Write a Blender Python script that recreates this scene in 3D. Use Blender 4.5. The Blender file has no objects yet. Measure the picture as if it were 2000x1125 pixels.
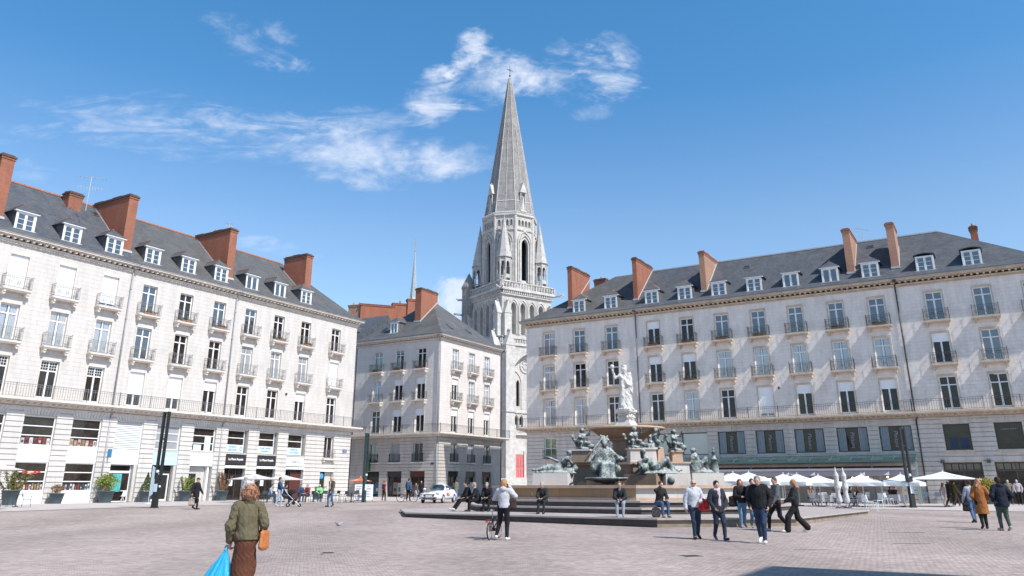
import bpy, math, random
import numpy as np
from mathutils import Vector, Matrix, noise
from mathutils.geometry import tessellate_polygon
random.seed(7)
R = math.radians
scene = bpy.context.scene
COL = scene.collection

# ------------------------------------------------------------------ camera
F_PX, CX, CY, EYE = 1538.0, 1000.0, 430.0, 1.55
TH = math.atan(520 / F_PX)
cd = bpy.data.cameras.new('camera'); cam = bpy.data.objects.new('camera', cd); COL.objects.link(cam)
cd.sensor_width = 36; cd.lens = F_PX / 2000 * 36; cd.shift_y = -(562.5 - CY) / 2000
cd.clip_start = 0.1; cd.clip_end = 3000
cam.location = (0, 0, EYE); cam.rotation_euler = (math.pi / 2 + TH, 0, 0)
scene.camera = cam

# ------------------------------------------------------------------ light
SUN_EL, SUN_AZ = 48.0, 132.0        # the sun stands behind the camera's right shoulder
w = bpy.data.worlds.new('World'); scene.world = w; w.use_nodes = True
sd = bpy.data.lights.new('sun', 'SUN'); sd.energy = 4.0; sd.angle = R(0.53); sd.color = (1.0, 0.955, 0.89)
sun = bpy.data.objects.new('sun', sd); COL.objects.link(sun)
_s = Vector((math.sin(R(SUN_AZ)) * math.cos(R(SUN_EL)), math.cos(R(SUN_AZ)) * math.cos(R(SUN_EL)), math.sin(R(SUN_EL))))
sun.rotation_euler = _s.to_track_quat('Z', 'Y').to_euler()
scene.view_settings.view_transform = 'Standard'; scene.view_settings.look = 'None'
scene.view_settings.gamma = 1; scene.view_settings.exposure = 0.42
scene.render.engine = 'CYCLES'

def build_world():
    nt = w.node_tree; N = nt.nodes; L = nt.links; N.clear()
    def nd(t, **k):
        n = N.new(t)
        for a, b in k.items(): setattr(n, a, b)
        return n
    def mth(op, a, b=None, c=None, clamp=False):
        n = nd('ShaderNodeMath', operation=op, use_clamp=clamp)
        for i, v in enumerate((a, b, c)):
            if v is None: continue
            if isinstance(v, (int, float)): n.inputs[i].default_value = v
            else: L.new(v, n.inputs[i])
        return n.outputs[0]
    sky = nd('ShaderNodeTexSky', sky_type='NISHITA', sun_disc=False)
    sky.sun_elevation = R(SUN_EL); sky.sun_rotation = R(SUN_AZ)
    sky.altitude = 0; sky.air_density = 1.0; sky.dust_density = 0.6; sky.ozone_density = 2.2
    tc = nd('ShaderNodeTexCoord'); sep = nd('ShaderNodeSeparateXYZ'); L.new(tc.outputs['Generated'], sep.inputs[0])
    ys = mth('MAXIMUM', sep.outputs[1], 0.05)
    X = mth('DIVIDE', sep.outputs[0], ys); Z = mth('DIVIDE', sep.outputs[2], ys)
    comb = nd('ShaderNodeCombineXYZ'); L.new(X, comb.inputs[0]); L.new(Z, comb.inputs[1])
    def fbm(scale, sx, sy, detail=9, rough=0.6, rot=0, dist=0.5, off=0):
        mp = nd('ShaderNodeMapping'); L.new(comb.outputs[0], mp.inputs[0])
        mp.inputs['Scale'].default_value = (sx, sy, 1); mp.inputs['Rotation'].default_value = (0, 0, rot); mp.inputs['Location'].default_value = (off, off * .7, 0)
        n = nd('ShaderNodeTexNoise'); L.new(mp.outputs[0], n.inputs['Vector'])
        n.inputs['Scale'].default_value = scale; n.inputs['Detail'].default_value = detail
        n.inputs['Roughness'].default_value = rough; n.inputs['Distortion'].default_value = dist
        return n.outputs[0]
    nA = fbm(9, 1, 1.5, rot=R(-25), off=3.1, rough=.62, dist=1.1); nB = fbm(8, 1, 1.9, rot=R(10), off=1.3, rough=.58, dist=.7); nC = fbm(9, 1, 4.5, rot=R(7), off=5.3, rough=.6, dist=1.0); nF = fbm(40, 1, 1.8, detail=6, rot=R(-15))
    def blob(px, py, rx, ry, ang, nz, lo, hi, strength, soft=1.0):
        # centre of the cloud as a direction (X/Y, Z/Y); px,py kept as the photo's measure of that direction
        u = px - CX; v = py - CY; c, s = math.cos(TH), math.sin(TH)
        fw = F_PX * c + v * s; up = F_PX * s - v * c
        cx_, cz_ = u / fw, up / fw
        rx /= fw; ry /= fw
        dx = mth('SUBTRACT', X, cx_); dz = mth('SUBTRACT', Z, cz_)
        ca, sa = math.cos(R(ang)), math.sin(R(ang))
        a = mth('ADD', mth('MULTIPLY', dx, ca / rx), mth('MULTIPLY', dz, sa / rx))
        b = mth('ADD', mth('MULTIPLY', dx, -sa / ry), mth('MULTIPLY', dz, ca / ry))
        r2 = mth('ADD', mth('MULTIPLY', a, a), mth('MULTIPLY', b, b))
        m = mth('SUBTRACT', 1.0, r2, clamp=True)
        nn = mth('ADD', mth('MULTIPLY', nz, 1.30), mth('MULTIPLY_ADD', nF, 0.50, -0.34))
        t = mth('ADD', nn, mth('MULTIPLY', mth('SUBTRACT', m, 1.0), 0.50 * soft))
        mr = nd('ShaderNodeMapRange'); mr.interpolation_type = 'SMOOTHSTEP'
        L.new(t, mr.inputs[0]); mr.inputs[1].default_value = lo; mr.inputs[2].default_value = hi
        mr.inputs[3].default_value = 0; mr.inputs[4].default_value = strength
        return mth('MULTIPLY', mr.outputs[0], mth('MULTIPLY', m, 3.0, clamp=True))
    bl = [blob(850, 185, 110, 66, 48, nA, .20, .85, .80), blob(905, 120, 110, 50, 62, nA, .26, .80, .80), blob(950, 150, 170, 80, 8, nA, .23, .92, .78),
          blob(1065, 150, 150, 70, -12, nA, .24, .94, .72), blob(1180, 145, 120, 75, -20, nA, .30, .88, .75), blob(1200, 95, 80, 50, -35, nA, .34, .95, .5), blob(1110, 95, 90, 40, 15, nA, .36, .95, .42),
          blob(730, 305, 220, 80, -4, nB, .20, .92, .74), blob(860, 312, 170, 50, 4, nB, .26, .95, .62), blob(290, 240, 320, 86, -8, nC, .24, 1.08, .46),
          blob(520, 262, 350, 72, -9, nC, .25, 1.08, .42), blob(470, 70, 150, 60, -35, nA, .36, 1.0, .42), blob(545, 85, 110, 60, -60, nA, .36, 1.0, .42), blob(575, 130, 60, 34, 0, nA, .32, .9, .5), blob(880, 585, 90, 70, 15, nA, .20, .62, .75),
          blob(520, 480, 150, 30, -8, nC, .34, .9, .34), blob(60, 330, 90, 40, -20, nC, .36, .95, .28), blob(1160, 220, 70, 28, 10, nA, .34, .95, .3), blob(60, 260, 190, 34, 5, nC, .34, .95, .3), blob(650, 240, 280, 44, 3, nC, .26, .98, .42)]
    tot = None
    for b in bl:
        inv = mth('SUBTRACT', 1.0, b)
        tot = inv if tot is None else mth('MULTIPLY', tot, inv)
    tot = mth('SUBTRACT', 1.0, tot)
    tot = mth('MULTIPLY', tot, mth('GREATER_THAN', sep.outputs[1], 0.06))
    # scattered fair-weather cloud in the half of the sky behind the camera
    n3 = nd('ShaderNodeTexNoise'); L.new(tc.outputs['Generated'], n3.inputs['Vector']); n3.inputs['Scale'].default_value = 3.2; n3.inputs['Detail'].default_value = 8
    mr = nd('ShaderNodeMapRange'); mr.interpolation_type = 'SMOOTHSTEP'; L.new(n3.outputs[0], mr.inputs[0])
    mr.inputs[1].default_value = .58; mr.inputs[2].default_value = .75; mr.inputs[4].default_value = .7
    back = mth('MULTIPLY', mr.outputs[0], mth('LESS_THAN', sep.outputs[1], -0.02))
    tot = mth('MAXIMUM', tot, back)
    # the deep polarised blue of this sky: less red and more blue with height
    ra = nd('ShaderNodeValToRGB'); L.new(sep.outputs[2], ra.inputs[0]); e = ra.color_ramp.elements; K = 1.5
    e[0].position = .08; e[0].color = (1.34 / K, 1.38 / K, 1.38 / K, 1); e[1].position = .62; e[1].color = (.52 / K, 1.24 / K, 1.5 / K, 1)
    for p_, c_ in ((.30, (1.16, 1.33, 1.40)), (.46, (.62, 1.20, 1.46))): q = e.new(p_); q.color = (*[v / K for v in c_], 1)
    q = e.new(.80); q.color = (.34 / K, .55 / K, .66 / K, 1); q = e.new(1.0); q.color = (.28 / K, .36 / K, .40 / K, 1); q = e.new(0.0); q.color = (.80 / K, .90 / K, 1.15 / K, 1)  # unseen overhead sky dimmed to cut its blue light on the ground
    g1 = nd('ShaderNodeVectorMath', operation='MULTIPLY'); L.new(sky.outputs[0], g1.inputs[0]); L.new(ra.outputs[0], g1.inputs[1])
    g2 = nd('ShaderNodeVectorMath', operation='SCALE'); L.new(g1.outputs[0], g2.inputs[0]); g2.inputs['Scale'].default_value = K
    mix = nd('ShaderNodeMix', data_type='RGBA'); L.new(tot, mix.inputs[0]); L.new(g2.outputs[0], mix.inputs[6])
    mix.inputs[7].default_value = (6.6, 7.0, 7.9, 1)
    bg = nd('ShaderNodeBackground'); L.new(mix.outputs[2], bg.inputs[0]); bg.inputs[1].default_value = 0.105
    out = nd('ShaderNodeOutputWorld'); L.new(bg.outputs[0], out.inputs[0])
build_world()

# ------------------------------------------------------------------ the place's own axes
AL = R(30.9)
dL = Vector((math.sin(AL), math.cos(AL)))          # along the left facade, away from the camera
dX = Vector((math.cos(AL), -math.sin(AL)))         # along the right facade, towards the right
RZ_R = math.atan2(dX.y, dX.x); RZ_L = math.atan2(dL.y, dL.x)
O_L = Vector((-17.37, 87.59)); O_R = Vector((1.63, 88.50)); O_M = Vector((-8.59, 95.34))
V_R = O_R.dot(dL); W_L = O_L.dot(dX)
def sm(t):
    t = max(0.0, min(1.0, t)); return t * t * (3 - 2 * t)
def ground_z(x, y):
    return 0.36 * sm((y - 20) / 34) * (1 - 0.42 * sm((x - 10) / 16))
def pix(x, y, dz=0.0):
    """the point of the ground seen at a place of the photograph"""
    u = x - CX; v = y - CY; c, s = math.cos(TH), math.sin(TH)
    fw = F_PX * c + v * s; up = F_PX * s - v * c
    z = 0.0
    for _ in range(30):
        t = (z + dz - EYE) / up
        z = 0.5 * z + 0.5 * ground_z(u * t, fw * t)
    return Vector((u * t, fw * t, z))
def at_depth(x, y, D):
    u = x - CX; v = y - CY; c, s = math.cos(TH), math.sin(TH)
    fw = F_PX * c + v * s; up = F_PX * s - v * c
    return Vector((u / fw * D, D, EYE + up / fw * D))

# ------------------------------------------------------------------ object helpers
def tag(o, label=None, cat=None, group=None, kind=None):
    if label: o['label'] = label
    if cat: o['category'] = cat
    if group: o['group'] = group
    if kind: o['kind'] = kind
    return o
def empty(name, loc, rz=0.0, label=None, cat=None, group=None):
    o = bpy.data.objects.new(name, None); o.empty_display_size = 0.3
    COL.objects.link(o); o.location = loc; o.rotation_euler = (0, 0, rz)
    return tag(o, label, cat, group)
def link(name, mesh, parent=None, loc=None, rot=None):
    o = bpy.data.objects.new(name, mesh); COL.objects.link(o)
    if parent: o.parent = parent
    if loc is not None: o.location = loc
    if rot is not None: o.rotation_euler = rot
    return o
def children_of(o): return [c for c in bpy.data.objects if c.parent == o]
def copy_tree(o, kids, parent=None):
    c = o.copy(); COL.objects.link(c); c.parent = parent
    for k in kids.get(o.name, []): copy_tree(k, kids, c)
    return c
def kids_map():
    d = {}
    for o in bpy.data.objects:
        if o.parent: d.setdefault(o.parent.name, []).append(o)
    return d
def duplicate(o, loc, rz, label=None, group=None):
    c = copy_tree(o, kids_map()); c.location = loc; c.rotation_euler = (0, 0, rz)
    if label: c['label'] = label
    if group: c['group'] = group
    return c

class MB:
    def __init__(s, M=None): s.v = []; s.f = []; s.m = []; s.sm = []; s.M = M; s.cur = 0; s.smooth = False
    def pt(s, p):
        p = Vector(p)
        if s.M is not None: p = s.M @ p
        s.v.append(tuple(p)); return len(s.v) - 1
    def face(s, idx): s.f.append(tuple(idx)); s.m.append(s.cur); s.sm.append(s.smooth)
    def poly(s, pts): s.face([s.pt(p) for p in pts])
    def box(s, x0, x1, y0, y1, z0, z1):
        a = [s.pt(p) for p in ((x0, y0, z0), (x1, y0, z0), (x1, y1, z0), (x0, y1, z0), (x0, y0, z1), (x1, y0, z1), (x1, y1, z1), (x0, y1, z1))]
        for q in ((0, 3, 2, 1), (4, 5, 6, 7), (0, 1, 5, 4), (1, 2, 6, 5), (2, 3, 7, 6), (3, 0, 4, 7)): s.face([a[i] for i in q])
    def frustum(s, x0, x1, y0, y1, z0, z1, ix, iy):
        a = [s.pt(p) for p in ((x0, y0, z0), (x1, y0, z0), (x1, y1, z0), (x0, y1, z0), (x0 + ix, y0 + iy, z1), (x1 - ix, y0 + iy, z1), (x1 - ix, y1 - iy, z1), (x0 + ix, y1 - iy, z1))]
        for q in ((0, 3, 2, 1), (4, 5, 6, 7), (0, 1, 5, 4), (1, 2, 6, 5), (2, 3, 7, 6), (3, 0, 4, 7)): s.face([a[i] for i in q])
    def cyl(s, p0, p1, r0, r1=None, n=10, caps=True, ph=0.0):
        if r1 is None: r1 = r0
        p0 = Vector(p0); p1 = Vector(p1); d = (p1 - p0)
        if d.length < 1e-6: return
        q = d.to_track_quat('Z', 'Y'); A = []; B = []
        for i in range(n):
            a = 2 * math.pi * i / n + ph; e = q @ Vector((math.cos(a), math.sin(a), 0))
            A.append(s.pt(p0 + e * r0)); B.append(s.pt(p1 + e * r1))
        for i in range(n):
            j = (i + 1) % n; s.face((A[i], A[j], B[j], B[i]))
        if caps:
            sv = s.smooth; s.smooth = False
            s.face(A[::-1]); s.face(B); s.smooth = sv
    def tube(s, pts, r, n=6):
        for a, b in zip(pts[:-1], pts[1:]): s.cyl(a, b, r, r, n)
    def lathe(s, prof, n=24, c=(0, 0, 0), ph=0.0, a0=0.0, a1=2 * math.pi):
        full = abs(a1 - a0 - 2 * math.pi) < 1e-6; rows = []; k = n if full else n + 1
        for r, z in prof:
            if r < 1e-5: rows.append([s.pt((c[0], c[1], c[2] + z))] * k); continue
            rows.append([s.pt((c[0] + r * math.cos(a0 + (a1 - a0) * i / n + ph), c[1] + r * math.sin(a0 + (a1 - a0) * i / n + ph), c[2] + z)) for i in range(k)])
        for A, B in zip(rows[:-1], rows[1:]):
            for i in range(n):
                j = (i + 1) % k; q = []
                for t in (A[i], A[j], B[j], B[i]):
                    if t not in q: q.append(t)
                if len(q) > 2: s.face(q)
    def ball(s, c, r, n=10, m=6, sc=(1, 1, 1)):
        rows = []
        for j in range(m + 1):
            t = math.pi * j / m; rr = math.sin(t); z = -math.cos(t)
            if j in (0, m): rows.append([s.pt((c[0], c[1], c[2] + z * r * sc[2]))] * n)
            else: rows.append([s.pt((c[0] + rr * r * math.cos(2 * math.pi * i / n) * sc[0], c[1] + rr * r * math.sin(2 * math.pi * i / n) * sc[1], c[2] + z * r * sc[2])) for i in range(n)])
        for A, B in zip(rows[:-1], rows[1:]):
            for i in range(n):
                j = (i + 1) % n; q = []
                for t in (A[i], A[j], B[j], B[i]):
                    if t not in q: q.append(t)
                if len(q) > 2: s.face(q)
    def prism(s, pts, z0, z1):
        n = len(pts); A = [s.pt((p[0], p[1], z0)) for p in pts]; B = [s.pt((p[0], p[1], z1)) for p in pts]
        s.face(A[::-1]); s.face(B)
        for i in range(n): s.face((A[i], A[(i + 1) % n], B[(i + 1) % n], B[i]))
    def slab_xz(s, pts, y0, y1):
        """outline in the x-z plane given a thickness in y"""
        n = len(pts); A = [s.pt((p[0], y0, p[1])) for p in pts]; B = [s.pt((p[0], y1, p[1])) for p in pts]
        s.face(A); s.face(B[::-1])
        for i in range(n): s.face((A[(i + 1) % n], A[i], B[i], B[(i + 1) % n]))
    def torus(s, c, Rr, r, axis='y', n=24, m=6):
        g = []
        for i in range(n):
            a = 2 * math.pi * i / n; row = []
            for j in range(m):
                b = 2 * math.pi * j / m; rr = Rr + r * math.cos(b)
                u, v, t = rr * math.cos(a), rr * math.sin(a), r * math.sin(b)
                p = (u, t, v) if axis == 'y' else ((t, u, v) if axis == 'x' else (u, v, t))
                row.append(s.pt((c[0] + p[0], c[1] + p[1], c[2] + p[2])))
            g.append(row)
        for i in range(n):
            for j in range(m): s.face((g[i][j], g[(i + 1) % n][j], g[(i + 1) % n][(j + 1) % m], g[i][(j + 1) % m]))
    def mesh(s, name, mats):
        me = bpy.data.meshes.new(name); me.from_pydata(s.v, [], s.f)
        if not isinstance(mats, (list, tuple)): mats = [mats]
        for m in mats: me.materials.append(m)
        me.polygons.foreach_set('material_index', s.m); me.polygons.foreach_set('use_smooth', s.sm); me.update()
        return me
    def build(s, name, mats, parent=None, loc=None, rot=None):
        return link(name, s.mesh(name, mats), parent, loc, rot)

# ------------------------------------------------------------------ materials
def newmat(name):
    m = bpy.data.materials.new(name); m.use_nodes = True; nt = m.node_tree
    b = nt.nodes['Principled BSDF']; return m, nt, b
def simple(name, col, rough=0.6, metal=0.0, spec=0.5, nscale=0, namt=0.0, bump=0.0, bscale=30, emit=None, coat=0):
    m, nt, b = newmat(name); N, L = nt.nodes, nt.links
    b.inputs['Base Color'].default_value = (*col, 1); b.inputs['Roughness'].default_value = rough
    b.inputs['Metallic'].default_value = metal; b.inputs['Specular IOR Level'].default_value = spec
    if coat: b.inputs['Coat Weight'].default_value = coat; b.inputs['Coat Roughness'].default_value = .06
    if emit: b.inputs['Emission Color'].default_value = (*emit[0], 1); b.inputs['Emission Strength'].default_value = emit[1]
    tc = N.new('ShaderNodeTexCoord')
    if namt:
        n = N.new('ShaderNodeTexNoise'); n.inputs['Scale'].default_value = nscale; n.inputs['Detail'].default_value = 6; n.inputs['Roughness'].default_value = .65
        L.new(tc.outputs['Object'], n.inputs['Vector'])
        mr = N.new('ShaderNodeMapRange'); L.new(n.outputs[0], mr.inputs[0]); mr.inputs[1].default_value = .25; mr.inputs[2].default_value = .75
        mr.inputs[3].default_value = 1 - namt; mr.inputs[4].default_value = 1 + namt * .6
        mx = N.new('ShaderNodeVectorMath'); mx.operation = 'SCALE'; mx.inputs[0].default_value = col; L.new(mr.outputs[0], mx.inputs['Scale'])
        L.new(mx.outputs[0], b.inputs['Base Color'])
    if bump:
        n2 = N.new('ShaderNodeTexNoise'); n2.inputs['Scale'].default_value = bscale; n2.inputs['Detail'].default_value = 5; L.new(tc.outputs['Object'], n2.inputs['Vector'])
        bp = N.new('ShaderNodeBump'); bp.inputs['Strength'].default_value = 1; bp.inputs['Distance'].default_value = bump; L.new(n2.outputs[0], bp.inputs['Height']); L.new(bp.outputs[0], b.inputs['Normal'])
    return m
def stone_mat(name, c1, c2, joint, bw=0.9, bh=0.34, plane='xz', mortar=0.012, streak=0.25, moss=None, bump=0.01, mscale=0.35, dirt=(0.32, 0.30, 0.27), dirtlo=.56, dirthi=.82, dirtamt=.5):
    """blocks of stone: two tones per block, joints, weather streaks and blotches"""
    m, nt, b = newmat(name); N, L = nt.nodes, nt.links
    tc = N.new('ShaderNodeTexCoord'); sp = N.new('ShaderNodeSeparateXYZ'); L.new(tc.outputs['Object'], sp.inputs[0])
    cb = N.new('ShaderNodeCombineXYZ')
    if plane == 'xz': L.new(sp.outputs[0], cb.inputs[0]); L.new(sp.outputs[2], cb.inputs[1])
    elif plane == 'xy': L.new(sp.outputs[0], cb.inputs[0]); L.new(sp.outputs[1], cb.inputs[1])
    else:
        ad = N.new('ShaderNodeMath'); ad.operation = 'ADD'; L.new(sp.outputs[0], ad.inputs[0]); L.new(sp.outputs[1], ad.inputs[1])
        L.new(ad.outputs[0], cb.inputs[0]); L.new(sp.outputs[2], cb.inputs[1])
    br = N.new('ShaderNodeTexBrick'); L.new(cb.outputs[0], br.inputs['Vector'])
    br.inputs['Color1'].default_value = (*c1, 1); br.inputs['Color2'].default_value = (*c2, 1); br.inputs['Mortar'].default_value = (*joint, 1)
    br.inputs['Scale'].default_value = 1; br.inputs['Brick Width'].default_value = bw; br.inputs['Row Height'].default_value = bh
    br.inputs['Mortar Size'].default_value = mortar; br.inputs['Mortar Smooth'].default_value = .3; br.inputs['Bias'].default_value = 0
    # big blotches and vertical streaks
    mp = N.new('ShaderNodeMapping'); L.new(tc.outputs['Object'], mp.inputs[0]); mp.inputs['Scale'].default_value = (1, 1, .22)
    n1 = N.new('ShaderNodeTexNoise'); L.new(mp.outputs[0], n1.inputs['Vector']); n1.inputs['Scale'].default_value = 1.6; n1.inputs['Detail'].default_value = 8; n1.inputs['Roughness'].default_value = .7
    n2 = N.new('ShaderNodeTexNoise'); L.new(tc.outputs['Object'], n2.inputs['Vector']); n2.inputs['Scale'].default_value = mscale; n2.inputs['Detail'].default_value = 7; n2.inputs['Roughness'].default_value = .6
    mr = N.new('ShaderNodeMapRange'); L.new(n1.outputs[0], mr.inputs[0]); mr.inputs[1].default_value = .3; mr.inputs[2].default_value = .7; mr.inputs[3].default_value = 1 - streak; mr.inputs[4].default_value = 1 + streak * .35
    sc = N.new('ShaderNodeVectorMath'); sc.operation = 'SCALE'; L.new(br.outputs[0], sc.inputs[0]); L.new(mr.outputs[0], sc.inputs['Scale'])
    m2 = N.new('ShaderNodeMapRange'); L.new(n2.outputs[0], m2.inputs[0]); m2.inputs[1].default_value = dirtlo; m2.inputs[2].default_value = dirthi; m2.inputs[4].default_value = dirtamt
    mx = N.new('ShaderNodeMix'); mx.data_type = 'RGBA'; L.new(m2.outputs[0], mx.inputs[0]); L.new(sc.outputs[0], mx.inputs[6]); mx.inputs[7].default_value = (*dirt, 1)
    L.new(mx.outputs[2], b.inputs['Base Color']); b.inputs['Roughness'].default_value = .85; b.inputs['Specular IOR Level'].default_value = .25
    if bump:
        n3 = N.new('ShaderNodeTexNoise'); L.new(tc.outputs['Object'], n3.inputs['Vector']); n3.inputs['Scale'].default_value = 9; n3.inputs['Detail'].default_value = 8
        a = N.new('ShaderNodeMath'); a.operation = 'MULTIPLY_ADD'; L.new(br.outputs['Fac'], a.inputs[0]); a.inputs[1].default_value = -.8; L.new(n3.outputs[0], a.inputs[2])
        bp = N.new('ShaderNodeBump'); bp.inputs['Distance'].default_value = bump; L.new(a.outputs[0], bp.inputs['Height']); L.new(bp.outputs[0], b.inputs['Normal'])
    return m
def slate_mat(name, c1, c2, sx='x'):
    m, nt, b = newmat(name); N, L = nt.nodes, nt.links
    tc = N.new('ShaderNodeTexCoord'); sp = N.new('ShaderNodeSeparateXYZ'); L.new(tc.outputs['Object'], sp.inputs[0])
    ad = N.new('ShaderNodeMath'); ad.operation = 'ADD'; L.new(sp.outputs[0], ad.inputs[0])
    mu = N.new('ShaderNodeMath'); mu.operation = 'MULTIPLY'; L.new(sp.outputs[1], mu.inputs[0]); mu.inputs[1].default_value = .13; L.new(mu.outputs[0], ad.inputs[1])
    cb = N.new('ShaderNodeCombineXYZ'); L.new(ad.outputs[0], cb.inputs[0]); L.new(sp.outputs[2], cb.inputs[1])
    br = N.new('ShaderNodeTexBrick'); L.new(cb.outputs[0], br.inputs['Vector']); br.inputs['Scale'].default_value = 1
    br.inputs['Brick Width'].default_value = .26; br.inputs['Row Height'].default_value = .105; br.inputs['Mortar Size'].default_value = .007
    br.inputs['Color1'].default_value = (*c1, 1); br.inputs['Color2'].default_value = (*c2, 1); br.inputs['Mortar'].default_value = (.03, .033, .04, 1)
    n = N.new('ShaderNodeTexNoise'); mp = N.new('ShaderNodeMapping'); L.new(tc.outputs['Object'], mp.inputs[0]); mp.inputs['Scale'].default_value = (.6, .6, .35)
    L.new(mp.outputs[0], n.inputs['Vector']); n.inputs['Scale'].default_value = 1.3; n.inputs['Detail'].default_value = 9; n.inputs['Roughness'].default_value = .7
    mr = N.new('ShaderNodeMapRange'); L.new(n.outputs[0], mr.inputs[0]); mr.inputs[1].default_value = .25; mr.inputs[2].default_value = .75; mr.inputs[3].default_value = .68; mr.inputs[4].default_value = 1.3
    sc = N.new('ShaderNodeVectorMath'); sc.operation = 'SCALE'; L.new(br.outputs[0], sc.inputs[0]); L.new(mr.outputs[0], sc.inputs['Scale'])
    n2 = N.new('ShaderNodeTexNoise'); L.new(tc.outputs['Object'], n2.inputs['Vector']); n2.inputs['Scale'].default_value = 2.1; n2.inputs['Detail'].default_value = 6
    m2 = N.new('ShaderNodeMapRange'); L.new(n2.outputs[0], m2.inputs[0]); m2.inputs[1].default_value = .57; m2.inputs[2].default_value = .8; m2.inputs[4].default_value = .75
    mx = N.new('ShaderNodeMix'); mx.data_type = 'RGBA'; L.new(m2.outputs[0], mx.inputs[0]); L.new(sc.outputs[0], mx.inputs[6]); mx.inputs[7].default_value = (.17, .155, .125, 1)
    L.new(mx.outputs[2], b.inputs['Base Color']); b.inputs['Roughness'].default_value = .55
    bp = N.new('ShaderNodeBump'); bp.inputs['Distance'].default_value = .012; bp.inputs['Strength'].default_value = .7; L.new(br.outputs['Fac'], bp.inputs['Height']); bp.invert = True; L.new(bp.outputs[0], b.inputs['Normal'])
    return m
def glass_mat(name, base, rough=0.04, curtain=None, ior=2.0):
    m, nt, b = newmat(name); N, L = nt.nodes, nt.links
    b.inputs['Roughness'].default_value = rough; b.inputs['Specular IOR Level'].default_value = .8; b.inputs['IOR'].default_value = ior
    tc = N.new('ShaderNodeTexCoord'); oi = N.new('ShaderNodeObjectInfo')
    va = N.new('ShaderNodeVectorMath'); va.operation = 'ADD'; L.new(tc.outputs['Object'], va.inputs[0]); L.new(oi.outputs['Random'], va.inputs[1])
    n = N.new('ShaderNodeTexNoise'); L.new(va.outputs[0], n.inputs['Vector']); n.inputs['Scale'].default_value = 1.7; n.inputs['Detail'].default_value = 4
    mr = N.new('ShaderNodeMapRange'); L.new(n.outputs[0], mr.inputs[0]); mr.inputs[1].default_value = .3; mr.inputs[2].default_value = .7
    mx = N.new('ShaderNodeMix'); mx.data_type = 'RGBA'; L.new(mr.outputs[0], mx.inputs[0])
    mx.inputs[6].default_value = (*[c * .55 for c in base], 1); mx.inputs[7].default_value = (*[c * 1.5 for c in base], 1)
    col = mx.outputs[2]
    if curtain:
        wv = N.new('ShaderNodeTexWave'); wv.bands_direction = 'X'; wv.inputs['Scale'].default_value = 3.1; wv.inputs['Distortion'].default_value = 2.2; wv.inputs['Detail'].default_value = 2; L.new(va.outputs[0], wv.inputs['Vector'])
        sp = N.new('ShaderNodeSeparateXYZ'); L.new(tc.outputs['Object'], sp.inputs[0]); ab = N.new('ShaderNodeMath'); ab.operation = 'ABSOLUTE'; L.new(sp.outputs[0], ab.inputs[0])
        gt = N.new('ShaderNodeMapRange'); L.new(ab.outputs[0], gt.inputs[0]); gt.inputs[1].default_value = .10; gt.inputs[2].default_value = .16
        m3 = N.new('ShaderNodeMix'); m3.data_type = 'RGBA'; L.new(wv.outputs[0], m3.inputs[0]); m3.inputs[6].default_value = (*[c * .7 for c in curtain], 1); m3.inputs[7].default_value = (*curtain, 1)
        m4 = N.new('ShaderNodeMix'); m4.data_type = 'RGBA'; L.new(gt.outputs[0], m4.inputs[0]); L.new(col, m4.inputs[6]); L.new(m3.outputs[2], m4.inputs[7]); col = m4.outputs[2]
    L.new(col, b.inputs['Base Color'])
    # hand-blown waviness so the reflections break up
    n2 = N.new('ShaderNodeTexNoise'); L.new(va.outputs[0], n2.inputs['Vector']); n2.inputs['Scale'].default_value = 1.1
    bp = N.new('ShaderNodeBump'); bp.inputs['Distance'].default_value = .02; bp.inputs['Strength'].default_value = .35; L.new(n2.outputs[0], bp.inputs['Height']); L.new(bp.outputs[0], b.inputs['Normal'])
    return m
def cloth_mat(name, col, rough=.85, wr=.012, var=.15, scale=9):
    m = simple(name, col, rough, spec=.2, nscale=14, namt=var, bump=wr, bscale=scale); return m

LIME = (.80, .735, .685); 
MT = {}
MT['lime'] = stone_mat('limestone_ashlar', (.65, .605, .57), (.63, .585, .55), (.58, .535, .50), .95, .33, mortar=.007, streak=.18, dirtamt=.40, dirt=(.42, .39, .37), dirtlo=.55, dirthi=.9)
MT['limeR'] = stone_mat('weathered_limestone_ashlar', (.85, .77, .715), (.81, .735, .68), (.73, .66, .605), .8, .30, mortar=.008, streak=.20, dirtamt=.45, dirt=(.36, .34, .33), dirtlo=.5, dirthi=.85, mscale=.55)
MT['lime_y'] = stone_mat('limestone_other_side', (.72, .66, .625), (.66, .61, .58), (.55, .50, .46), .95, .33, 'sum', mortar=.009, streak=.10, dirtamt=.28, dirt=(.45, .42, .40), dirtlo=.58, dirthi=.9)
MT['rust'] = stone_mat('banded_limestone', (.66, .62, .585), (.60, .565, .535), (.5, .45, .41), 1.3, 4, 'sum', mortar=.007, streak=.12, dirtamt=.3, dirt=(.42, .39, .36))
MT['rustR'] = stone_mat('banded_weathered_limestone', (.64, .58, .53), (.55, .50, .46), (.38, .35, .32), 1.3, 4, 'sum', mortar=.007, streak=.2, dirtamt=.4, dirt=(.33, .30, .28))
MT['trim'] = simple('moulded_stone', (.70, .63, .565), .85, spec=.2, nscale=1.6, namt=.22, bump=.01)
MT['trimR'] = simple('moulded_weathered_stone', (.60, .49, .385), .85, spec=.2, nscale=1.6, namt=.3, bump=.01)
MT['slate'] = slate_mat('slate', (.082, .090, .108), (.118, .127, .143))
MT['slateW'] = slate_mat('warm_slate', (.105, .105, .110), (.145, .143, .142))
MT['brick'] = stone_mat('orange_brick', (.42, .135, .075), (.33, .10, .055), (.34, .22, .17), .23, .085, 'sum', mortar=.012, streak=.18, dirt=(.16, .09, .07), dirtlo=.55, dirthi=.85, dirtamt=.6)
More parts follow.
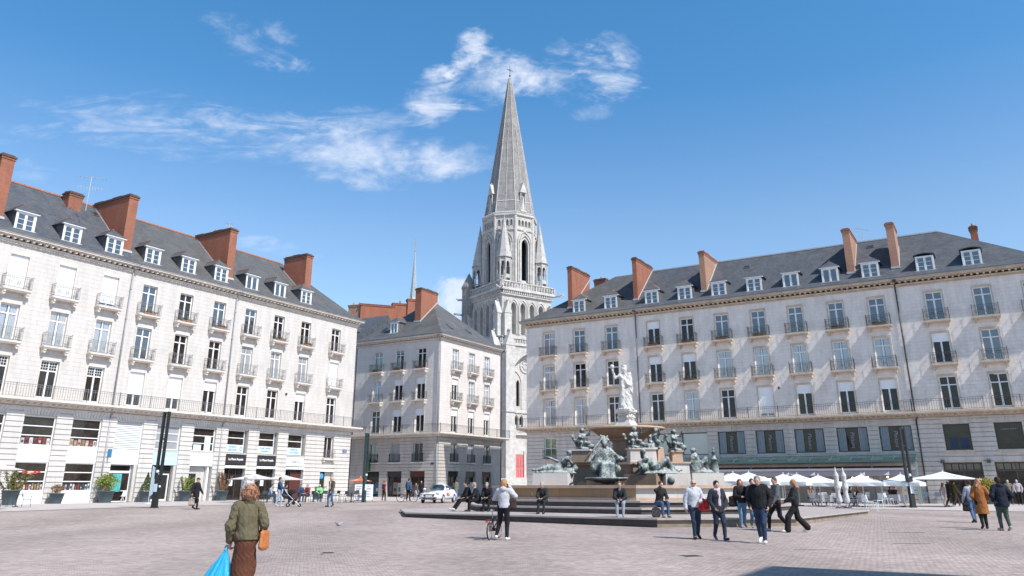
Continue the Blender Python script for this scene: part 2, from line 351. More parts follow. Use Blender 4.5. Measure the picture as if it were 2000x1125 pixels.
MT['brickP'] = stone_mat('pale_brick', (.50, .27, .18), (.42, .20, .13), (.42, .32, .26), .23, .085, 'sum', mortar=.012, streak=.15, dirt=(.2, .13, .1))
MT['pot'] = simple('terracotta', (.45, .19, .11), .8, nscale=5, namt=.2)
MT['lead'] = simple('lead_flashing', (.52, .52, .53), .6, nscale=3, namt=.2)
MT['zinc'] = simple('zinc_gutter', (.17, .18, .20), .5, metal=.3, nscale=3, namt=.25)
MT['white'] = simple('white_joinery', (.80, .80, .80), .45, nscale=3, namt=.06)
MT['whiteS'] = simple('white_shop_panel', (.82, .82, .83), .4, nscale=1.2, namt=.05)
MT['blind'] = simple('white_roller_blind', (.84, .85, .87), .6, nscale=2, namt=.05)
MT['iron'] = simple('wrought_iron', (.055, .055, .058), .55, nscale=5, namt=.3)
MT['ironL'] = simple('grey_wrought_iron', (.24, .23, .235), .6, nscale=5, namt=.3)
MT['glass'] = glass_mat('window_glass', (.035, .038, .042))
MT['glassC'] = glass_mat('window_glass_with_net_curtain', (.06, .065, .07), curtain=(.42, .43, .45))
MT['glassS'] = glass_mat('shop_glass', (.028, .020, .017), ior=1.38)
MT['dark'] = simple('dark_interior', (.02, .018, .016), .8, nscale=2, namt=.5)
MT['pipe'] = simple('zinc_downpipe', (.33, .33, .36), .5, nscale=4, namt=.2)
MT['pipeD'] = simple('dark_downpipe', (.05, .05, .055), .5, nscale=4, namt=.2)
MT['lam'] = simple('louvre_white', (.72, .73, .76), .5)

# ------------------------------------------------------------------ ground
def cobble_mat():
    m, nt, b = newmat('granite_setts'); N, L = nt.nodes, nt.links
    tc = N.new('ShaderNodeTexCoord'); mp = N.new('ShaderNodeMapping'); L.new(tc.outputs['Object'], mp.inputs[0]); mp.inputs['Rotation'].default_value = (0, 0, R(-14))
    nz = N.new('ShaderNodeTexNoise'); L.new(tc.outputs['Object'], nz.inputs['Vector']); nz.inputs['Scale'].default_value = .9; nz.inputs['Detail'].default_value = 3
    sb = N.new('ShaderNodeVectorMath'); sb.operation = 'MULTIPLY_ADD'; L.new(nz.outputs['Color'], sb.inputs[0]); sb.inputs[1].default_value = (.10, .10, 0); L.new(mp.outputs[0], sb.inputs[2])
    br = N.new('ShaderNodeTexBrick'); L.new(sb.outputs[0], br.inputs['Vector']); br.inputs['Scale'].default_value = 1
    br.inputs['Brick Width'].default_value = .155; br.inputs['Row Height'].default_value = .10; br.inputs['Mortar Size'].default_value = .008; br.inputs['Mortar Smooth'].default_value = .4
    br.inputs['Color1'].default_value = (.48, .385, .35, 1); br.inputs['Color2'].default_value = (.40, .33, .31, 1); br.inputs['Mortar'].default_value = (.30, .25, .235, 1); br.inputs['Bias'].default_value = -.1
    n1 = N.new('ShaderNodeTexNoise'); L.new(tc.outputs['Object'], n1.inputs['Vector']); n1.inputs['Scale'].default_value = .16; n1.inputs['Detail'].default_value = 9; n1.inputs['Roughness'].default_value = .68
    mr = N.new('ShaderNodeMapRange'); L.new(n1.outputs[0], mr.inputs[0]); mr.inputs[1].default_value = .3; mr.inputs[2].default_value = .7; mr.inputs[3].default_value = .82; mr.inputs[4].default_value = 1.14
    sc = N.new('ShaderNodeVectorMath'); sc.operation = 'SCALE'; L.new(br.outputs[0], sc.inputs[0]); L.new(mr.outputs[0], sc.inputs['Scale'])
    # single stones of other tones, and stains
    n2 = N.new('ShaderNodeTexVoronoi'); L.new(sb.outputs[0], n2.inputs['Vector']); n2.inputs['Scale'].default_value = 6
    hs = N.new('ShaderNodeSeparateColor'); L.new(n2.outputs['Color'], hs.inputs[0])
    m2 = N.new('ShaderNodeMapRange'); L.new(hs.outputs[0], m2.inputs[0]); m2.inputs[3].default_value = .84; m2.inputs[4].default_value = 1.16
    s2 = N.new('ShaderNodeVectorMath'); s2.operation = 'SCALE'; L.new(sc.outputs[0], s2.inputs[0]); L.new(m2.outputs[0], s2.inputs['Scale'])
    n3 = N.new('ShaderNodeTexNoise'); L.new(tc.outputs['Object'], n3.inputs['Vector']); n3.inputs['Scale'].default_value = .55; n3.inputs['Detail'].default_value = 10; n3.inputs['Roughness'].default_value = .75
    m3 = N.new('ShaderNodeMapRange'); L.new(n3.outputs[0], m3.inputs[0]); m3.inputs[1].default_value = .57; m3.inputs[2].default_value = .8; m3.inputs[4].default_value = .5
    mx = N.new('ShaderNodeMix'); mx.data_type = 'RGBA'; L.new(m3.outputs[0], mx.inputs[0]); L.new(s2.outputs[0], mx.inputs[6]); mx.inputs[7].default_value = (.30, .255, .25, 1)
    # spots of old chewing gum and oil, and a few worn paths
    gv = N.new('ShaderNodeTexVoronoi'); L.new(tc.outputs['Object'], gv.inputs['Vector']); gv.inputs['Scale'].default_value = 1.3
    gm = N.new('ShaderNodeMapRange'); L.new(gv.outputs['Distance'], gm.inputs[0]); gm.inputs[1].default_value = .045; gm.inputs[2].default_value = .03; gm.inputs[4].default_value = .75
    wp = N.new('ShaderNodeTexWave'); wp.inputs['Scale'].default_value = .045; wp.inputs['Distortion'].default_value = 9; wp.inputs['Detail'].default_value = 4; L.new(tc.outputs['Object'], wp.inputs['Vector'])
    wm = N.new('ShaderNodeMapRange'); L.new(wp.outputs[0], wm.inputs[0]); wm.inputs[3].default_value = .90; wm.inputs[4].default_value = 1.07
    s5 = N.new('ShaderNodeVectorMath'); s5.operation = 'SCALE'; L.new(mx.outputs[2], s5.inputs[0]); L.new(wm.outputs[0], s5.inputs['Scale'])
    m6 = N.new('ShaderNodeMix'); m6.data_type = 'RGBA'; L.new(gm.outputs[0], m6.inputs[0]); L.new(s5.outputs[0], m6.inputs[6]); m6.inputs[7].default_value = (.16, .14, .14, 1)
    L.new(m6.outputs[2], b.inputs['Base Color']); b.inputs['Roughness'].default_value = .75; b.inputs['Specular IOR Level'].default_value = .3
    ng = N.new('ShaderNodeTexNoise'); L.new(tc.outputs['Object'], ng.inputs['Vector']); ng.inputs['Scale'].default_value = 22; ng.inputs['Detail'].default_value = 4
    a = N.new('ShaderNodeMath'); a.operation = 'MULTIPLY_ADD'; L.new(br.outputs['Fac'], a.inputs[0]); a.inputs[1].default_value = -1.0; L.new(ng.outputs[0], a.inputs[2])
    bp = N.new('ShaderNodeBump'); bp.inputs['Distance'].default_value = .012; L.new(a.outputs[0], bp.inputs['Height']); L.new(bp.outputs[0], b.inputs['Normal'])
    return m
def pave_mat():
    return stone_mat('granite_paving', (.58, .52, .50), (.50, .45, .44), (.36, .32, .31), .9, .6, 'xy', mortar=.012, streak=.12, bump=.004, dirt=(.36, .32, .31), dirtlo=.5, dirthi=.8, dirtamt=.5)
def build_ground():
    def sheet(name, us, vs, fn, mat, dz):
        mb = MB(); mb.smooth = True; g = [[mb.pt(fn(u, v, dz)) for v in vs] for u in us]
        for i in range(len(us) - 1):
            for j in range(len(vs) - 1): mb.face((g[i][j], g[i + 1][j], g[i + 1][j + 1], g[i][j + 1]))
        o = mb.build(name, mat); tag(o, kind='structure'); return o
    f = lambda x, y, dz: (x, y, ground_z(x, y) + dz)
    xs = [-900, -300, -150] + list(range(-80, 81, 4)) + [150, 300, 900]
    ys = [-900, -200, -60] + list(range(-20, 121, 4)) + [160, 250, 500, 1200]
    o = sheet('ground', xs, ys, f, cobble_mat(), 0)
    def g(wv, v, dz):
        p = dX * wv + dL * v; return (p.x, p.y, ground_z(p.x, p.y) + dz)
    pm = pave_mat()
    n = 40
    sheet('pavement', [W_L - .5 + 14.6 * i / 5 for i in range(6)], [-60 + (55.8 + 60) * i / n for i in range(n + 1)], g, pm, .012)
    sheet('pavement', [-80 + 150 * i / n for i in range(n + 1)], [55.8 + 21.5 * i / 6 for i in range(7)], g, pm, .012)
    # kerb course of longer stones along the edge of the paving
    k = simple('kerb_stone', (.60, .55, .53), .8, nscale=2, namt=.2)
    sheet('kerb', [W_L + 14.1, W_L + 14.4], [-60 + (55.8 + 60) * i / n for i in range(n + 1)], g, k, .018)
    sheet('kerb', [W_L + 14.4 + (60 - W_L - 14.4) * i / n for i in range(n + 1)], [55.5, 55.8], g, k, .018)
    # cast iron covers let into the setts
    for (x, y, sx, sy, rz) in ((1350, 1086, .45, .35, 20), (1585, 1074, .9, .08, 0), (1770, 1040, 1.2, .10, -5), (1780, 1062, 1.0, .06, -6), (640, 1080, .3, .3, 0)):
        p = pix(x, y); mb = MB(); mb.box(-sx / 2, sx / 2, -sy / 2, sy / 2, -.02, .006)
        for i in range(5):
            if sy > .2: mb.box(-sx / 2 + .04, sx / 2 - .04, -sy / 2 + .03 + i * (sy - .04) / 5, -sy / 2 + .05 + i * (sy - .04) / 5, .006, .012)
        tag(mb.build('drain_cover', MT['iron'], None, p, (0, 0, R(rz))), 'dark iron ' + ('slot drain' if sy < .2 else 'drain cover') + ' let into the setts ' + {1350: 'below the couple in pale jackets', 1585: 'in front of the man with white shoes', 1770: 'left of the group in the brown coat', 1780: 'nearer the camera left of the brown coat', 640: 'right of the woman with the blue bag'}[x], 'drain')
build_ground()
# ------------------------------------------------------------------ facades
FL = {4: (15.20, 17.72), 3: (11.48, 14.10), 2: (7.66, 10.42)}
WW = 1.36
_cache = {}
def cached(key, fn):
    if key not in _cache: _cache[key] = fn()
    return _cache[key]
def win_frame(wd, h, style):
    def f():
        mb = MB(); t = .09; d0, d1 = -.03, .05; a = wd / 2
        tr = h - .28 * h if style != 'door' else h * .75
        mb.box(-a, -a + t, d0, d1, 0, h); mb.box(a - t, a, d0, d1, 0, h)
        mb.box(-a + t, a - t, d0, d1, h - t, h); mb.box(-a + t, a - t, d0, d1, 0, .16)
        mb.box(-a + t, a - t, d0 - .01, d1, tr, tr + .09)
        mb.box(-.068, .068, d0 - .02, d1, .16, tr); mb.box(-.045, .045, d0 - .01, d1, tr + .09, h - t)
        mb.box(-.012, .012, d0 - .05, d0 - .02, .9, 1.0)
        if style == 'lattice':
            for sx in (-1, 1):
                for i in range(1, 3): x = sx * (.045 + (a - t - .045) * i / 3); mb.box(x - .012, x + .012, d0, d0 + .02, tr + .09, h - t)
                xa, xb = (.045, a - t) if sx > 0 else (-a + t, -.045)
                for i in (1, 2): z = tr + .09 + (h - t - tr - .09) * i / 3; mb.box(xa, xb, d0 + .001, d0 + .021, z - .012, z + .012)
        return mb.mesh('window', MT['white'])
    return cached(('wf', wd, h, style), f)
def pane_mesh(wd, h, mat):
    def f():
        mb = MB(); a = wd / 2 - .05; mb.box(-a, a, 0.0, .015, .05, h - .04); return mb.mesh('pane', MT[mat])
    return cached(('pn', wd, h, mat), f)
def blind_mesh(wd, h, frac):
    def f():
        mb = MB(); a = wd / 2 - .01; z = h * (1 - frac); n = max(3, int((h - z) / .09))
        for i in range(n):
            z0 = z + (h - z) * i / n; z1 = z + (h - z) * (i + 1) / n
            mb.poly([(-a, -.075, z0), (a, -.075, z0), (a, -.095, z1 - .01), (-a, -.095, z1 - .01)])
            mb.poly([(-a, -.095, z1 - .01), (a, -.095, z1 - .01), (a, -.075, z1), (-a, -.075, z1)])
        mb.box(-a, a, -.11, -.07, z - .05, z); return mb.mesh('roller_blind', MT['blind'])
    return cached(('bl', wd, h, frac), f)
def balcony_mesh(trim):
    def f():
        mb = MB(); a = 1.03
        mb.box(-a, a, -.56, -.002, -.13, 0); mb.box(-a + .05, a - .05, -.5, -.002, -.21, -.13)
        for sx in (-1, 1):
            x0 = sx * .82
            mb.slab_xz([(x0 - .11, -.21), (x0 + .11, -.21), (x0 + .11, -.42), (x0 + .05, -.52), (x0 - .05, -.52), (x0 - .11, -.42)], -.40, -.002)
            mb.box(x0 - .09, x0 + .09, -.47, -.40, -.34, -.21)
        return mb.mesh('balcony', MT[trim])
    return cached(('bal', trim), f)
def railing_run(mb, x0, x1, y, z0, h, step=.15, r=.0085, deco=True):
    n = max(2, int((x1 - x0) / step))
    mb.box(x0, x1, y - .016, y + .016, z0 + h - .025, z0 + h); mb.box(x0, x1, y - .015, y + .015, z0 + .07, z0 + .095)
    mb.box(x0, x1, y - .012, y + .012, z0 + h - .17, z0 + h - .15)
    for i in range(n + 1):
        x = x0 + (x1 - x0) * i / n; mb.box(x - r, x + r, y - r, y + r, z0 + .0 if i % 8 == 0 else z0 + .095, z0 + h - .03)
    if deco:
        m = max(1, int((x1 - x0) / .52))
        for i in range(m):
            c = x0 + (x1 - x0) * (i + .5) / m
            mb.torus((c, y, z0 + h * .42), .13, .012, 'y', 12, 4); mb.torus((c, y, z0 + h * .42), .05, .012, 'y', 8, 4)
def bal_railing_mesh(mat):
    def f():
        mb = MB(); railing_run(mb, -.98, .98, -.52, 0, .95)
        for x in (-.98, .98):
            sub = MB(Matrix.Translation((x, 0, 0)) @ Matrix.Rotation(R(90), 4, 'Z'))
            railing_run(sub, -.52, -.02, 0, 0, .95, deco=False); o = len(mb.v); mb.v += sub.v; mb.f += [tuple(i + o for i in q) for q in sub.f]; mb.m += sub.m; mb.sm += sub.sm
            mb.ball((x, -.52, 1.0), .04, 8, 5)
        return mb.mesh('railing', MT[mat])
    return cached(('rl', mat), f)
def flowerbox_mesh(seed):
    def f():
        rng = random.Random(seed); mb = MB(); mb.box(-.5, .5, -.5, -.32, .02, .2); mb.cur = 1
        for i in range(160):
            c = Vector((rng.uniform(-.55, .55), rng.uniform(-.55, -.28), .18 + abs(rng.gauss(0, .1)))); u = Vector([rng.gauss(0, 1) for _ in range(3)]).normalized() * .05; v = Vector([rng.gauss(0, 1) for _ in range(3)]).normalized() * .05
            mb.poly([c - u, c + v, c + u, c - v])
        return mb.mesh('flower_box', [MT['pot'], MT['leafD']])
    return cached(('fb', seed), f)

def wall_grid(mb, x0, x1, z0, z1, ops, y=0.0, rev=.26):
    xs = sorted({x0, x1, *[o[0] for o in ops], *[o[1] for o in ops]}); zs = sorted({z0, z1, *[o[2] for o in ops], *[o[3] for o in ops]})
    xs = [x for x in xs if x0 <= x <= x1]; zs = [z for z in zs if z0 <= z <= z1]
    def inop(cx, cz): return any(o[0] < cx < o[1] and o[2] < cz < o[3] for o in ops)
    for i in range(len(xs) - 1):
        for j in range(len(zs) - 1):
            if not inop((xs[i] + xs[i + 1]) / 2, (zs[j] + zs[j + 1]) / 2):
                mb.poly([(xs[i], y, zs[j]), (xs[i + 1], y, zs[j]), (xs[i + 1], y, zs[j + 1]), (xs[i], y, zs[j + 1])])
    for a, b, c, d in ops:
        mb.poly([(a, y, c), (a, y, d), (a, y + rev, d), (a, y + rev, c)]); mb.poly([(b, y, d), (b, y, c), (b, y + rev, c), (b, y + rev, d)])
        mb.poly([(a, y, d), (b, y, d), (b, y + rev, d), (a, y + rev, d)]); mb.poly([(b, y, c), (a, y, c), (a, y + rev, c), (b, y + rev, c)])
def add_mesh(dst, src_mb):
    o = len(dst.v); dst.v += src_mb.v; dst.f += [tuple(i + o for i in q) for q in src_mb.f]; dst.m += src_mb.m; dst.sm += src_mb.sm

def text_mesh(txt, size, mat, bold=0.0, shear=0.0, ext=.008, key=None):
    def f():
        c = bpy.data.curves.new('lettering', 'FONT'); c.body = txt; c.size = size; c.extrude = ext; c.align_x = 'CENTER'; c.align_y = 'CENTER'; c.offset = bold; c.shear = shear
        c.resolution_u = 3
        o = bpy.data.objects.new('tmp', c); COL.objects.link(o); dg = bpy.context.evaluated_depsgraph_get()
        me = bpy.data.meshes.new_from_object(o.evaluated_get(dg)); bpy.data.objects.remove(o); me.materials.clear(); me.materials.append(mat); return me
    return cached(('tx', txt, size, mat.name, bold, shear), f)

class Building:
    """one building; its root stands at the left end of its front"""
    def __init__(s, name, origin, rz, x0, x1, depth, label, pal, endL=False, endR=False, hipL=0, hipR=0, cat='building', ridge=25.25, group=None):
        s.root = empty(name, (origin.x, origin.y, 0), rz, label, cat, group); s.x0, s.x1, s.depth = x0, x1, depth; s.pal = pal
        s.endL, s.endR, s.hipL, s.hipR = endL, endR, hipL, hipR; s.ridge = ridge
        s.wall = MB(); s.base = MB(); s.trim = MB(); s.rail = MB()
    def shell(s, roofmat, base_z):
        P = s.pal; x0, x1, d = s.x0, s.x1, s.depth; eL = 1 if s.endL else 0; eR = 1 if s.endR else 0
        for mb, z0, z1 in ((s.base, base_z - .6, 7.1), (s.wall, 7.3, 18.55)):
            if not s.endL: mb.poly([(x0, d, z0), (x0, 0, z0), (x0, 0, z1), (x0, d, z1)])
            elif s.endL == 1: mb.poly([(x0, d, z0), (x0, 0, z0), (x0, 0, z1), (x0, d, z1)])
            if s.endR != 2: mb.poly([(x1, 0, z0), (x1, d, z0), (x1, d, z1), (x1, 0, z1)])
            mb.poly([(x1, d, z0), (x0, d, z0), (x0, d, z1), (x1, d, z1)])
        t = s.trim; e = .002
        def slab(p, z0, z1): t.box(x0 - (p if eL else -e), x1 + (p if eR else -e), -p, d + (p if (eL and eR) else -.05), z0, z1)
        slab(.14, 7.1, 7.13); slab(.30, 7.13, 7.30 - .0); slab(.80, 7.30, 7.40); slab(.92, 7.40, 7.55)
        slab(.07, 7.55, 7.63)
        slab(.08, 18.45, 18.57); slab(.16, 18.57, 18.72); slab(.34, 18.90, 18.96); slab(.56, 18.96, 19.08); slab(.62, 19.08, 19.16)
        g = MB(); g.box(x0 - (.68 if eL else -e), x1 + (.68 if eR else -e), -.68, d, 19.16, 19.25)
        g.build('gutter', MT['zinc'], s.root)
        rm = MB(); s.roof_mb(rm); rf = rm.build('roof', MT[roofmat], s.root); s.roof = rf
    def modillions(s, M, a, b):
        m = MB(M); n = int((b - a) / .46)
        for i in range(n + 1):
            x = a + (b - a) * i / n
            m.box(x - .085, x + .085, -.42, -.10, 18.76, 18.895); m.box(x - .09, x + .09, -.66, -.2, 7.19, 7.295)
        n = int((b - a) / .2)
        for i in range(n): x = a + (b - a) * (i + .5) / n; m.box(x - .05, x + .05, -.155, -.075, 18.47, 18.55)
        add_mesh(s.trim, m)
    def roof_mb(s, rm):
        x0, x1, d = s.x0, s.x1, s.depth; rg = s.ridge; y_r = d / 2
        oL = .62 if s.endL else 0; oR = .62 if s.endR else 0
        rings = [(-.62, 19.24, 0.0), (.45, 19.86, .16), (y_r, rg, 1.0)]
        pts = []
        for y, z, t in rings:
            fl = (-oL + (s.hipL + oL) * t) if s.hipL else -oL
            fr = (-oR + (s.hipR + oR) * t) if s.hipR else -oR
            yb = d + .3 - (y + .62) if y < y_r else y_r
            pts.append([rm.pt((x0 + fl, y, z)), rm.pt((x1 - fr, y, z)), rm.pt((x1 - fr, yb, z)), rm.pt((x0 + fl, yb, z))])
        for A, B in zip(pts[:-1], pts[1:]):
            for i in range(4): j = (i + 1) % 4; rm.face((A[i], A[j], B[j], B[i]))
        rm.face((pts[-1][0], pts[-1][1], pts[-1][2], pts[-1][3]))
    def ridge_tiles(s, mat='pot'):
        mb = MB(); a, b = s.x0 + s.hipL + .05, s.x1 - s.hipR - .05; n = int((b - a) / .42)
        for i in range(n): x = a + (b - a) * i / n; mb.box(x, x + (b - a) / n - .03, s.depth / 2 - .13, s.depth / 2 + .13, s.ridge - .06, s.ridge + .07 + (.012 if i % 2 else 0))
        mb.build('ridge_tiles', MT[mat], s.roof)
    def upper(s, M, rz, x0, x1, cols, flowers=()):
        ops = []
        for c in cols:
            for f in (4, 3, 2): z0, z1 = FL[f]; ops.append((c['c'] - WW / 2, c['c'] + WW / 2, z0, z1))
        m = MB(M); wall_grid(m, x0, x1, 7.3, 18.55, ops); add_mesh(s.wall, m)
        t = MB(M)
        for c in cols:
            for f in (4, 3, 2):        # stone surround, a little proud of the wall
                z0, z1 = FL[f]; a = WW / 2
                t.box(c['c'] - a - .09, c['c'] + a + .09, -.035, -.001, z1, z1 + .17)
                t.box(c['c'] - a - .09, c['c'] - a, -.03, -.001, z0, z1); t.box(c['c'] + a, c['c'] + a + .09, -.03, -.001, z0, z1)
        add_mesh(s.trim, t)
        for k, c in enumerate(cols):
            for f, st in zip((4, 3, 2), c['up']):
                z0, z1 = FL[f]; h = z1 - z0; loc = M @ Vector((c['c'], .20, z0))
                sty = 'lattice' if (c.get('lat') and f == 2) else 'std'
                wo = link('window', win_frame(WW, h, sty), s.root, loc, (0, 0, rz))
                link('pane', pane_mesh(WW, h, 'glassC' if st == 'c' else ('glassS' if st in 'dh' else 'glass')), wo, (0, 0, 0), (R(random.uniform(-.8, .8)), 0, R(random.uniform(-.8, .8))))
                fr = {'b': .97, 'h': .27, 'p': .62, 'B': .86}.get(st)
                if fr: link('roller_blind', blind_mesh(WW, h, fr), wo, (0, 0, 0))
                if f in (4, 3):
                    bo = link('balcony', balcony_mesh(s.pal['trim']), s.root, M @ Vector((c['c'], 0, z0 - .05)), (0, 0, rz))
                    link('railing', bal_railing_mesh(s.pal['iron']), bo, (0, 0, 0))
                    if (f, k) in flowers: link('flower_box', flowerbox_mesh(k * 3 + f), bo, (0, 0, 0))
    def lower(s, M, rz, x0, x1, openings, base_z, cornice_gap=True):
        """openings: (xa, xb, za, zb); courses of banded masonry between them"""
        m = MB(M); wall_grid(m, x0, x1, base_z - .6, 7.1, openings, rev=.45); add_mesh(s.base, m)
        z = base_z - .05; ch = .375; b = MB(M)
        k = 0
        while z < 7.02:
            z1 = min(z + ch - .052, 7.06)
            if z1 - z < .08: break
            sp = sorted([(o[0], o[1]) for o in openings if o[2] < z1 and o[3] > z]); x = x0
            for a, c in sp + [(x1, x1)]:
                if a - x > .12: b.box(x, a, -.085, -.001, z, z1)
                x = max(x, c)
            z += ch; k += 1
        add_mesh(s.base, b)
    def voussoirs(s, M, c, wd, z0, z1=7.03, n=11):
        m = MB(M); a = wd / 2
        for i in range(n):
            u0 = -1 + 2 * i / n + .02; u1 = -1 + 2 * (i + 1) / n - .02
            m.slab_xz([(c + u0 * a, z0), (c + u1 * a, z0), (c + u1 * (a + .35), z1), (c + u0 * (a + .35), z1)], -.110, -.087)
        add_mesh(s.base, m)
    def long_rail(s, M, a, b, z=7.55):
        m = MB(M); railing_run(m, a, b, -.84, z, .98, step=.19, r=.009, deco=False)
        n = int((b - a) / 2.6)
        for i in range(n + 1): x = a + .03 + (b - a - .06) * i / n; m.box(x - .018, x + .018, -.862, -.82, z, z + 1.03)
        add_mesh(s.rail, m)
    def finish(s):
        s.base.build('ground_storey_wall', MT[s.pal['rust']], s.root); s.wall.build('wall', MT[s.pal['wall']], s.root)
        s.trim.build('cornice', MT[s.pal['trim']], s.root)
        if s.rail.v: s.rail.build('balcony_railing', MT[s.pal['iron']], s.root)
    def roof_z(s, b): return 19.86 + (s.ridge - 19.86) * (b - .45) / (s.depth / 2 - .45) if b > .45 else 19.24 + (b + .62) * .58
    def pipe(s, x, z0, z1, mat, y=-.12, M=None, lower=True):
        mb = MB(M); mb.smooth = True
        mb.cyl((x, y, 7.6), (x, y, z1 - .3), .06, n=8); mb.cyl((x, y, z1 - .3), (x + .1, -.5, z1), .06, n=8); mb.box(x - .12, x + .2, -.6, -.42, z1 - .02, z1 + .2)
        if lower: mb.cyl((x, y, z0), (x, y, 6.9), .055, n=8); mb.cyl((x, y, 6.9), (x + .15, -.35, 7.1), .055, n=8)
        for z in (9.5, 12.0, 14.5, 17.0): mb.cyl((x, y, z), (x, y, z + .08), .08, n=8)
        mb.build('downpipe', MT[mat], s.root)

def dormer(B, x, front=.35, wd=1.5, h=1.45, style='hip', slate='slate', panes=3):
    z0 = B.roof_z(front) - .10; zt = z0 + h; slope = (B.ridge - 19.86) / (B.depth / 2 - .45)
    yb = front + (zt - B.roof_z(front)) / slope + .1
    ap = .74 if style == 'hip' else .14; ztop = zt + ap; yt = front + (ztop - B.roof_z(front)) / slope + .1
    a = wd / 2
    mb = MB()
    for sx in (-1, 1):
        xo = x + sx * a; pts = [(xo, front + .02, z0 - .05), (xo, front + .02, zt), (xo, yb, zt), ]
        mb.poly(pts if sx < 0 else pts[::-1])
    o = .17
    d = mb.build('dormer', MT[slate], B.root)
    rm = MB()
    if style == 'hip':
        A = [(x - a - o, front - o, zt), (x + a + o, front - o, zt), (x + a + o, yb + .1, zt), (x - a - o, yb + .1, zt)]
        P1 = (x, front + .55, ztop); P2 = (x, yt, ztop)
        rm.poly([A[0], A[1], P1]); rm.poly([A[1], A[2], P2, P1]); rm.poly([A[3], A[0], P1, P2])
        rm.poly([A[0], A[3], A[2], A[1]])
        r = rm.build('dormer_roof', MT[slate], d)
        t = MB(); t.cyl(P1, P2, .05, n=6); t.build('ridge_tiles', MT['pot'], r)
        e = MB(); e.box(x - a - o + .01, x + a + o - .01, front - o + .01, front + .1, zt - .07, zt - .004); e.build('eaves_board', MT['white'], d)
    else:
        pts = []
        for i in range(9): u = -1 + i / 4; pts.append((x + u * (a + .12), zt + .16 * (1 - u * u)))
        rm.slab_xz([(p[0], p[1]) for p in pts] + [(p[0], p[1] + .08) for p in pts[::-1]], front - .16, yt)
        rm.build('dormer_roof', MT['zinc'], d)
    f = MB(); t = .15; y0 = front - .03; y1 = front + .06
    f.box(x - a, x - a + t, y0, y1, z0, zt - .07); f.box(x + a - t, x + a, y0, y1, z0, zt - .07); f.box(x - a + t, x + a - t, y0, y1, zt - .2, zt - .07)
    f.box(x - a - .1, x + a + .1, y0 - .1, y1, z0 - .07, z0 + .05)
    wz0, wz1 = z0 + .05, zt - .2
    f.box(x - .05, x + .05, y0 + .03, y1, wz0, wz1)
    for sx in (-1, 1):
        xa, xb = (x + .05, x + a - t) if sx > 0 else (x - a + t, x - .05)
        f.box(xa, xa + .045, y0 + .035, y1, wz0, wz1); f.box(xb - .045, xb, y0 + .035, y1, wz0, wz1)
        for i in range(0, panes + 1): z = wz0 + .02 + (wz1 - wz0 - .04) * i / panes; f.box(xa + .045, xb - .045, y0 + .037, y1, z - .017, z + .017)
    wo = f.build('dormer_window', MT['white'], d)
    p = MB(); p.box(x - a + t, x + a - t, y0 + .07, y0 + .085, wz0, wz1); p.build('pane', MT['glass'], d)

def chimney(B, x, y0, y1, zt, wd=.9, mat='brick', zb=None, pots=3, capmat='brickP', parent=None, flash=True):
    zb = B.roof_z(y0) - .4 if zb is None else zb
    mb = MB(); mb.box(x, x + wd, y0, y1, zb, zt)
    mb.box(x - .05, x + wd + .05, y0 - .05, y1 + .05, zt - .30, zt - .20)
    c = mb.build('chimney', MT[mat], parent or B.root)
    k = MB(); k.box(x - .09, x + wd + .09, y0 - .09, y1 + .09, zt - .13, zt); n = max(2, int((y1 - y0) / 1.1))
    for i in range(n):
        a = y0 + (y1 - y0) * i / n; k.box(x + .02, x + wd - .02, a + .04, a + (y1 - y0) / n - .04, zt, zt + .12 + .05 * (i % 2))
    k.build('chimney_cap', MT['soot'] if mat == 'brick' else MT['brick'], c)
    if pots:
        p = MB(); p.smooth = True
        for i in range(pots):
            y = y0 + (y1 - y0) * (i + .5) / pots; p.cyl((x + wd / 2, y, zt + .05), (x + wd / 2, y, zt + .45 + .12 * (i % 2)), .13, .10, 8)
        p.build('chimney_pot', MT['pot'], c)
    if y0 > 4: return c
    f = MB(); yf = y0 - .03; sl = (B.ridge - 19.86) / (B.depth / 2 - .45)
    f.box(x - .05, x + wd + .05, y0 - .14, y0 + .05, B.roof_z(y0) - .05, B.roof_z(y0) + .13)
    for xx in (x - .03, x + wd - .005):
        ye = min(y1, B.depth / 2); za, zb_ = B.roof_z(y0), B.roof_z(ye)
        f.poly([(xx, y0, za + .02), (xx, ye, zb_ + .02), (xx, ye, zb_ + .17), (xx, y0, za + .17)]); f.poly([(xx + .035, y0, za + .17), (xx + .035, ye, zb_ + .17), (xx + .035, ye, zb_ + .02), (xx + .035, y0, za + .02)])
        f.poly([(xx, y0, za + .17), (xx, ye, zb_ + .17), (xx + .035, ye, zb_ + .17), (xx + .035, y0, za + .17)])
    f.build('flashing', MT['lead'], c)
    return c
def skylight(B, x, b, wd=.6, ln=.9):
    sl = (B.ridge - 19.86) / (B.depth / 2 - .45); a = math.atan(sl); M = Matrix.Translation((x, b, B.roof_z(b))) @ Matrix.Rotation(a, 4, 'X')
    mb = MB(M); mb.box(-wd / 2, wd / 2, -ln / 2, ln / 2, -.1, .07); o = mb.build('skylight', MT['zinc'], B.roof)
    m2 = MB(M); m2.box(-wd / 2 + .07, wd / 2 - .07, -ln / 2 + .07, ln / 2 - .07, .05, .08); m2.build('pane', MT['glass'], o)

MT['leafD'] = simple('dark_leaves', (.05, .09, .03), .6, nscale=20, namt=.4)
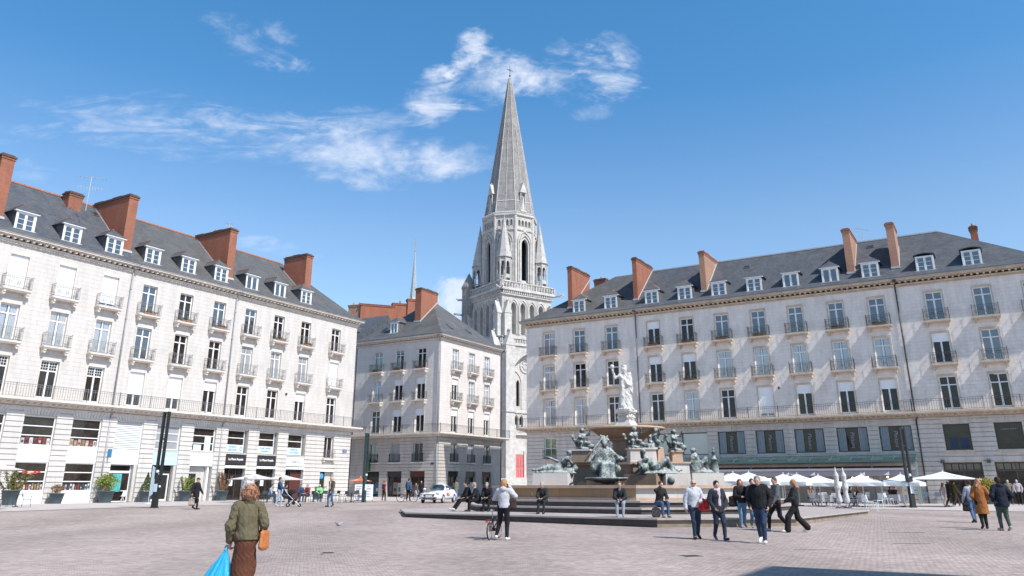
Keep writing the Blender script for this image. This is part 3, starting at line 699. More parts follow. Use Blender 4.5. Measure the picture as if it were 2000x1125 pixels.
# ------------------------------------------------------------------ shopfronts
MT['signBlack'] = simple('black_sign', (.035, .03, .032), .4); MT['signBlue'] = simple('pale_blue_sign', (.50, .62, .68), .5, nscale=2, namt=.05)
MT['blue'] = simple('blue_sign', (.07, .32, .58), .45); MT['blueD'] = simple('dark_blue_enamel', (.02, .07, .28), .4); MT['txtW'] = simple('white_lettering', (.85, .85, .85), .5)
MT['txtK'] = simple('dark_lettering', (.10, .09, .09), .5); MT['txtB'] = simple('blue_lettering', (.08, .24, .42), .5); MT['film'] = simple('white_window_film', (.62, .74, .82), .5)
MT['red'] = simple('red_board', (.55, .05, .03), .5); MT['teal'] = simple('teal_poster', (.10, .45, .45), .5, nscale=3, namt=.6)
MT['cream'] = simple('cream_reveal', (.55, .52, .48), .7, nscale=2, namt=.15); MT['maroon'] = simple('maroon_interior', (.10, .025, .018), .6, nscale=2, namt=.3)
MT['tealG'] = simple('teal_glass', (.045, .085, .082), .15, nscale=.6, namt=.3, spec=.7); MT['curt'] = None
def curtain_mat():
    m, nt, b = newmat('blue_striped_curtain'); N, L = nt.nodes, nt.links; tc = N.new('ShaderNodeTexCoord')
    wv = N.new('ShaderNodeTexWave'); wv.bands_direction = 'X'; wv.inputs['Scale'].default_value = 3.6; wv.inputs['Distortion'].default_value = .5; L.new(tc.outputs['Object'], wv.inputs['Vector'])
    cr = N.new('ShaderNodeValToRGB'); cr.color_ramp.elements[0].position = .35; cr.color_ramp.elements[0].color = (.09, .115, .13, 1); cr.color_ramp.elements[1].position = .62; cr.color_ramp.elements[1].color = (.36, .40, .43, 1)
    L.new(wv.outputs[0], cr.inputs[0]); L.new(cr.outputs[0], b.inputs['Base Color']); b.inputs['Roughness'].default_value = .6
    return m
MT['curt'] = curtain_mat()
def goods(M, B, xa, xb, y, z, h, n, seed, name='display'):
    rng = random.Random(seed); cols = [(.22, .05, .04), (.05, .12, .25), (.5, .47, .44), (.04, .04, .05), (.6, .6, .62), (.3, .2, .12), (.06, .2, .26), (.5, .36, .32)]
    mats = [simple('poster_colour', c, .5, nscale=9, namt=.6) for c in rng.sample(cols, 5)]
    mb = MB(M); w_ = (xb - xa) / n
    for i in range(n):
        mb.cur = rng.randrange(5); hh = h * rng.uniform(.75, 1); mb.box(xa + i * w_ + .03, xa + (i + 1) * w_ - .03, y, y + .03, z, z + hh)
        mb.cur = rng.randrange(5); mb.box(xa + i * w_ + w_ * .25, xa + (i + 1) * w_ - w_ * .25, y - .015, y - .001, z + hh * .25, z + hh * rng.uniform(.5, .8))
    return mb.build(name, mats, B.root)
def lettering(B, M, rz, x, y, z, txt, size, mat, parent=None, rot=0.0, **k):
    me = text_mesh(txt, size, MT[mat], **k)
    rm = Matrix.Rotation(rz, 4, 'Z') @ Matrix.Rotation(R(90), 4, 'X') @ Matrix.Rotation(rot, 4, 'Z')
    o = link('lettering', me, B.root, M @ Vector((x, y, z))); o.rotation_euler = rm.to_euler()
    return o
I4 = Matrix.Identity(4)
def sheet_part(B, M, name, mat, *boxes):
    mb = MB(M)
    for b in boxes: mb.box(*b)
    return mb.build(name, MT[mat], B.root)
def rows_window(B, M, c, hw, z0, z1, rows, y=.14, fr='white', gl='glassS', t=.07, cols=1, name='shop_window'):
    mb = MB(M); mb.box(c - hw, c - hw + t, y - .05, y + .05, z0, z1); mb.box(c + hw - t, c + hw, y - .05, y + .05, z0, z1)
    for i in range(rows + 1): z = z0 + (z1 - z0 - t) * i / rows; mb.box(c - hw + t, c + hw - t, y - .05, y + .05, z, z + t)
    for i in range(1, cols): x = c - hw + 2 * hw * i / cols; mb.box(x - t / 2, x + t / 2, y - .045, y + .045, z0 + t, z1 - t)
    f = mb.build(name, MT[fr], B.root)
    g = MB(M); g.box(c - hw + .02, c + hw - .02, y + .0, y + .02, z0 + .02, z1 - .02); g.build('pane', MT[gl], f)
    return f
def bay(B, M, rz, c, kind, gz, seed=0):
    hw = 1.18; E0, E1, S0, S1 = 4.40, 6.42, 3.18, 3.18
    if kind == 'book':
        rows_window(B, M, c, hw - .0, 4.36, 6.42, 3); sheet_part(B, M, 'sign_panel', 'whiteS', (c - hw, c + hw, .04, .16, 3.22, 4.36))
        rows_window(B, M, c, hw, 1.22, 3.22, 3); sheet_part(B, M, 'stall_riser', 'whiteS', (c - hw, c + hw, .04, .16, gz - .3, 1.22))
        goods(M, B, c - hw + .1, c + hw - .1, .10, 4.44, .54, 7, seed + 1, 'poster_row'); goods(M, B, c - hw + .1, c + hw - .1, .10, 1.30, .46, 11, seed + 2, 'shop_display')
        if seed % 2:
            mb = MB(M)
            for i in range(5): x = c - .55 + i * .27; mb.slab_xz([(x, 2.35 + .05 * abs(i - 2)), (x + .25, 2.35 + .05 * abs(i - 1.5)), (x + .22, 2.6), (x + .03, 2.62)], .07, .09)
            mb.build('hanging_banner', MT['red'], B.root)
            lettering(B, M, rz, c, .06, 2.5, '-50%', .24, 'txtW')
    elif kind == 'louvre':
        mb = MB(M); mb.box(c - hw, c - hw + .06, .06, .2, 4.36, 6.42); mb.box(c + hw - .06, c + hw, .06, .2, 4.36, 6.42)
        n = 15
        for i in range(n): z = 4.4 + 2.0 * i / n; mb.poly([(c - hw + .06, .10, z), (c + hw - .06, .10, z), (c + hw - .06, .17, z + .12), (c - hw + .06, .17, z + .12)])
        mb.build('louvre_blind', MT['lam'], B.root); sheet_part(B, M, 'blind_backing', 'cream', (c - hw, c + hw, .19, .22, 4.3, 6.42))
        sheet_part(B, M, 'sign_panel', 'whiteS', (c - hw, c + hw, .03, .3, 3.20, 4.34))
        rows_window(B, M, c - .15, hw - .15, gz, 3.2, 1, y=.40, fr='white'); sheet_part(B, M, 'transom', 'white', (c - hw + .05, c + hw - .35, .33, .43, 2.55, 2.72))
        sheet_part(B, M, 'reveal_panel', 'cream', (c + hw - .28, c + hw - .02, .05, .45, gz, 3.2))
        sheet_part(B, M, 'window_poster', 'teal', (c - .62, c + .18, .33, .36, gz + .75, gz + 2.1))
        mb = MB(M); mb.box(c - 1.62, c - 1.58, -.6, -.08, 3.7, 4.3); mb.build('projecting_sign', MT['blue'], B.root)
        mb = MB(M); mb.box(c + .2, c + .6, .25, .29, gz + .8, gz + .85); mb.box(c + .25, c + .6, .1, .3, gz + .40, gz + .45)
        for a, b_ in ((.28, .12), (.58, .12), (.28, .28), (.58, .28)): mb.cyl((c + a, b_, gz), (c + .43, .2, gz + .42), .015, n=5)
        mb.slab_xz([(c + .28, gz + .45), (c + .6, gz + .45), (c + .66, gz + .85), (c + .4, gz + .85)], .12, .15); mb.build('shop_stool', MT['whiteS'], B.root)
    elif kind == 'bluesign':
        rows_window(B, M, c, hw, 4.45, 6.42, 3, y=.2, gl='glassC'); sheet_part(B, M, 'sill', 'cream', (c - hw, c + hw, .0, .3, 4.30, 4.42))
        sheet_part(B, M, 'sign_panel', 'signBlue', (c - hw, c + hw, .0, .3, 3.22, 4.29)); lettering(B, M, rz, c + .15, -.005, 3.72, 'Banque Postale', .24, 'txtW')
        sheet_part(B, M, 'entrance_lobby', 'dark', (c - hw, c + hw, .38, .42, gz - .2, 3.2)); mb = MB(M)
        for xx in (c - .78, c - .05, c + .68): mb.box(xx, xx + .1, .28, .36, gz, gz + 2.15)
        mb.box(c - .68, c + .68, .285, .355, gz + 2.05, gz + 2.15); mb.box(c - .68, c + .68, .285, .355, gz, gz + .15); mb.build('door', MT['white'], B.root)
        sheet_part(B, M, 'reveal_panel', 'cream', (c + hw - .26, c + hw - .02, .02, .37, gz, 3.2))
    elif kind == 'paleopen':
        rows_window(B, M, c, hw, 4.45, 6.42, 3, y=.2); sheet_part(B, M, 'sill', 'cream', (c - hw, c + hw, .0, .3, 4.30, 4.42))
        sheet_part(B, M, 'sign_panel', 'whiteS', (c - hw, c + hw, .0, .3, 3.22, 4.29)); sheet_part(B, M, 'window_film', 'film', (c - .9, c - .1, .14, .16, 4.5, 5.0), (c + .2, c + .85, .14, .16, 4.5, 5.7))
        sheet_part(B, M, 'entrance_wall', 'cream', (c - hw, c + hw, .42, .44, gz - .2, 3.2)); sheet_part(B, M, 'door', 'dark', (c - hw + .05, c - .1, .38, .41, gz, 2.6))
        sheet_part(B, M, 'reveal_panel', 'white', (c + hw - .4, c + hw - .2, .1, .37, gz, 3.2))
    elif kind in ('blacksign', 'whitesign'):
        rows_window(B, M, c - .12, hw - .12, 4.45, 6.42, 3, y=.25); sheet_part(B, M, 'window_film', 'film', (c - hw + .08, c + hw - .32, .16, .18, 4.5, 5.12))
        t1, t2 = {0: ('SYNDIC', 'GESTION'), 1: ('LOUER - VENDRE', 'IMMOBILIER'), 2: ('VENTE &', 'LOCATION')}[seed]
        k = .28 if seed != 1 else .20
        dx_ = -.35 if seed == 0 else -.12
        lettering(B, M, rz, c + dx_, .15, 4.96, t1, k * .85, 'txtB'); lettering(B, M, rz, c + dx_, .15, 4.70, t2, k * .85, 'txtB')
        if seed == 0: mb = MB(M); mb.torus((c + .62, .15, 4.82), .13, .025, 'y', 16, 5); mb.build('round_logo', MT['txtB'], B.root)
        sheet_part(B, M, 'sill', 'cream', (c - hw, c + hw, .0, .3, 4.32, 4.42))
        if kind == 'blacksign':
            sheet_part(B, M, 'sign_panel', 'signBlack', (c - hw, c + hw, -.02, .3, 3.42, 4.28)); lettering(B, M, rz, c + .02, -.032, 3.88, 'La Place Royale', .27, 'txtW', bold=.006)
        else:
            sheet_part(B, M, 'sign_panel', 'whiteS', (c - hw, c + hw, -.02, .3, 3.42, 4.28)); lettering(B, M, rz, c + .1, -.032, 3.85, 'Cosy G.', .36, 'txtK')
        sheet_part(B, M, 'awning_box', 'white', (c - hw, c + hw, -.16, .3, 3.12, 3.34))
        f = rows_window(B, M, c, hw, gz, 3.12, 1, y=.3, fr='iron', cols=3)
        if kind == 'whitesign': sheet_part(B, M, 'door_board', 'maroon', (c - .3, c + hw - .1, .2, .24, gz, 2.9))
        else: sheet_part(B, M, 'menu_board', 'whiteS', (c - .3, c + .1, .2, .22, gz + 1.2, gz + 1.7))
    elif kind == 'door':
        a = .68; rows_window(B, M, c, a, 4.30, 6.42, 1, y=.2, cols=2); mb = MB(M); railing_run(mb, c - .8, c + .8, -.32, 4.25, .85); mb.build('railing', MT['ironL'], B.root)
        sheet_part(B, M, 'balcony', 'trim', (c - .9, c + .9, -.4, -.002, 4.1, 4.25), (c - .8, c - .6, -.3, -.002, 3.9, 4.1), (c + .6, c + .8, -.3, -.002, 3.9, 4.1))
        sheet_part(B, M, 'lintel', 'whiteS', (c - 1.02, c + 1.02, -.10, -.002, 2.98, 3.16))
        sheet_part(B, M, 'entrance_lobby', 'dark', (c - .98, c + .98, .40, .43, gz - .2, 2.98)); sheet_part(B, M, 'door', 'cream', (c + .1, c + .95, .3, .36, gz, 2.95))
        mb = MB(M); mb.cyl((c - .72, -.02, 2.55), (c - .72, -.08, 2.55), .26, n=20); mb.build('round_sign', MT['blue'], B.root)
    elif kind == 'curtain':
        f = rows_window(B, M, c, 1.28, 4.42, 6.48, 1, y=.2, fr='iron', gl='glassS')
        for sx in (-1, 1):
            mb = MB(M)
            for i in range(9):
                x0 = c + sx * (.52 + .075 * i); x1 = c + sx * (.52 + .075 * (i + 1)); y0 = .1 + .025 * (i % 2); y1 = .1 + .025 * ((i + 1) % 2)
                P = [(x0, y0, 4.5), (x1, y1, 4.5), (x1 + sx * .0, y1, 6.42), (x0, y0, 6.42)]; mb.poly(P if sx > 0 else P[::-1])
            mb.build('curtain', MT['curt'], B.root)
        lettering(B, M, rz, c, .1, 5.42, 'Plaisant', .46, 'txtG', rot=R(-90), shear=.3)
    elif kind == 'reflect':
        rows_window(B, M, c, 1.28, 4.42, 6.48, 1, y=.2, fr='iron', gl='glassC', cols=1)
    elif kind == 'dark2':
        rows_window(B, M, c, .98, 4.42, 6.48, 1, y=.22, fr='iron'); sheet_part(B, M, 'sill', 'trimR', (c - 1.1, c + 1.1, -.12, -.002, 4.12, 4.36))
        if seed == 0: sheet_part(B, M, 'shop_display', 'navy', (c - .6, c - .05, .16, .2, 4.55, 5.35), (c + .15, c + .75, .16, .2, 4.55, 5.35))
        else: lettering(B, M, rz, c, .17, 5.95, 'LINGERIE  FEMME', .14, 'txtG')
        f = rows_window(B, M, c, 1.42, gz, 3.42, 1, y=.3, fr='brz', gl='glassS', cols=2, t=.1); sheet_part(B, M, 'transom', 'brz', (c - 1.4, c + 1.4, .2, .33, 2.72, 2.82))
        mb = MB(M)
        for i in range(5): mb.box(c - 1.3 + i * .53, c - 1.3 + i * .53 + .44, .26, .28, 2.85, 3.3)
        mb.build('transom_light', MT['tan'], B.root)
    elif kind == 'plain':
        a = .70; rows_window(B, M, c, a, 4.35, 6.42, 1, y=.2, cols=2, gl='glassC' if seed % 2 else 'glass', fr='greyf'); mb = MB(M); railing_run(mb, c - .78, c + .78, -.18, 4.30, .95, step=.11, deco=False)
        for x in (-.78, .78): mb.box(c + x - .015, c + x + .015, -.18, -.05, 4.32, 5.25)
        mb.build('railing', MT['iron'], B.root); sheet_part(B, M, 'sill', B.pal['trim'], (c - .95, c + .95, -.22, -.002, 4.12, 4.27))
        hw = 1.12
        rows_window(B, M, c, hw, gz, 3.25, 1, y=.32, fr='brz', gl='glassS', cols=2 + seed % 2); sheet_part(B, M, 'fascia', {0: 'dark', 1: 'signBlack', 2: 'maroon', 3: 'greenD'}[seed % 4], (c - hw, c + hw, .1, .34, 2.62, 3.25))
        goods(M, B, c - hw + .15, c + hw - .15, .24, gz + .3, 1.4, 3, seed + 40, 'shop_display')
    elif kind == 'greenwin':
        a = .72; rows_window(B, M, c, a, 4.35, 6.42, 2, y=.2, cols=2, gl='glassG' if seed < 2 else 'glassC'); mb = MB(M); railing_run(mb, c - .85, c + .85, -.2, 4.30, .9, step=.11, deco=False); mb.build('railing', MT['iron'], B.root)
        sheet_part(B, M, 'sill', B.pal['trim'], (c - 1, c + 1, -.24, -.002, 4.12, 4.27)); rows_window(B, M, c, 1.1, gz, 3.25, 1, y=.32, fr='brz', gl='glassS', cols=2)
MT['pipeB'] = simple('blue_grey_downpipe', (.12, .13, .155), .5, nscale=4, namt=.2); MT['navy'] = simple('navy_shirt', (.03, .05, .10), .8); MT['soot'] = simple('sooty_tile_cap', (.13, .075, .055), .9, nscale=4, namt=.5)
MT['txtG'] = simple('grey_lettering', (.30, .32, .34), .5); MT['brz'] = simple('bronze_frame', (.10, .075, .065), .5, nscale=3, namt=.2); MT['tan'] = simple('tan_pane', (.20, .17, .13), .3, nscale=3, namt=.3)
MT['greyf'] = simple('grey_frame', (.42, .42, .42), .5); MT['greenD'] = simple('dark_green_fascia', (.012, .045, .03), .4); MT['glassG'] = glass_mat('window_glass_green_room', (.06, .15, .04))
OPEN = {'book': lambda c, g: [(c - 1.18, c + 1.18, g - .3, 6.42)], 'door': lambda c, g: [(c - .68, c + .68, 4.25, 6.42), (c - .98, c + .98, g - .3, 3.0)],
        'curtain': lambda c, g: [(c - 1.28, c + 1.28, 4.42, 6.48)], 'reflect': lambda c, g: [(c - 1.28, c + 1.28, 4.42, 6.48)],
        'dark2': lambda c, g: [(c - .98, c + .98, 4.40, 6.48), (c - 1.42, c + 1.42, g - .3, 3.42)],
        'plain': lambda c, g: [(c - .70, c + .70, 4.28, 6.42), (c - 1.12, c + 1.12, g - .3, 3.25)], 'greenwin': lambda c, g: [(c - .72, c + .72, 4.28, 6.42), (c - 1.1, c + 1.1, g - .3, 3.25)]}
for k in ('louvre', 'bluesign', 'paleopen', 'blacksign', 'whitesign'): OPEN[k] = OPEN['book']
def fill_face(B, M, rz, x0, x1, cols, gz, rail=None, flowers=()):
    B.upper(M, rz, x0, x1, cols, flowers); ops = []
    for c in cols: ops += OPEN[c['low']](c['c'], gz)
    B.lower(M, rz, x0, x1, ops, gz)
    for i, c in enumerate(cols):
        B.voussoirs(M, c['c'], {'door': 1.4, 'plain': 1.5, 'greenwin': 1.5, 'dark2': 2.0}.get(c['low'], 2.4), 6.50)
        bay(B, M, rz, c['c'], c['low'], gz, c.get('seed', 0))
    B.modillions(M, x0 + .1, x1 - .1)
    a, b = rail or (x0, x1); B.long_rail(M, a, b)

PL = dict(wall='lime', rust='rust', trim='trim', iron='ironL'); PR = dict(wall='limeR', rust='rustR', trim='trimR', iron='iron')
PM = dict(wall='lime_y', rust='rustM', trim='trim', iron='iron')
MT['rustM'] = stone_mat('banded_grey_limestone', (.55, .50, .46), (.48, .435, .40), (.36, .33, .30), 1.3, 4, 'sum', mortar=.007, streak=.2, dirtamt=.4, dirt=(.33, .30, .28))
gL, gR = .40, .21
# --- left side, three houses sharing one design
def o_at(O, d, s): return Vector((O.x + d.x * s, O.y + d.y * s))
S1, S2 = -27.78, -16.9
B1 = Building('stone_townhouse', o_at(O_L, dL, -49.0), RZ_L, 0, 49 + S1, 12.6, 'white stone townhouse at the left edge, closed white blinds on top, poster-filled shopfronts below', PL, endL=True, hipL=7)
cols = [dict(c=49 + s, up=u, low='book', seed=i, lat=True) for i, (s, u) in enumerate(((-44.1, 'bcd'), (-40.5, 'bcd'), (-36.85, 'bcd'), (-33.22, 'bcd'), (-29.6, 'Bcd')))]
fill_face(B1, I4, 0, 0, 49 + S1, cols, gL); B1.shell('slate', gL)
for s in (-44.1, -40.5, -36.85, -33.22, -29.6): dormer(B1, 49 + s, slate='slate')
chimney(B1, 49 - 39.1, 1.0, 6.3, 25.3, .95, pots=0); chimney(B1, 49 - 31.55, 4.9, 5.9, 25.45, 1.2, pots=0, zb=23.3)
skylight(B1, 49 - 28.9, 5.2, .55, .7); B1.pipe(49 + S1 - .06, gL, 18.9, 'pipe'); B1.ridge_tiles()
B2 = Building('stone_townhouse', o_at(O_L, dL, S1), RZ_L, 0, S2 - S1, 12.6, 'middle white stone townhouse of the left row, with pale blue bank sign over its door', PL)
cols = [dict(c=s - S1, up=u, low=l) for s, u, l in ((-26.0, 'ggp', 'louvre'), (-22.36, 'ddp', 'bluesign'), (-18.74, 'gdh', 'paleopen'))]
fill_face(B2, I4, 0, 0, S2 - S1, cols, gL, flowers={(4, 0), (4, 1), (4, 2)}); B2.shell('slateW', gL)
for s in (-26.0, -22.36, -18.74): dormer(B2, s - S1, slate='slateW')
chimney(B2, -.78, 1.0, 6.3, 25.4, .85, pots=0); B2.pipe(S2 - S1 - .1, gL, 18.9, 'pipe'); B2.ridge_tiles()
B3 = Building('stone_townhouse', o_at(O_L, dL, S2), RZ_L, 0, -S2, 12.6, 'white stone townhouse ending the left row, black shop signs above its cafe terrace', PL, endR=True, hipR=6.0)
cols = [dict(c=s - S2, up=u, low=l, seed=i) for i, (s, u, l) in enumerate(((-15.06, 'gcd', 'blacksign'), (-11.43, 'dcd', 'blacksign'), (-7.76, 'dch', 'whitesign'), (-3.27, 'dbd', 'door')))]
fill_face(B3, I4, 0, 0, -S2, cols, gL, rail=(0, -S2 + .85), flowers={(4, 1), (4, 2)}); B3.shell('slateW', gL)
for s in (-15.06, -11.43, -7.76): dormer(B3, s - S2, slate='slateW', panes=1 if s != -7.76 else 3)
chimney(B3, -.85, 1.0, 6.4, 25.35, .85, pots=1); chimney(B3, -7.05 - S2, 1.5, 4.9, 25.5, .9, pots=0); B3.ridge_tiles()
mb = MB(); mb.box(-S2 - 1.15, -S2 - .55, -.10, -.086, 4.9, 5.25); pl = mb.build('street_plate', MT['blueD'], B3.root)
lettering(B3, I4, 0, -S2 - .85, -.105, 5.12, 'PLACE', .12, 'txtW'); lettering(B3, I4, 0, -S2 - .85, -.105, 4.99, 'ROYALE', .11, 'txtW')
mb = MB(); mb.cyl((-8.9 - S2 - .8, -.02, 10.2), (-8.9 - S2 - .8, -.1, 10.2), .12, n=8); mb.build('tie_anchor', MT['iron'], B3.root)
for B_ in (B1, B2, B3): B_.finish()
# --- right side
T1, T2, T3 = 13.2, 38.05, 50.4
C1 = Building('stone_townhouse', o_at(O_R, dX, 0), RZ_R, 0, T1, 12.0, 'grey stone townhouse starting the right row, behind the fountain, with hipped slate end', PR, endL=True, hipL=8.6, ridge=24.75)
cols = [dict(c=s, up=u, low='greenwin', seed=i) for i, (s, u) in enumerate(((2.85, 'ccc'), (6.58, 'gdc'), (10.4, 'gdd')))]
fill_face(C1, I4, 0, 0, T1, cols, gR, rail=(-.85, T1)); C1.shell('slateW', gR)
for s in (6.5, 10.3): dormer(C1, s, slate='slateW', front=.4)
chimney(C1, 4.75, 1.2, 5.9, 25.3, .55, pots=0, zb=19.5)
chimney(C1, 4.9, 8.0, 9.0, 25.25, 1.5, pots=1, zb=22)
C2 = Building('stone_townhouse', o_at(O_R, dX, T1), RZ_R, 0, T2 - T1, 12.0, 'long grey stone townhouse of the right row, striped curtains above its green glass canopy', PR, ridge=24.75)
ss = (15.12, 18.69, 22.25, 25.82, 29.32, 32.94, 36.42); us = ('hhd', 'dhc', 'gcd', 'gcB', 'gch', 'gch', 'gch'); lw = ('reflect', 'reflect') + ('curtain',) * 5
cols = [dict(c=s - T1, up=u, low=l) for s, u, l in zip(ss, us, lw)]
fill_face(C2, I4, 0, 0, T2 - T1, cols, gR, flowers={(4, 0), (4, 1), (4, 2), (3, 1), (4, 3), (4, 5), (4, 6)}); C2.shell('slate', gR)
for i, s in enumerate((15.0, 18.6, 22.15, 25.7, 29.2, 32.8, 36.3)): dormer(C2, s - T1, slate='slateW' if i < 2 else 'slate', panes=3 if i not in (4, 5) else 1, front=.4)
chimney(C2, 12.65 - T1, 1.2, 6.0, 25.2, .5, pots=0); chimney(C2, 20.11 - T1, 1.2, 6.0, 24.8, .58, pots=1, mat='brickP'); chimney(C2, 34.24 - T1, 1.2, 5.6, 24.9, .66, pots=1, mat='brickP')
skylight(C2, 24.2 - T1, 4.4, .7, .5); skylight(C2, 36.2 - T1, 5.0, .7, .5); C2.pipe(.05, gR, 18.9, 'pipeB'); C2.ridge_tiles('lead')
mb = MB(); mb.cyl((13.9, -.02, 10.25), (13.9, -.1, 10.25), .13, n=4); mb.build('tie_anchor', MT['iron'], C2.root)
C3 = Building('stone_townhouse', o_at(O_R, dX, T2), RZ_R, 0, T3 - T2, 12.0, 'grey stone townhouse at the right edge, dark boutique windows on its ground floor', PR, endR=True, hipR=8.2, ridge=24.75)
cols = [dict(c=s - T2, up=u, low='dark2', seed=i) for i, (s, u) in enumerate(((41.04, 'ghd'), (44.75, 'ggd'), (48.4, 'ggd')))]
fill_face(C3, I4, 0, 0, T3 - T2, cols, gR, rail=(0, T3 - T2 + .85)); C3.shell('slate', gR)
for s in (38.9, ): dormer(C3, s + 1.95 - T2, slate='slate', style='flat', front=.4)
dormer(C3, 44.5 - T2, slate='slate', style='flat', front=.4)
chimney(C3, 38.06 - T2, 1.2, 4.2, 24.85, .66, pots=1, mat='brickP'); chimney(C3, 44.8 - T2, 6.6, 7.5, 24.9, .6, pots=1, zb=23); C3.pipe(.12, gR, 18.9, 'pipeD')
C3.ridge_tiles('lead')
for s in (-1.9, .1): pass
mb = MB(); [mb.box(x - .13, x + .13, -.3, -.06, 3.35, 3.6) for x in (1.6, 4.9, 8.5)]; mb.build('wall_lamp', MT['iron'], C3.root)
for B_ in (C1, C2, C3): B_.finish()
# --- the corner block in the middle, two faces and a pyramid roof
BM = Building('corner_stone_block', O_M, RZ_R, -13.3, 0, 13.9, 'pale stone corner block with pyramid slate roof and tall orange chimney, left of the church', PM, endL=True, endR=2, hipL=6.65, hipR=6.65, ridge=25.4)
cols = [dict(c=-s, up=u, low='plain', seed=i) for i, (s, u) in enumerate(((9.72, 'gcd'), (6.33, 'ghh'), (2.9, 'dhh')))]
fill_face(BM, I4, 0, -13.3, 0, cols, .36, rail=(-13.3, .85), flowers={(4, 0), (4, 1), (4, 2)})
MQ = Matrix.Rotation(R(90), 4, 'Z')
cols = [dict(c=s, up=u, low='plain', seed=i + 4) for i, (s, u) in enumerate(((3.1, 'chh'), (6.75, 'cch'), (10.35, 'cch')))]
fill_face(BM, MQ, R(90), 0, 13.9, cols, .36, rail=(-.85, 14.7)); BM.shell('slateW', .36)
dormer(BM, -8.2, slate='slateW', front=.9, panes=1, wd=1.2); skylight(BM, -10.2, 1.6, .9, 1.1)
MQm = Matrix.Translation((0, 0, 0))
for yy in (4.0, 8.3):
    sl = (25.4 - 19.86) / (6.65 - .45); xx = -1.7; a = math.atan(sl); M_ = Matrix.Translation((xx, yy, BM.roof_z(1.7))) @ Matrix.Rotation(a, 4, 'Y'); mb = MB(M_); mb.box(-.5, .5, -.35, .35, -.1, .08); so = mb.build('skylight', MT['zinc'], BM.roof)
    m2 = MB(M_); m2.box(-.43, .43, -.28, .28, .06, .09); m2.build('pane', MT['glass'], so)
chimney(BM, -6.25, 2.6, 6.2, 26.1, .95, pots=0, zb=20.5); BM.pipe(-.12, .3, 18.9, 'pipe'); BM.pipe(13.7, .3, 18.9, 'pipeD', M=MQ)
mb = MB(); mb.box(-.95, -.5, -.11, -.087, 3.95, 4.2); mb.build('street_plate', MT['blueD'], BM.root)
mb = MB(); mb.box(-10.2, -10.0, -.9, -.1, 3.3, 4.6); mb.build('pharmacy_sign', MT['greenD'], BM.root)
mb = MB(); mb.box(-10.13, -10.07, -.93, -.9, 3.4, 4.5)
BM.finish()
# quoin strip, brightly lit, at the corner
BN = Building('street_house', o_at(O_M, dX, -30.5), RZ_R, 0, 16.9, 12.0, 'grey stone street house with slate dormer, half hidden behind the left row', PM, ridge=24.0)
cols = [dict(c=s, up='ggg', low='plain', seed=k) for k, s in enumerate((2.5, 6.2, 9.9, 13.6))]
fill_face(BN, I4, 0, 0, 16.9, cols, .36); BN.shell('slate', .36); dormer(BN, 14.6, slate='slate'); dormer(BN, 11, slate='slate'); BN.finish()
# ------------------------------------------------------------------ church
MT['church'] = stone_mat('church_limestone', (.66, .62, .58), (.58, .545, .515), (.42, .39, .36), .8, .34, 'sum', mortar=.012, streak=.26, dirt=(.28, .27, .26), dirtlo=.47, dirthi=.78, dirtamt=.62, mscale=.45, bump=.02)
MT['churchD'] = stone_mat('church_limestone_spire', (.40, .375, .36), (.32, .305, .295), (.23, .22, .21), .6, .30, 'sum', mortar=.02, streak=.3, dirt=(.20, .19, .185), dirtlo=.42, dirthi=.78, dirtamt=.65, mscale=.5, bump=.03)
MT['churchL'] = simple('church_moulding', (.57, .54, .51), .85, nscale=1.2, namt=.35, bump=.02, bscale=6)
MT['churchM'] = simple('spire_rib_stone', (.50, .475, .45), .85, nscale=1.2, namt=.35, bump=.02, bscale=6)
MT['leadb'] = simple('blue_grey_lead', (.36, .42, .46), .5, nscale=2, namt=.25)
MT['gold'] = simple('gilded_iron', (.45, .33, .12), .4, metal=.6)
def arch_pts(cx, w_, z0, zs, k=1.0, n=7):
    a = w_ / 2; r = w_ * k; pts = [(cx - a, z0), (cx + a, z0), (cx + a, zs)]
    cxr = cx + a - r; apex = math.sqrt(max(r * r - (r - a) ** 2, 0)); t1 = math.atan2(apex, cx - cxr)
    for i in range(1, n + 1): t = t1 * i / n; pts.append((cxr + r * math.cos(t), zs + r * math.sin(t)))
    cxl = cx - a + r
    for i in range(n - 1, -1, -1): t = t1 * i / n; pts.append((cxl - r * math.cos(t), zs + r * math.sin(t)))
    return pts
def wall_holes(mb, x0, x1, z0, z1, holes, y=0.0, rev=.5, back=True):
    outer = [Vector((x0, z0, 0)), Vector((x1, z0, 0)), Vector((x1, z1, 0)), Vector((x0, z1, 0))]
    loops = [outer] + [[Vector((p[0], p[1], 0)) for p in h] for h in holes]; flat = [p for l in loops for p in l]
    for t in tessellate_polygon(loops): mb.poly([(flat[i].x, y, flat[i].y) for i in t])
    for h in holes:
        n = len(h)
        for i in range(n): a, b = h[i], h[(i + 1) % n]; mb.poly([(a[0], y, a[1]), (b[0], y, b[1]), (b[0], y + rev, b[1]), (a[0], y + rev, a[1])])
        if back: mb.poly([(p[0], y + rev, p[1]) for p in h])
def arch_ring(mb, cx, w_, z0, zs, t, y0, y1, k=1.0, n=7):
    A = arch_pts(cx, w_, z0, zs, k, n); B = arch_pts(cx, w_ + 2 * t, z0, zs, k * w_ / (w_ + 2 * t) + .5 * (2 * t) / (w_ + 2 * t) * 1.6, n)
    A = A[1:] + A[:1]; B = B[1:] + B[:1]
    for i in range(len(A) - 1):
        a, b, c, d = A[i], A[i + 1], B[i + 1], B[i]
        mb.poly([(a[0], y0, a[1]), (b[0], y0, b[1]), (c[0], y0, c[1]), (d[0], y0, d[1])])
        mb.poly([(d[0], y0, d[1]), (c[0], y0, c[1]), (c[0], y1, c[1]), (d[0], y1, d[1])])
        mb.poly([(a[0], y1, a[1]), (b[0], y1, b[1]), (b[0], y0, b[1]), (a[0], y0, a[1])])
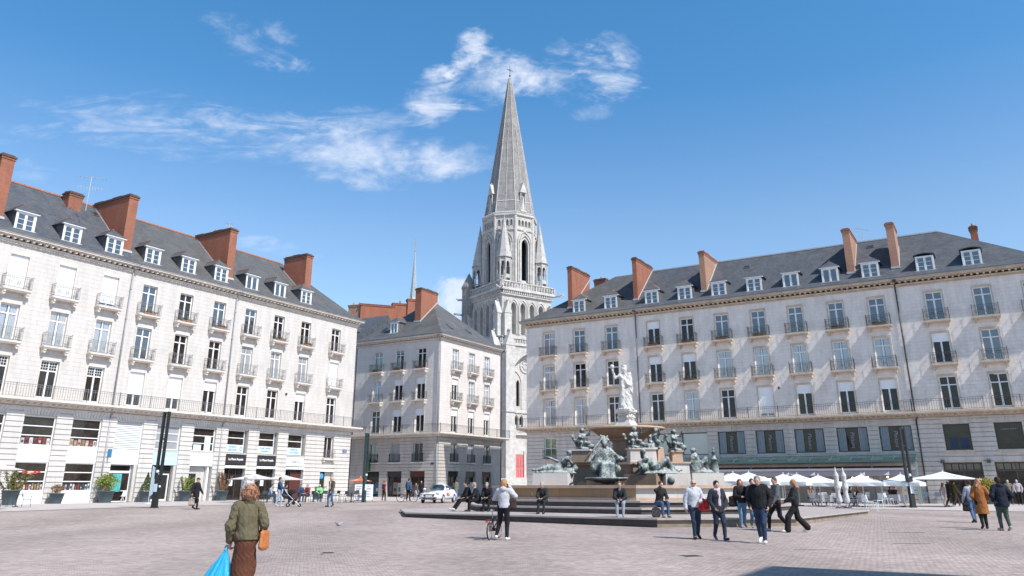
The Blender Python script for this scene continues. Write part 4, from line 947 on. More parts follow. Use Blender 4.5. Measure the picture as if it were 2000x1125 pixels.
def balustrade(mb, x0, x1, y, z, h, step=.5):
    mb.box(x0, x1, y - .16, y + .16, z, z + .15); mb.box(x0, x1, y - .18, y + .18, z + h - .18, z + h)
    n = int((x1 - x0) / step)
    for i in range(n + 1): x = x0 + (x1 - x0) * i / n; mb.box(x - .08, x + .08, y - .09, y + .09, z + .15, z + h - .18)
    for i in range(n): x = x0 + (x1 - x0) * (i + .5) / n; mb.torus((x, y, z + h * .5), step * .28, .05, 'y', 10, 4)
def pinnacle(mb, cx, cy, z0, z1, r, n=8, ph=0.0, crock=True):
    mb.lathe([(r, z0), (0.03, z1)], n, (cx, cy, 0), ph)
    mb.lathe([(r + .14, z0 - .2), (r + .14, z0), (r - .02, z0 + .06)], n, (cx, cy, 0), ph)
    mb.ball((cx, cy, z1), .13, 6, 4); mb.ball((cx, cy, z1 - .5), .16, 6, 4)
    if crock:
        for k in range(n):
            a = 2 * math.pi * k / n + ph
            for i in range(1, 7): t = i / 7; rr = r * (1 - t) + .04; mb.ball((cx + rr * math.cos(a), cy + rr * math.sin(a), z0 + (z1 - z0) * t), .11 * (1 - t * .4), 5, 3)
def build_church():
    T = empty('church', (-.45, 150, 0), R(35), 'tall gothic church tower with octagonal stone spire and corner pinnacles, rising behind the corner block', 'church')
    faces = [Matrix.Rotation(R(90 * k), 4, 'Z') for k in range(4)]      # each face looks along local -y
    w1 = MB(); orn = MB()
    # lower stage with tall arch
    for k, M in enumerate(faces):
        m = MB(M @ Matrix.Translation((0, -6.0, 0)))
        big = arch_pts(0, 8.2, .5, 19.0, .72, 9); wall_holes(m, -6, 6, -1, 27, [big], 0, 1.0, back=False)
        lan = [arch_pts(x, .75, 15.2, 19.2, 1.1, 5) for x in (-2.9, -1.65, 1.65, 2.9)] + [arch_pts(x, .7, 11.2, 12.9, 1.0, 4) for x in (-3.2, -2.1, -1.0, 1.0, 2.1, 3.2)]
        port = arch_pts(0, 6.2, 3, 7.6, .62, 8)
        wall_holes(m, -4.1, 4.1, .5, 25.6, lan + [port], 1.0, .5, back=False)
        add_mesh(w1, m)
        o = MB(M @ Matrix.Translation((0, -6.0, 0)))
        arch_ring(o, 0, 8.2, .5, 19.0, .35, -.12, .05, .72, 9); arch_ring(o, 0, 6.9, .5, 19.2, .3, .86, 1.02, .78, 9)
        for x in (-2.3, 2.3): arch_ring(o, x, 2.6, 14.8, 19.3, .16, .84, 1.02, .9, 6)
        o.torus((0, .95, 22.4), 1.15, .14, 'y', 20, 5); o.torus((0, .95, 22.4), .5, .1, 'y', 12, 5)
        for i in range(8): a = math.pi * i / 4; o.cyl((math.cos(a) * .5, .95, 22.4 + math.sin(a) * .5), (math.cos(a) * 1.1, .95, 22.4 + math.sin(a) * 1.1), .06, n=5)
        for x in (-3.2, -2.1, -1.0, 1.0, 2.1, 3.2): arch_ring(o, x, .8, 11, 13.0, .1, .88, 1.02, 1.0, 5)
        o.box(-4.1, 4.1, .78, 1.0, 10.2, 10.55); o.box(-4.1, 4.1, .80, 1.0, 14.0, 14.3)
        arch_ring(o, 0, 6.3, 3, 7.6, .3, .80, 1.0, .62, 8); arch_ring(o, 0, 5.4, 3, 7.6, .25, 1.1, 1.25, .66, 8)
        o.box(-6.1, 6.1, -.25, .0, 25.9, 26.2); balustrade(o, -5.9, 5.9, -.1, 26.2, 1.1, .55); o.box(-6.1, 6.1, -.3, .1, 27.3, 27.45)
        add_mesh(orn, o)
    w1.build('tower_wall', MT['church'], T)
    # blind arcade stage
    w2 = MB()
    for k, M in enumerate(faces):
        m = MB(M @ Matrix.Translation((0, -5.7, 0)))
        xs_ = (-3.15, -1.05, 1.05, 3.15)
        wall_holes(m, -5.7, 5.7, 27, 36.4, [arch_pts(x, 1.15, 28.0, 33.0, 1.0, 6) for x in xs_], 0, .9); add_mesh(w2, m)
        o = MB(M @ Matrix.Translation((0, -5.7, 0)))
        for x in xs_:
            arch_ring(o, x, 1.2, 28.0, 33.0, .16, -.14, .02, 1.0, 7); arch_ring(o, x, 1.62, 28.0, 33.1, .14, -.26, .02, .92, 7)
            for s in (-1, 1):
                for z in np.arange(28.3, 32.9, .42): o.ball((x + s * .52, -.02, z), .09, 5, 3)
        o.box(-5.9, 5.9, -.35, 0, 35.2, 35.45)
        for i in range(26): x = -5.6 + 11.2 * i / 25; o.box(x - .13, x + .13, -.45, -.05, 35.5, 35.85); o.ball((x, -.42, 35.95), .16, 5, 3)
        o.box(-6.35, 6.35, -.62, .1, 36.05, 36.4)
        balustrade(o, -6.3, 6.3, -.42, 36.4, 1.35, .62)
        for x in (-6.2, 6.2):      # gargoyles and their little buttress gables
            o.cyl((x, -.5, 36.1), (x * 1.12, -2.0, 36.25), .20, .11, 6); o.ball((x * 1.12, -2.05, 36.3), .2, 6, 4)
        for x in (-4.95, 4.95):    # clasping buttresses, two tiers with gables
            o.box(x - .75, x + .75, -.95, 0, 27.4, 31.6); o.slab_xz([(x - .85, 31.6), (x + .85, 31.6), (x, 34.0)], -1.05, 0); o.ball((x, -.5, 34.1), .2, 6, 4)
            o.box(x - .95, x + .95, -1.7, -.3, -1, 25.6); o.slab_xz([(x - 1.1, 25.6), (x + 1.1, 25.6), (x, 28.4)], -1.8, -.3); o.ball((x, -1.2, 28.5), .25, 6, 4)
            o.box(x - 1.1, x + 1.1, -1.9, -.3, 13.9, 14.4); o.box(x - 1.15, x + 1.15, -1.95, -.3, 0, 2.6)
        add_mesh(orn, o)
    w2.build('arcade_wall', MT['church'], T)
    mb = MB(); mb.box(-5.8, 5.8, -5.8, 5.8, 36.35, 36.5); mb.build('terrace', MT['lead'], T)
    # octagonal belfry
    rc = 5.35; ap = rc * math.cos(R(22.5)); hwf = rc * math.sin(R(22.5))
    bel = MB(); dk = MB(); orn2 = MB()
    for k in range(8):
        M = Matrix.Rotation(R(45 * k), 4, 'Z') @ Matrix.Translation((0, -ap, 0)); m = MB(M)
        hole = [arch_pts(0, 1.5, 38.3, 46.6, 1.15, 7)]
        wall_holes(m, -hwf, hwf, 36.4, 53.7, hole + [arch_pts(x, .5, 50.9, 51.9, 1, 4) for x in (-1.2, -.4, .4, 1.2)], 0, .5, back=False)
        for x in (-1.2, -.4, .4, 1.2): m.box(x - .3, x + .3, .5, .55, 50.8, 52.6)
        add_mesh(bel, m)
        o = MB(M); arch_ring(o, 0, 1.55, 38.3, 46.6, .22, -.16, .02, 1.15, 8); arch_ring(o, 0, 2.15, 38.3, 46.9, .2, -.34, .02, 1.0, 8); arch_ring(o, 0, 2.9, 38.3, 47.2, .2, -.26, .02, .95, 8)
        for s in (-1, 1): o.cyl((s * (hwf - .06), -.02, 36.4), (s * (hwf - .06), -.02, 53.6), .2, n=6); o.cyl((s * 1.25, -.15, 38), (s * 1.25, -.15, 46.9), .14, n=6)
        o.box(-hwf - .05, hwf + .05, -.3, .05, 53.3, 53.75); o.box(-hwf, hwf, -.2, .02, 49.9, 50.15); o.box(-.7, .7, .45, .55, 38.3, 38.9)
        for x in (-1.2, -.4, .4, 1.2): arch_ring(o, x, .52, 50.9, 51.9, .08, -.08, .02, 1, 4)
        for s in np.arange(-1.9, 1.91, .38): o.ball((s, -.25, 53.9), .12, 5, 3)
        add_mesh(orn2, o)
    bel.build('belfry_wall', MT['church'], T)
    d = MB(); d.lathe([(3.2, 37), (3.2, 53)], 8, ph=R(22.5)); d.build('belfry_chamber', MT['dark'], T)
    orn.build('stone_tracery', MT['churchL'], T); orn2.build('belfry_mouldings', MT['churchL'], T)
    # spire
    sp = MB(); sp.lathe([(5.25, 53.7), (5.05, 54.6), (.28, 83.0)], 8, ph=R(22.5)); so = sp.build('spire', MT['churchD'], T)
    rb = MB()
    for k in range(8):
        a = R(22.5 + 45 * k); c, s = math.cos(a), math.sin(a); rb.cyl((5.12 * c, 5.12 * s, 54.2), (.3 * c, .3 * s, 83), .12, .05, 6)
        a2 = R(45 * k); c, s = math.cos(a2), math.sin(a2); q = .924
        rb.cyl((5.0 * q * c, 5.0 * q * s, 54.8), (2.35 * q * c, 2.35 * q * s, 71.3), .085, .06, 5)
        for t in (.12, .3, .48, .62): r = 5.05 - 4.77 * t; rb.ball((r * q * c, r * q * s, 54.6 + 28.4 * t), .16, 5, 3)
    rb.lathe([(5.3, 53.75), (5.45, 53.95), (5.3, 54.15)], 8, ph=R(22.5)); rb.lathe([(4.78, 56.2), (4.86, 56.3), (4.74, 56.45)], 8, ph=R(22.5))
    rb.lathe([(.3, 81.0), (.5, 81.2), (.42, 82.2), (.2, 83.3)], 8); rb.build('spire_ribs', MT['churchM'], so)
    cr = MB(); cr.cyl((0, 0, 83), (0, 0, 86.0), .07, .05, 6); cr.ball((0, 0, 83.6), .22, 8, 5); cr.box(-.75, .75, -.05, .05, 84.9, 85.0); cr.torus((0, 0, 84.95), .3, .03, 'y', 12, 4); cr.build('cross', MT['iron'], so)
    for k in range(4):      # gabled niches with a standing figure on the sides of the spire
        M = Matrix.Rotation(R(90 * k), 4, 'Z') @ Matrix.Translation((0, -4.35, 0)); m = MB(M)
        for x in (-.55, .55): m.cyl((x, -.25, 54.6), (x, -.25, 58.0), .1, n=6)
        m.box(-.7, .7, -.5, .6, 54.3, 54.6); m.slab_xz([(-.8, 58.0), (.8, 58.0), (0, 60.0)], -.45, 1.0); m.slab_xz([(-.3, 54.6), (.3, 54.6), (.22, 56.2), (.12, 56.9), (-.12, 56.9), (-.22, 56.2)], -.35, .0); m.ball((0, -.18, 57.1), .2, 6, 5); m.ball((0, -.1, 60.1), .14, 5, 4)
        m.build('spire_niche', MT['churchL'], so)
    # corner pinnacles: open eight-sided lanterns
    for (x, y) in ((-1, -1), (1, -1), (1, 1), (-1, 1)):
        m = MB(); cx, cy = 4.25 * x, 4.25 * y
        m.lathe([(1.6, 36.4), (1.6, 37.9), (1.4, 38.1)], 8, (cx, cy, 0), R(22.5))
        for k in range(8):
            a = R(45 * k + 22.5); px, py = cx + 1.38 * math.cos(a), cy + 1.38 * math.sin(a); m.cyl((px, py, 38), (px, py, 43.1), .13, n=5)
            Mk = Matrix.Translation((cx, cy, 0)) @ Matrix.Rotation(R(45 * k), 4, 'Z') @ Matrix.Translation((0, -1.28, 0)); q = MB(Mk); wall_holes(q, -.55, .55, 41.0, 43.3, [arch_pts(0, .64, 41.01, 41.8, 1, 4)], 0, .15, back=False)
            q.box(-.5, .5, -.05, .1, 38.9, 39.15) if k % 2 else q.box(-.5, .5, -.05, .1, 38.6, 39.4); add_mesh(m, q)
        m.cyl((cx, cy, 38), (cx, cy, 43), .2, n=6)
        pinnacle(m, cx, cy, 43.4, 52.8, 1.50, 8, R(22.5)); m.build('pinnacle', MT['churchM'], T)
    # stair turret on the far left corner
    m = MB(); m.smooth = False; cx, cy = -5.9, 5.6; m.lathe([(1.35, 0), (1.35, 38.2), (1.5, 38.4), (1.5, 38.8), (0.02, 42.0)], 8, (cx, cy, 0)); m.box(cx - 3.2, cx - 1.0, cy - .2, cy + .2, 32.8, 33.1); m.build('stair_turret', MT['churchD'], T)
    # doorway and steps
    M = Matrix.Translation((0, -6.0, 0)); m = MB(M); m.box(-2.1, -.25, 1.35, 1.5, 2.6, 6.9); m.box(.25, 2.1, 1.35, 1.5, 2.6, 6.9)
    for x in (-1.75, -1.2, -.65, .65, 1.2, 1.75): m.box(x - .2, x + .2, 1.28, 1.35, 3.0, 4.6); m.box(x - .2, x + .2, 1.28, 1.35, 4.9, 6.5)
    m.build('door', simple('red_church_door', (.60, .17, .17), .6, nscale=2, namt=.25), T)
    m = MB(M); wall_holes(m, -3.1, 3.1, 6.9, 12.0, [], 1.30, .1); [m.cyl((x, 1.2, 2.6), (x, 1.2, 6.9), .16, n=7) for x in (-2.9, -2.55, -2.2, 2.2, 2.55, 2.9)]; m.box(-3.1, -2.1, 1.3, 1.5, 2.6, 6.9); m.box(2.1, 3.1, 1.3, 1.5, 2.6, 6.9); m.box(-.25, .25, 1.1, 1.6, 2.6, 7.5); m.build('tympanum', MT['churchL'], T)
    m = MB(M)
    for i in range(9): m.box(-9 - i * .35, 9 + i * .35, -2.2 - i * .42, 3, -1, 2.85 - i * .32 - .001 * i)
    m.build('steps', MT['churchL'], T)
    # nave behind
    m = MB(); m.box(-6.5, 6.5, 6, 62, 0, 24); m.build('nave_wall', MT['church'], T)
    m = MB(); m.poly([(-7, 5.8, 23.8), (-7, 62, 23.8), (0, 62, 33), (0, 5.8, 33)]); m.poly([(0, 5.8, 33), (0, 62, 33), (7, 62, 23.8), (7, 5.8, 23.8)]); m.poly([(-7, 62, 23.8), (7, 62, 23.8), (0, 62, 33)]); nr = m.build('nave_roof', MT['slate'], T)
    m = MB(); m.lathe([(1.9, 31), (1.7, 36), (1.0, 38), (1.0, 42.5), (1.25, 43), (.9, 44), (.05, 55.4)], 8, (0, 40, 0)); m.build('fleche', MT['leadb'], nr)
    m = MB(); m.cyl((0, 40, 55), (0, 40, 58.8), .06, .04, 6); m.box(-.5, .5, 39.95, 40.05, 57.6, 57.7); m.ball((0, 40, 55.6), .2, 6, 4); m.build('fleche_cross', MT['gold'], nr)
build_church()
def restage():
    # final storey heights of the tower
    a = [-5, 27, 37.75, 53.7, 83, 86.2]; b = [-5, 27, 37.8, 52.0, 84.3, 87.5]
    for o in bpy.data.objects:
        r = o
        while r.parent: r = r.parent
        if r.name == 'church' and o.type == 'MESH' and not o.name.startswith(('nave', 'fleche')):
            for v in o.data.vertices: v.co.z = float(np.interp(v.co.z, a, b))
restage()
# ------------------------------------------------------------------ houses beyond the corner block
def back_house(px0, px1, ptop, D, label, zr=23.0, rot=RZ_R, chim=(), roof='slate', dpt=10, zw=17.0):
    a = at_depth(px0, ptop, D); b = at_depth(px1, ptop, D); L_ = abs(b.x - a.x) / math.cos(rot) ; B = empty('house', (a.x, a.y, 0), rot, label, 'house')
    m = MB(); m.box(0, L_, 0, dpt, 0, zw)
    for i in range(max(1, int(L_ / 3.2))):
        for z in (3, 6.5, 10, 13.4): m.box(1 + i * 3.2, 2.2 + i * 3.2, -.05, -.002, z, z + 2)
    m.build('wall', MT['rustM'], B); m = MB(); m.poly([(-.4, -.4, zw), (L_ + .4, -.4, zw), (L_ + .4, dpt / 2, zr), (-.4, dpt / 2, zr)]); m.poly([(-.4, dpt + .4, zw), (-.4, dpt / 2, zr), (L_ + .4, dpt / 2, zr), (L_ + .4, dpt + .4, zw)])
    m.poly([(-.4, -.4, zw), (-.4, dpt / 2, zr), (-.4, dpt + .4, zw)]); m.poly([(L_ + .4, -.4, zw), (L_ + .4, dpt + .4, zw), (L_ + .4, dpt / 2, zr)]); r = m.build('roof', MT[roof], B)
    return B, L_
def far_chimney(px0, px1, ytop, ybot, D, mat, par, thick=1.0, pots=0, rot=0.0):
    a = at_depth(px0, ytop, D); b = at_depth(px1, ytop, D); zb = at_depth(px0, ybot, D).z
    m = MB(); L_ = b.x - a.x
    M = Matrix.Translation((a.x, a.y, 0)) @ Matrix.Rotation(rot, 4, 'Z'); m.M = M; L2 = L_ / math.cos(rot)
    m.box(0, L2, 0, thick, zb - 3, a.z); m.box(-.08, L2 + .08, -.08, thick + .08, a.z - .25, a.z - .1); m.box(-.12, L2 + .12, -.12, thick + .12, a.z - .05, a.z + .06)
    for i in range(pots): x = L2 * (i + .5) / pots; m.cyl((x, thick / 2, a.z), (x, thick / 2, a.z + .55), .14, .1, 7)
    o = m.build('chimney', MT[mat]); o.parent = par; o.matrix_parent_inverse = par.matrix_world.inverted()
    return o
bpy.context.view_layer.update()
hb, L_ = back_house(640, 800, 640, 112, 'back street house with a long row of orange brick chimney stacks above the corner block', zr=23.5, dpt=9, zw=18)
bpy.context.view_layer.update()
far_chimney(681, 705, 597, 660, 118, 'brickP', hb, 1.2, 2, R(-20)); far_chimney(705, 768, 593, 665, 117, 'brick', hb, 1.0, 0, R(20)); far_chimney(768, 796, 592, 640, 119, 'brick', hb, 1.0, 1, R(20)); far_chimney(797, 813, 584, 640, 116, 'brick', hb, 1.0, 1, R(20))
# ------------------------------------------------------------------ the house on the near side of the square, behind the camera's right shoulder
BX = Building('near_townhouse', Vector((18.4, 5.1)), RZ_R + math.pi - R(.6), -46, 0, 12.6, 'stone townhouse outside the view whose shadow falls at the lower right', PR, endR=True, hipR=6, ridge=22.5)
BX.upper(I4, 0, -46, 0, [dict(c=-3.2 - 7.3 * i, up='ggg') for i in range(6)]); BX.lower(I4, 0, -46, 0, [], 0); BX.modillions(I4, -45.9, -.1); BX.shell('slate', 0); BX.finish()
# ------------------------------------------------------------------ organic shapes: distance fields turned into one continuous surface
def surface_nets(D, org, h):
    nx, ny, nz = D.shape; ins = D < 0
    c = [ins[i:nx - 1 + i, j:ny - 1 + j, k:nz - 1 + k] for i in (0, 1) for j in (0, 1) for k in (0, 1)]
    cnt = sum(x.astype(np.int8) for x in c); act = (cnt > 0) & (cnt < 8); ijk = np.argwhere(act)
    if len(ijk) == 0: return np.zeros((0, 3)), []
    idx = -np.ones(act.shape, int); idx[tuple(ijk.T)] = np.arange(len(ijk))
    off = np.array([(i, j, k) for i in (0, 1) for j in (0, 1) for k in (0, 1)])
    V = np.stack([D[tuple((ijk + o).T)] for o in off], 1); acc = np.zeros((len(ijk), 3)); n = np.zeros(len(ijk))
    for a in range(8):
        for b in range(a + 1, 8):
            if np.abs(off[a] - off[b]).sum() != 1: continue
            m = (V[:, a] < 0) != (V[:, b] < 0); t = V[:, a] / np.where(m, V[:, a] - V[:, b], 1)
            p = off[a] + t[:, None] * (off[b] - off[a]); acc[m] += p[m]; n[m] += 1
    verts = (ijk + acc / n[:, None]) * h + org; faces = []
    for ax in range(3):
        sl0 = [slice(None)] * 3; sl1 = [slice(None)] * 3; sl0[ax] = slice(0, -1); sl1[ax] = slice(1, None)
        A, B = ins[tuple(sl0)], ins[tuple(sl1)]; e = np.argwhere(A != B); u, v = (ax + 1) % 3, (ax + 2) % 3
        e = e[(e[:, u] > 0) & (e[:, v] > 0) & (e[:, u] < D.shape[u] - 1) & (e[:, v] < D.shape[v] - 1)]
        if len(e) == 0: continue
        q = []
        for du, dv in ((1, 1), (0, 1), (0, 0), (1, 0)):
            f = e.copy(); f[:, u] -= du; f[:, v] -= dv; q.append(idx[tuple(f.T)])
        q = np.stack(q, 1); s = A[tuple(e.T)]; q[~s] = q[~s][:, ::-1]; faces.append(q)
    return verts, np.concatenate(faces)
def cap(a, b, ra, rb=None, k=.03, flat=1.0, fax=(0, 1, 0)):
    return ('c', np.array(a, float), np.array(b, float), ra, ra if rb is None else rb, k, flat, np.array(fax, float))
def ell(c, r, k=.03, az=0.0): return ('e', np.array(c, float), np.array(r, float), k, az)
def sdf(prims, P, fold=None):
    D = None
    for p in prims:
        if p[0] == 'c':
            _, a, b, ra, rb, k, fl, fx = p; ab = b - a; L2 = max(ab @ ab, 1e-9); PA = P - a; t = np.clip(PA @ ab / L2, 0, 1); v = PA - t[..., None] * ab
            if fl != 1.0: v = v + (v @ fx)[..., None] * fx * (1 / fl - 1)
            d = np.sqrt((v * v).sum(-1)) - (ra + t * (rb - ra))
        else:
            _, c, r, k, az = p; v = P - c
            if az: ca, sa = math.cos(az), math.sin(az); v = np.stack([v[..., 0] * ca + v[..., 1] * sa, -v[..., 0] * sa + v[..., 1] * ca, v[..., 2]], -1)
            q = v / r; l = np.sqrt((q * q).sum(-1)); d = (l - 1) * r.min() * .5 + .5 * (np.sqrt((v * v).sum(-1)) * (1 - 1 / np.maximum(l, 1e-6)))
        if D is None: D = d
        else:
            h = np.clip(.5 + .5 * (d - D) / k, 0, 1); D = d * (1 - h) + D * h - k * h * (1 - h)
    if fold is not None:
        amp, fr, seed, vert = fold; rg = np.random.RandomState(seed); n = 0
        for i in range(8):
            w_ = rg.normal(size=3) * fr * (1 + i * .5); w_[2] *= vert; s_ = np.sin(P @ w_ + rg.uniform(0, 6.28) + 1.6 * np.sin(P @ (w_[[1, 2, 0]] * .6))); n = n + (1 - 2 * np.abs(s_) if i % 2 else s_) / (1 + i * .3)
        D = D + amp * n * .35
    return D
def sdf_mesh(name, prims, mat, h=.02, fold=None, cut=None, sub=None):
    lo = np.min([np.minimum(p[1], p[2]) - max(p[3], p[4]) * 1.2 if p[0] == 'c' else p[1] - p[2].max() for p in prims], 0) - 3 * h - (fold[0] if fold else 0)
    hi = np.max([np.maximum(p[1], p[2]) + max(p[3], p[4]) * 1.2 if p[0] == 'c' else p[1] + p[2].max() for p in prims], 0) + 3 * h + (fold[0] if fold else 0)
    n = np.ceil((hi - lo) / h).astype(int) + 1
    g = np.stack(np.meshgrid(*[lo[i] + h * np.arange(n[i]) for i in range(3)], indexing='ij'), -1)
    D = sdf(prims, g, fold)
    if sub: D = np.maximum(D, -sdf(sub, g))
    if cut is not None:
        for (nn, dd) in cut: D = np.maximum(D, g @ np.array(nn, float) - dd)
    V, F = surface_nets(D, lo, h); me = bpy.data.meshes.new(name); me.from_pydata(V.tolist(), [], F.tolist() if len(F) else [])
    me.polygons.foreach_set('use_smooth', [True] * len(me.polygons)); me.materials.append(mat); me.update(); return me

# ------------------------------------------------------------------ people
def walk(s=.30, ph=1, lean=0.0, arms=.18, hip=.93):
    J = {}
    for sx, side in ((-1, 'L'), (1, 'R')):
        f = 1 if sx * ph > 0 else -1; x = sx * .09
        if f > 0: J['knee' + side] = (x, s * .75 + .04, .50); J['ankle' + side] = (x, s, .09); J['toe' + side] = (x + sx * .02, s + .15, .06)
        else: J['knee' + side] = (x, -s * .25 + .03, .49); J['ankle' + side] = (x, -s, .17); J['toe' + side] = (x + sx * .02, -s + .12, .045)
        a = -f * arms; J['elbow' + side] = (sx * .25, a * .5 - .03 + lean, 1.14); J['wrist' + side] = (sx * .26, a + .06 + lean, .90)
    return J
def sit(seat=.42, lean=.1, fold=True):
    J = dict(pelvis=(0, 0, seat + .12), hipL=(-.09, 0, seat + .11), hipR=(.09, 0, seat + .11), kneeL=(-.13, .42, seat + .10), kneeR=(.13, .42, seat + .10), ankleL=(-.12, .46, .09), ankleR=(.12, .46, .09), toeL=(-.13, .60, .05), toeR=(.13, .60, .05))
    z = seat + .12 - .95; dy = lean
    J.update(chest=(0, dy * .8, 1.30 + z), neck=(0, dy * 1.2, 1.50 + z), head=(0, dy * 1.5 + .03, 1.63 + z), shL=(-.18, dy, 1.41 + z), shR=(.18, dy, 1.41 + z), elbowL=(-.22, dy + .12, 1.14 + z), elbowR=(.22, dy + .12, 1.14 + z))
    J['wristL'] = (-.08, dy + .32, 1.06 + z); J['wristR'] = (.08, dy + .32, 1.06 + z); return J
J0 = dict(pelvis=(0, 0, .95), chest=(0, 0, 1.29), neck=(0, -.01, 1.49), head=(0, .015, 1.625), shL=(-.175, -.01, 1.42), shR=(.175, -.01, 1.42), elbowL=(-.24, -.03, 1.14), elbowR=(.24, -.03, 1.14),
          wristL=(-.25, .03, .89), wristR=(.25, .03, .89), hipL=(-.09, 0, .93), hipR=(.09, 0, .93), kneeL=(-.1, .02, .50), kneeR=(.1, .02, .50), ankleL=(-.1, -.03, .09), ankleR=(.1, -.03, .09), toeL=(-.12, .13, .055), toeR=(.12, .13, .055))
SKIN = [simple('skin_light', (.56, .34, .25), .55, nscale=12, namt=.12), simple('skin_tan', (.42, .24, .16), .55, nscale=12, namt=.12), simple('skin_dark', (.16, .085, .055), .5, nscale=12, namt=.12)]
EYE_M = simple('eye_dark', (.03, .02, .02), .3)
_cm = {}
def cloth(col, wr=.010, rough=.85):
    key = tuple(col) + (wr, rough)
    if key not in _cm: _cm[key] = cloth_mat('cloth', col, rough, wr)
    return _cm[key]
def lerp(a, b, t): return np.array(a, float) * (1 - t) + np.array(b, float) * t
def hand_prims(wr, el, side, curl=.5, fine=False, dirv=None):
    wr = np.array(wr, float); d = wr - np.array(el, float); d /= np.linalg.norm(d)
    if dirv is not None: d = np.array(dirv, float); d /= np.linalg.norm(d)
    sx = 1 if side == 'R' else -1; fw = np.array((0, 1.0, 0)); fw = fw - d * (fw @ d)
    if np.linalg.norm(fw) < .2: fw = np.array((0, 0, 1.0)); fw -= d * (fw @ d)
    fw /= np.linalg.norm(fw); inn = np.cross(fw, d) * (-sx); inn = inn / np.linalg.norm(inn)
    if inn[0] * sx > 0: inn = -inn
    out = [cap(wr, wr + d * .045, .024, .030, .02), cap(wr + d * .03 - fw * .02, wr + d * .085 - fw * .025, .019, .017, .015), cap(wr + d * .03 + fw * .02, wr + d * .085 + fw * .025, .019, .018, .015)]
    for i, (o, L) in enumerate(((-.033, .055), (-.012, .070), (.010, .074), (.031, .066))):
        k0 = wr + d * .088 + fw * o; k1 = k0 + (d * math.cos(curl * .8) + inn * math.sin(curl * .8)) * L * .5; k2 = k1 + (d * math.cos(curl * 1.9) + inn * math.sin(curl * 1.9)) * L * .5
        r = .0088 if fine else .011; out += [cap(k0 - d * .01, k1, r, r * .95, .006), cap(k1, k2, r * .95, r * .85, .004)]
    t0 = wr + d * .03 + fw * .028; t1 = t0 + (d * .6 + fw * .7 + inn * .25) * .038; t2 = t1 + (d * .85 + fw * .25 + inn * .5) * .032
    out += [cap(t0, t1, .0125, .011, .008), cap(t1, t2, .011, .009, .004)]; return out
def curls(root, hd, hc):
    rg = random.Random(4); mb = MB(); mb.smooth = True
    for i in range(700):
        d = Vector((rg.gauss(0, 1), rg.gauss(-.35, .8), rg.gauss(.25, .8))).normalized()
        if d.y > .45 and d.z < .5: continue
        d = d * (1 + rg.choice((0, 0, .1, .2)) * rg.random()); p = Vector(hd) + Vector((d.x * .108, d.y * .112 - .015, d.z * .112 + .012)); t = d.cross(Vector((rg.gauss(0, 1), rg.gauss(0, 1), rg.gauss(0, 1)))).normalized(); b = d.cross(t); R_ = rg.uniform(.010, .020); pts = []
        for k in range(7): a = k * 1.15 + rg.uniform(0, .5); pts.append(p + t * (math.cos(a) * R_) + b * (math.sin(a) * R_) + d * (.004 * k) - Vector((0, 0, .004 * k)))
        mb.cur = rg.randrange(3); mb.tube(pts, rg.uniform(.0035, .006), 4)
    mb.build('curls', [simple('curl', tuple(c * f for c in hc), .45, nscale=30, namt=.3) for f in (.45, .9, 1.9)], root)
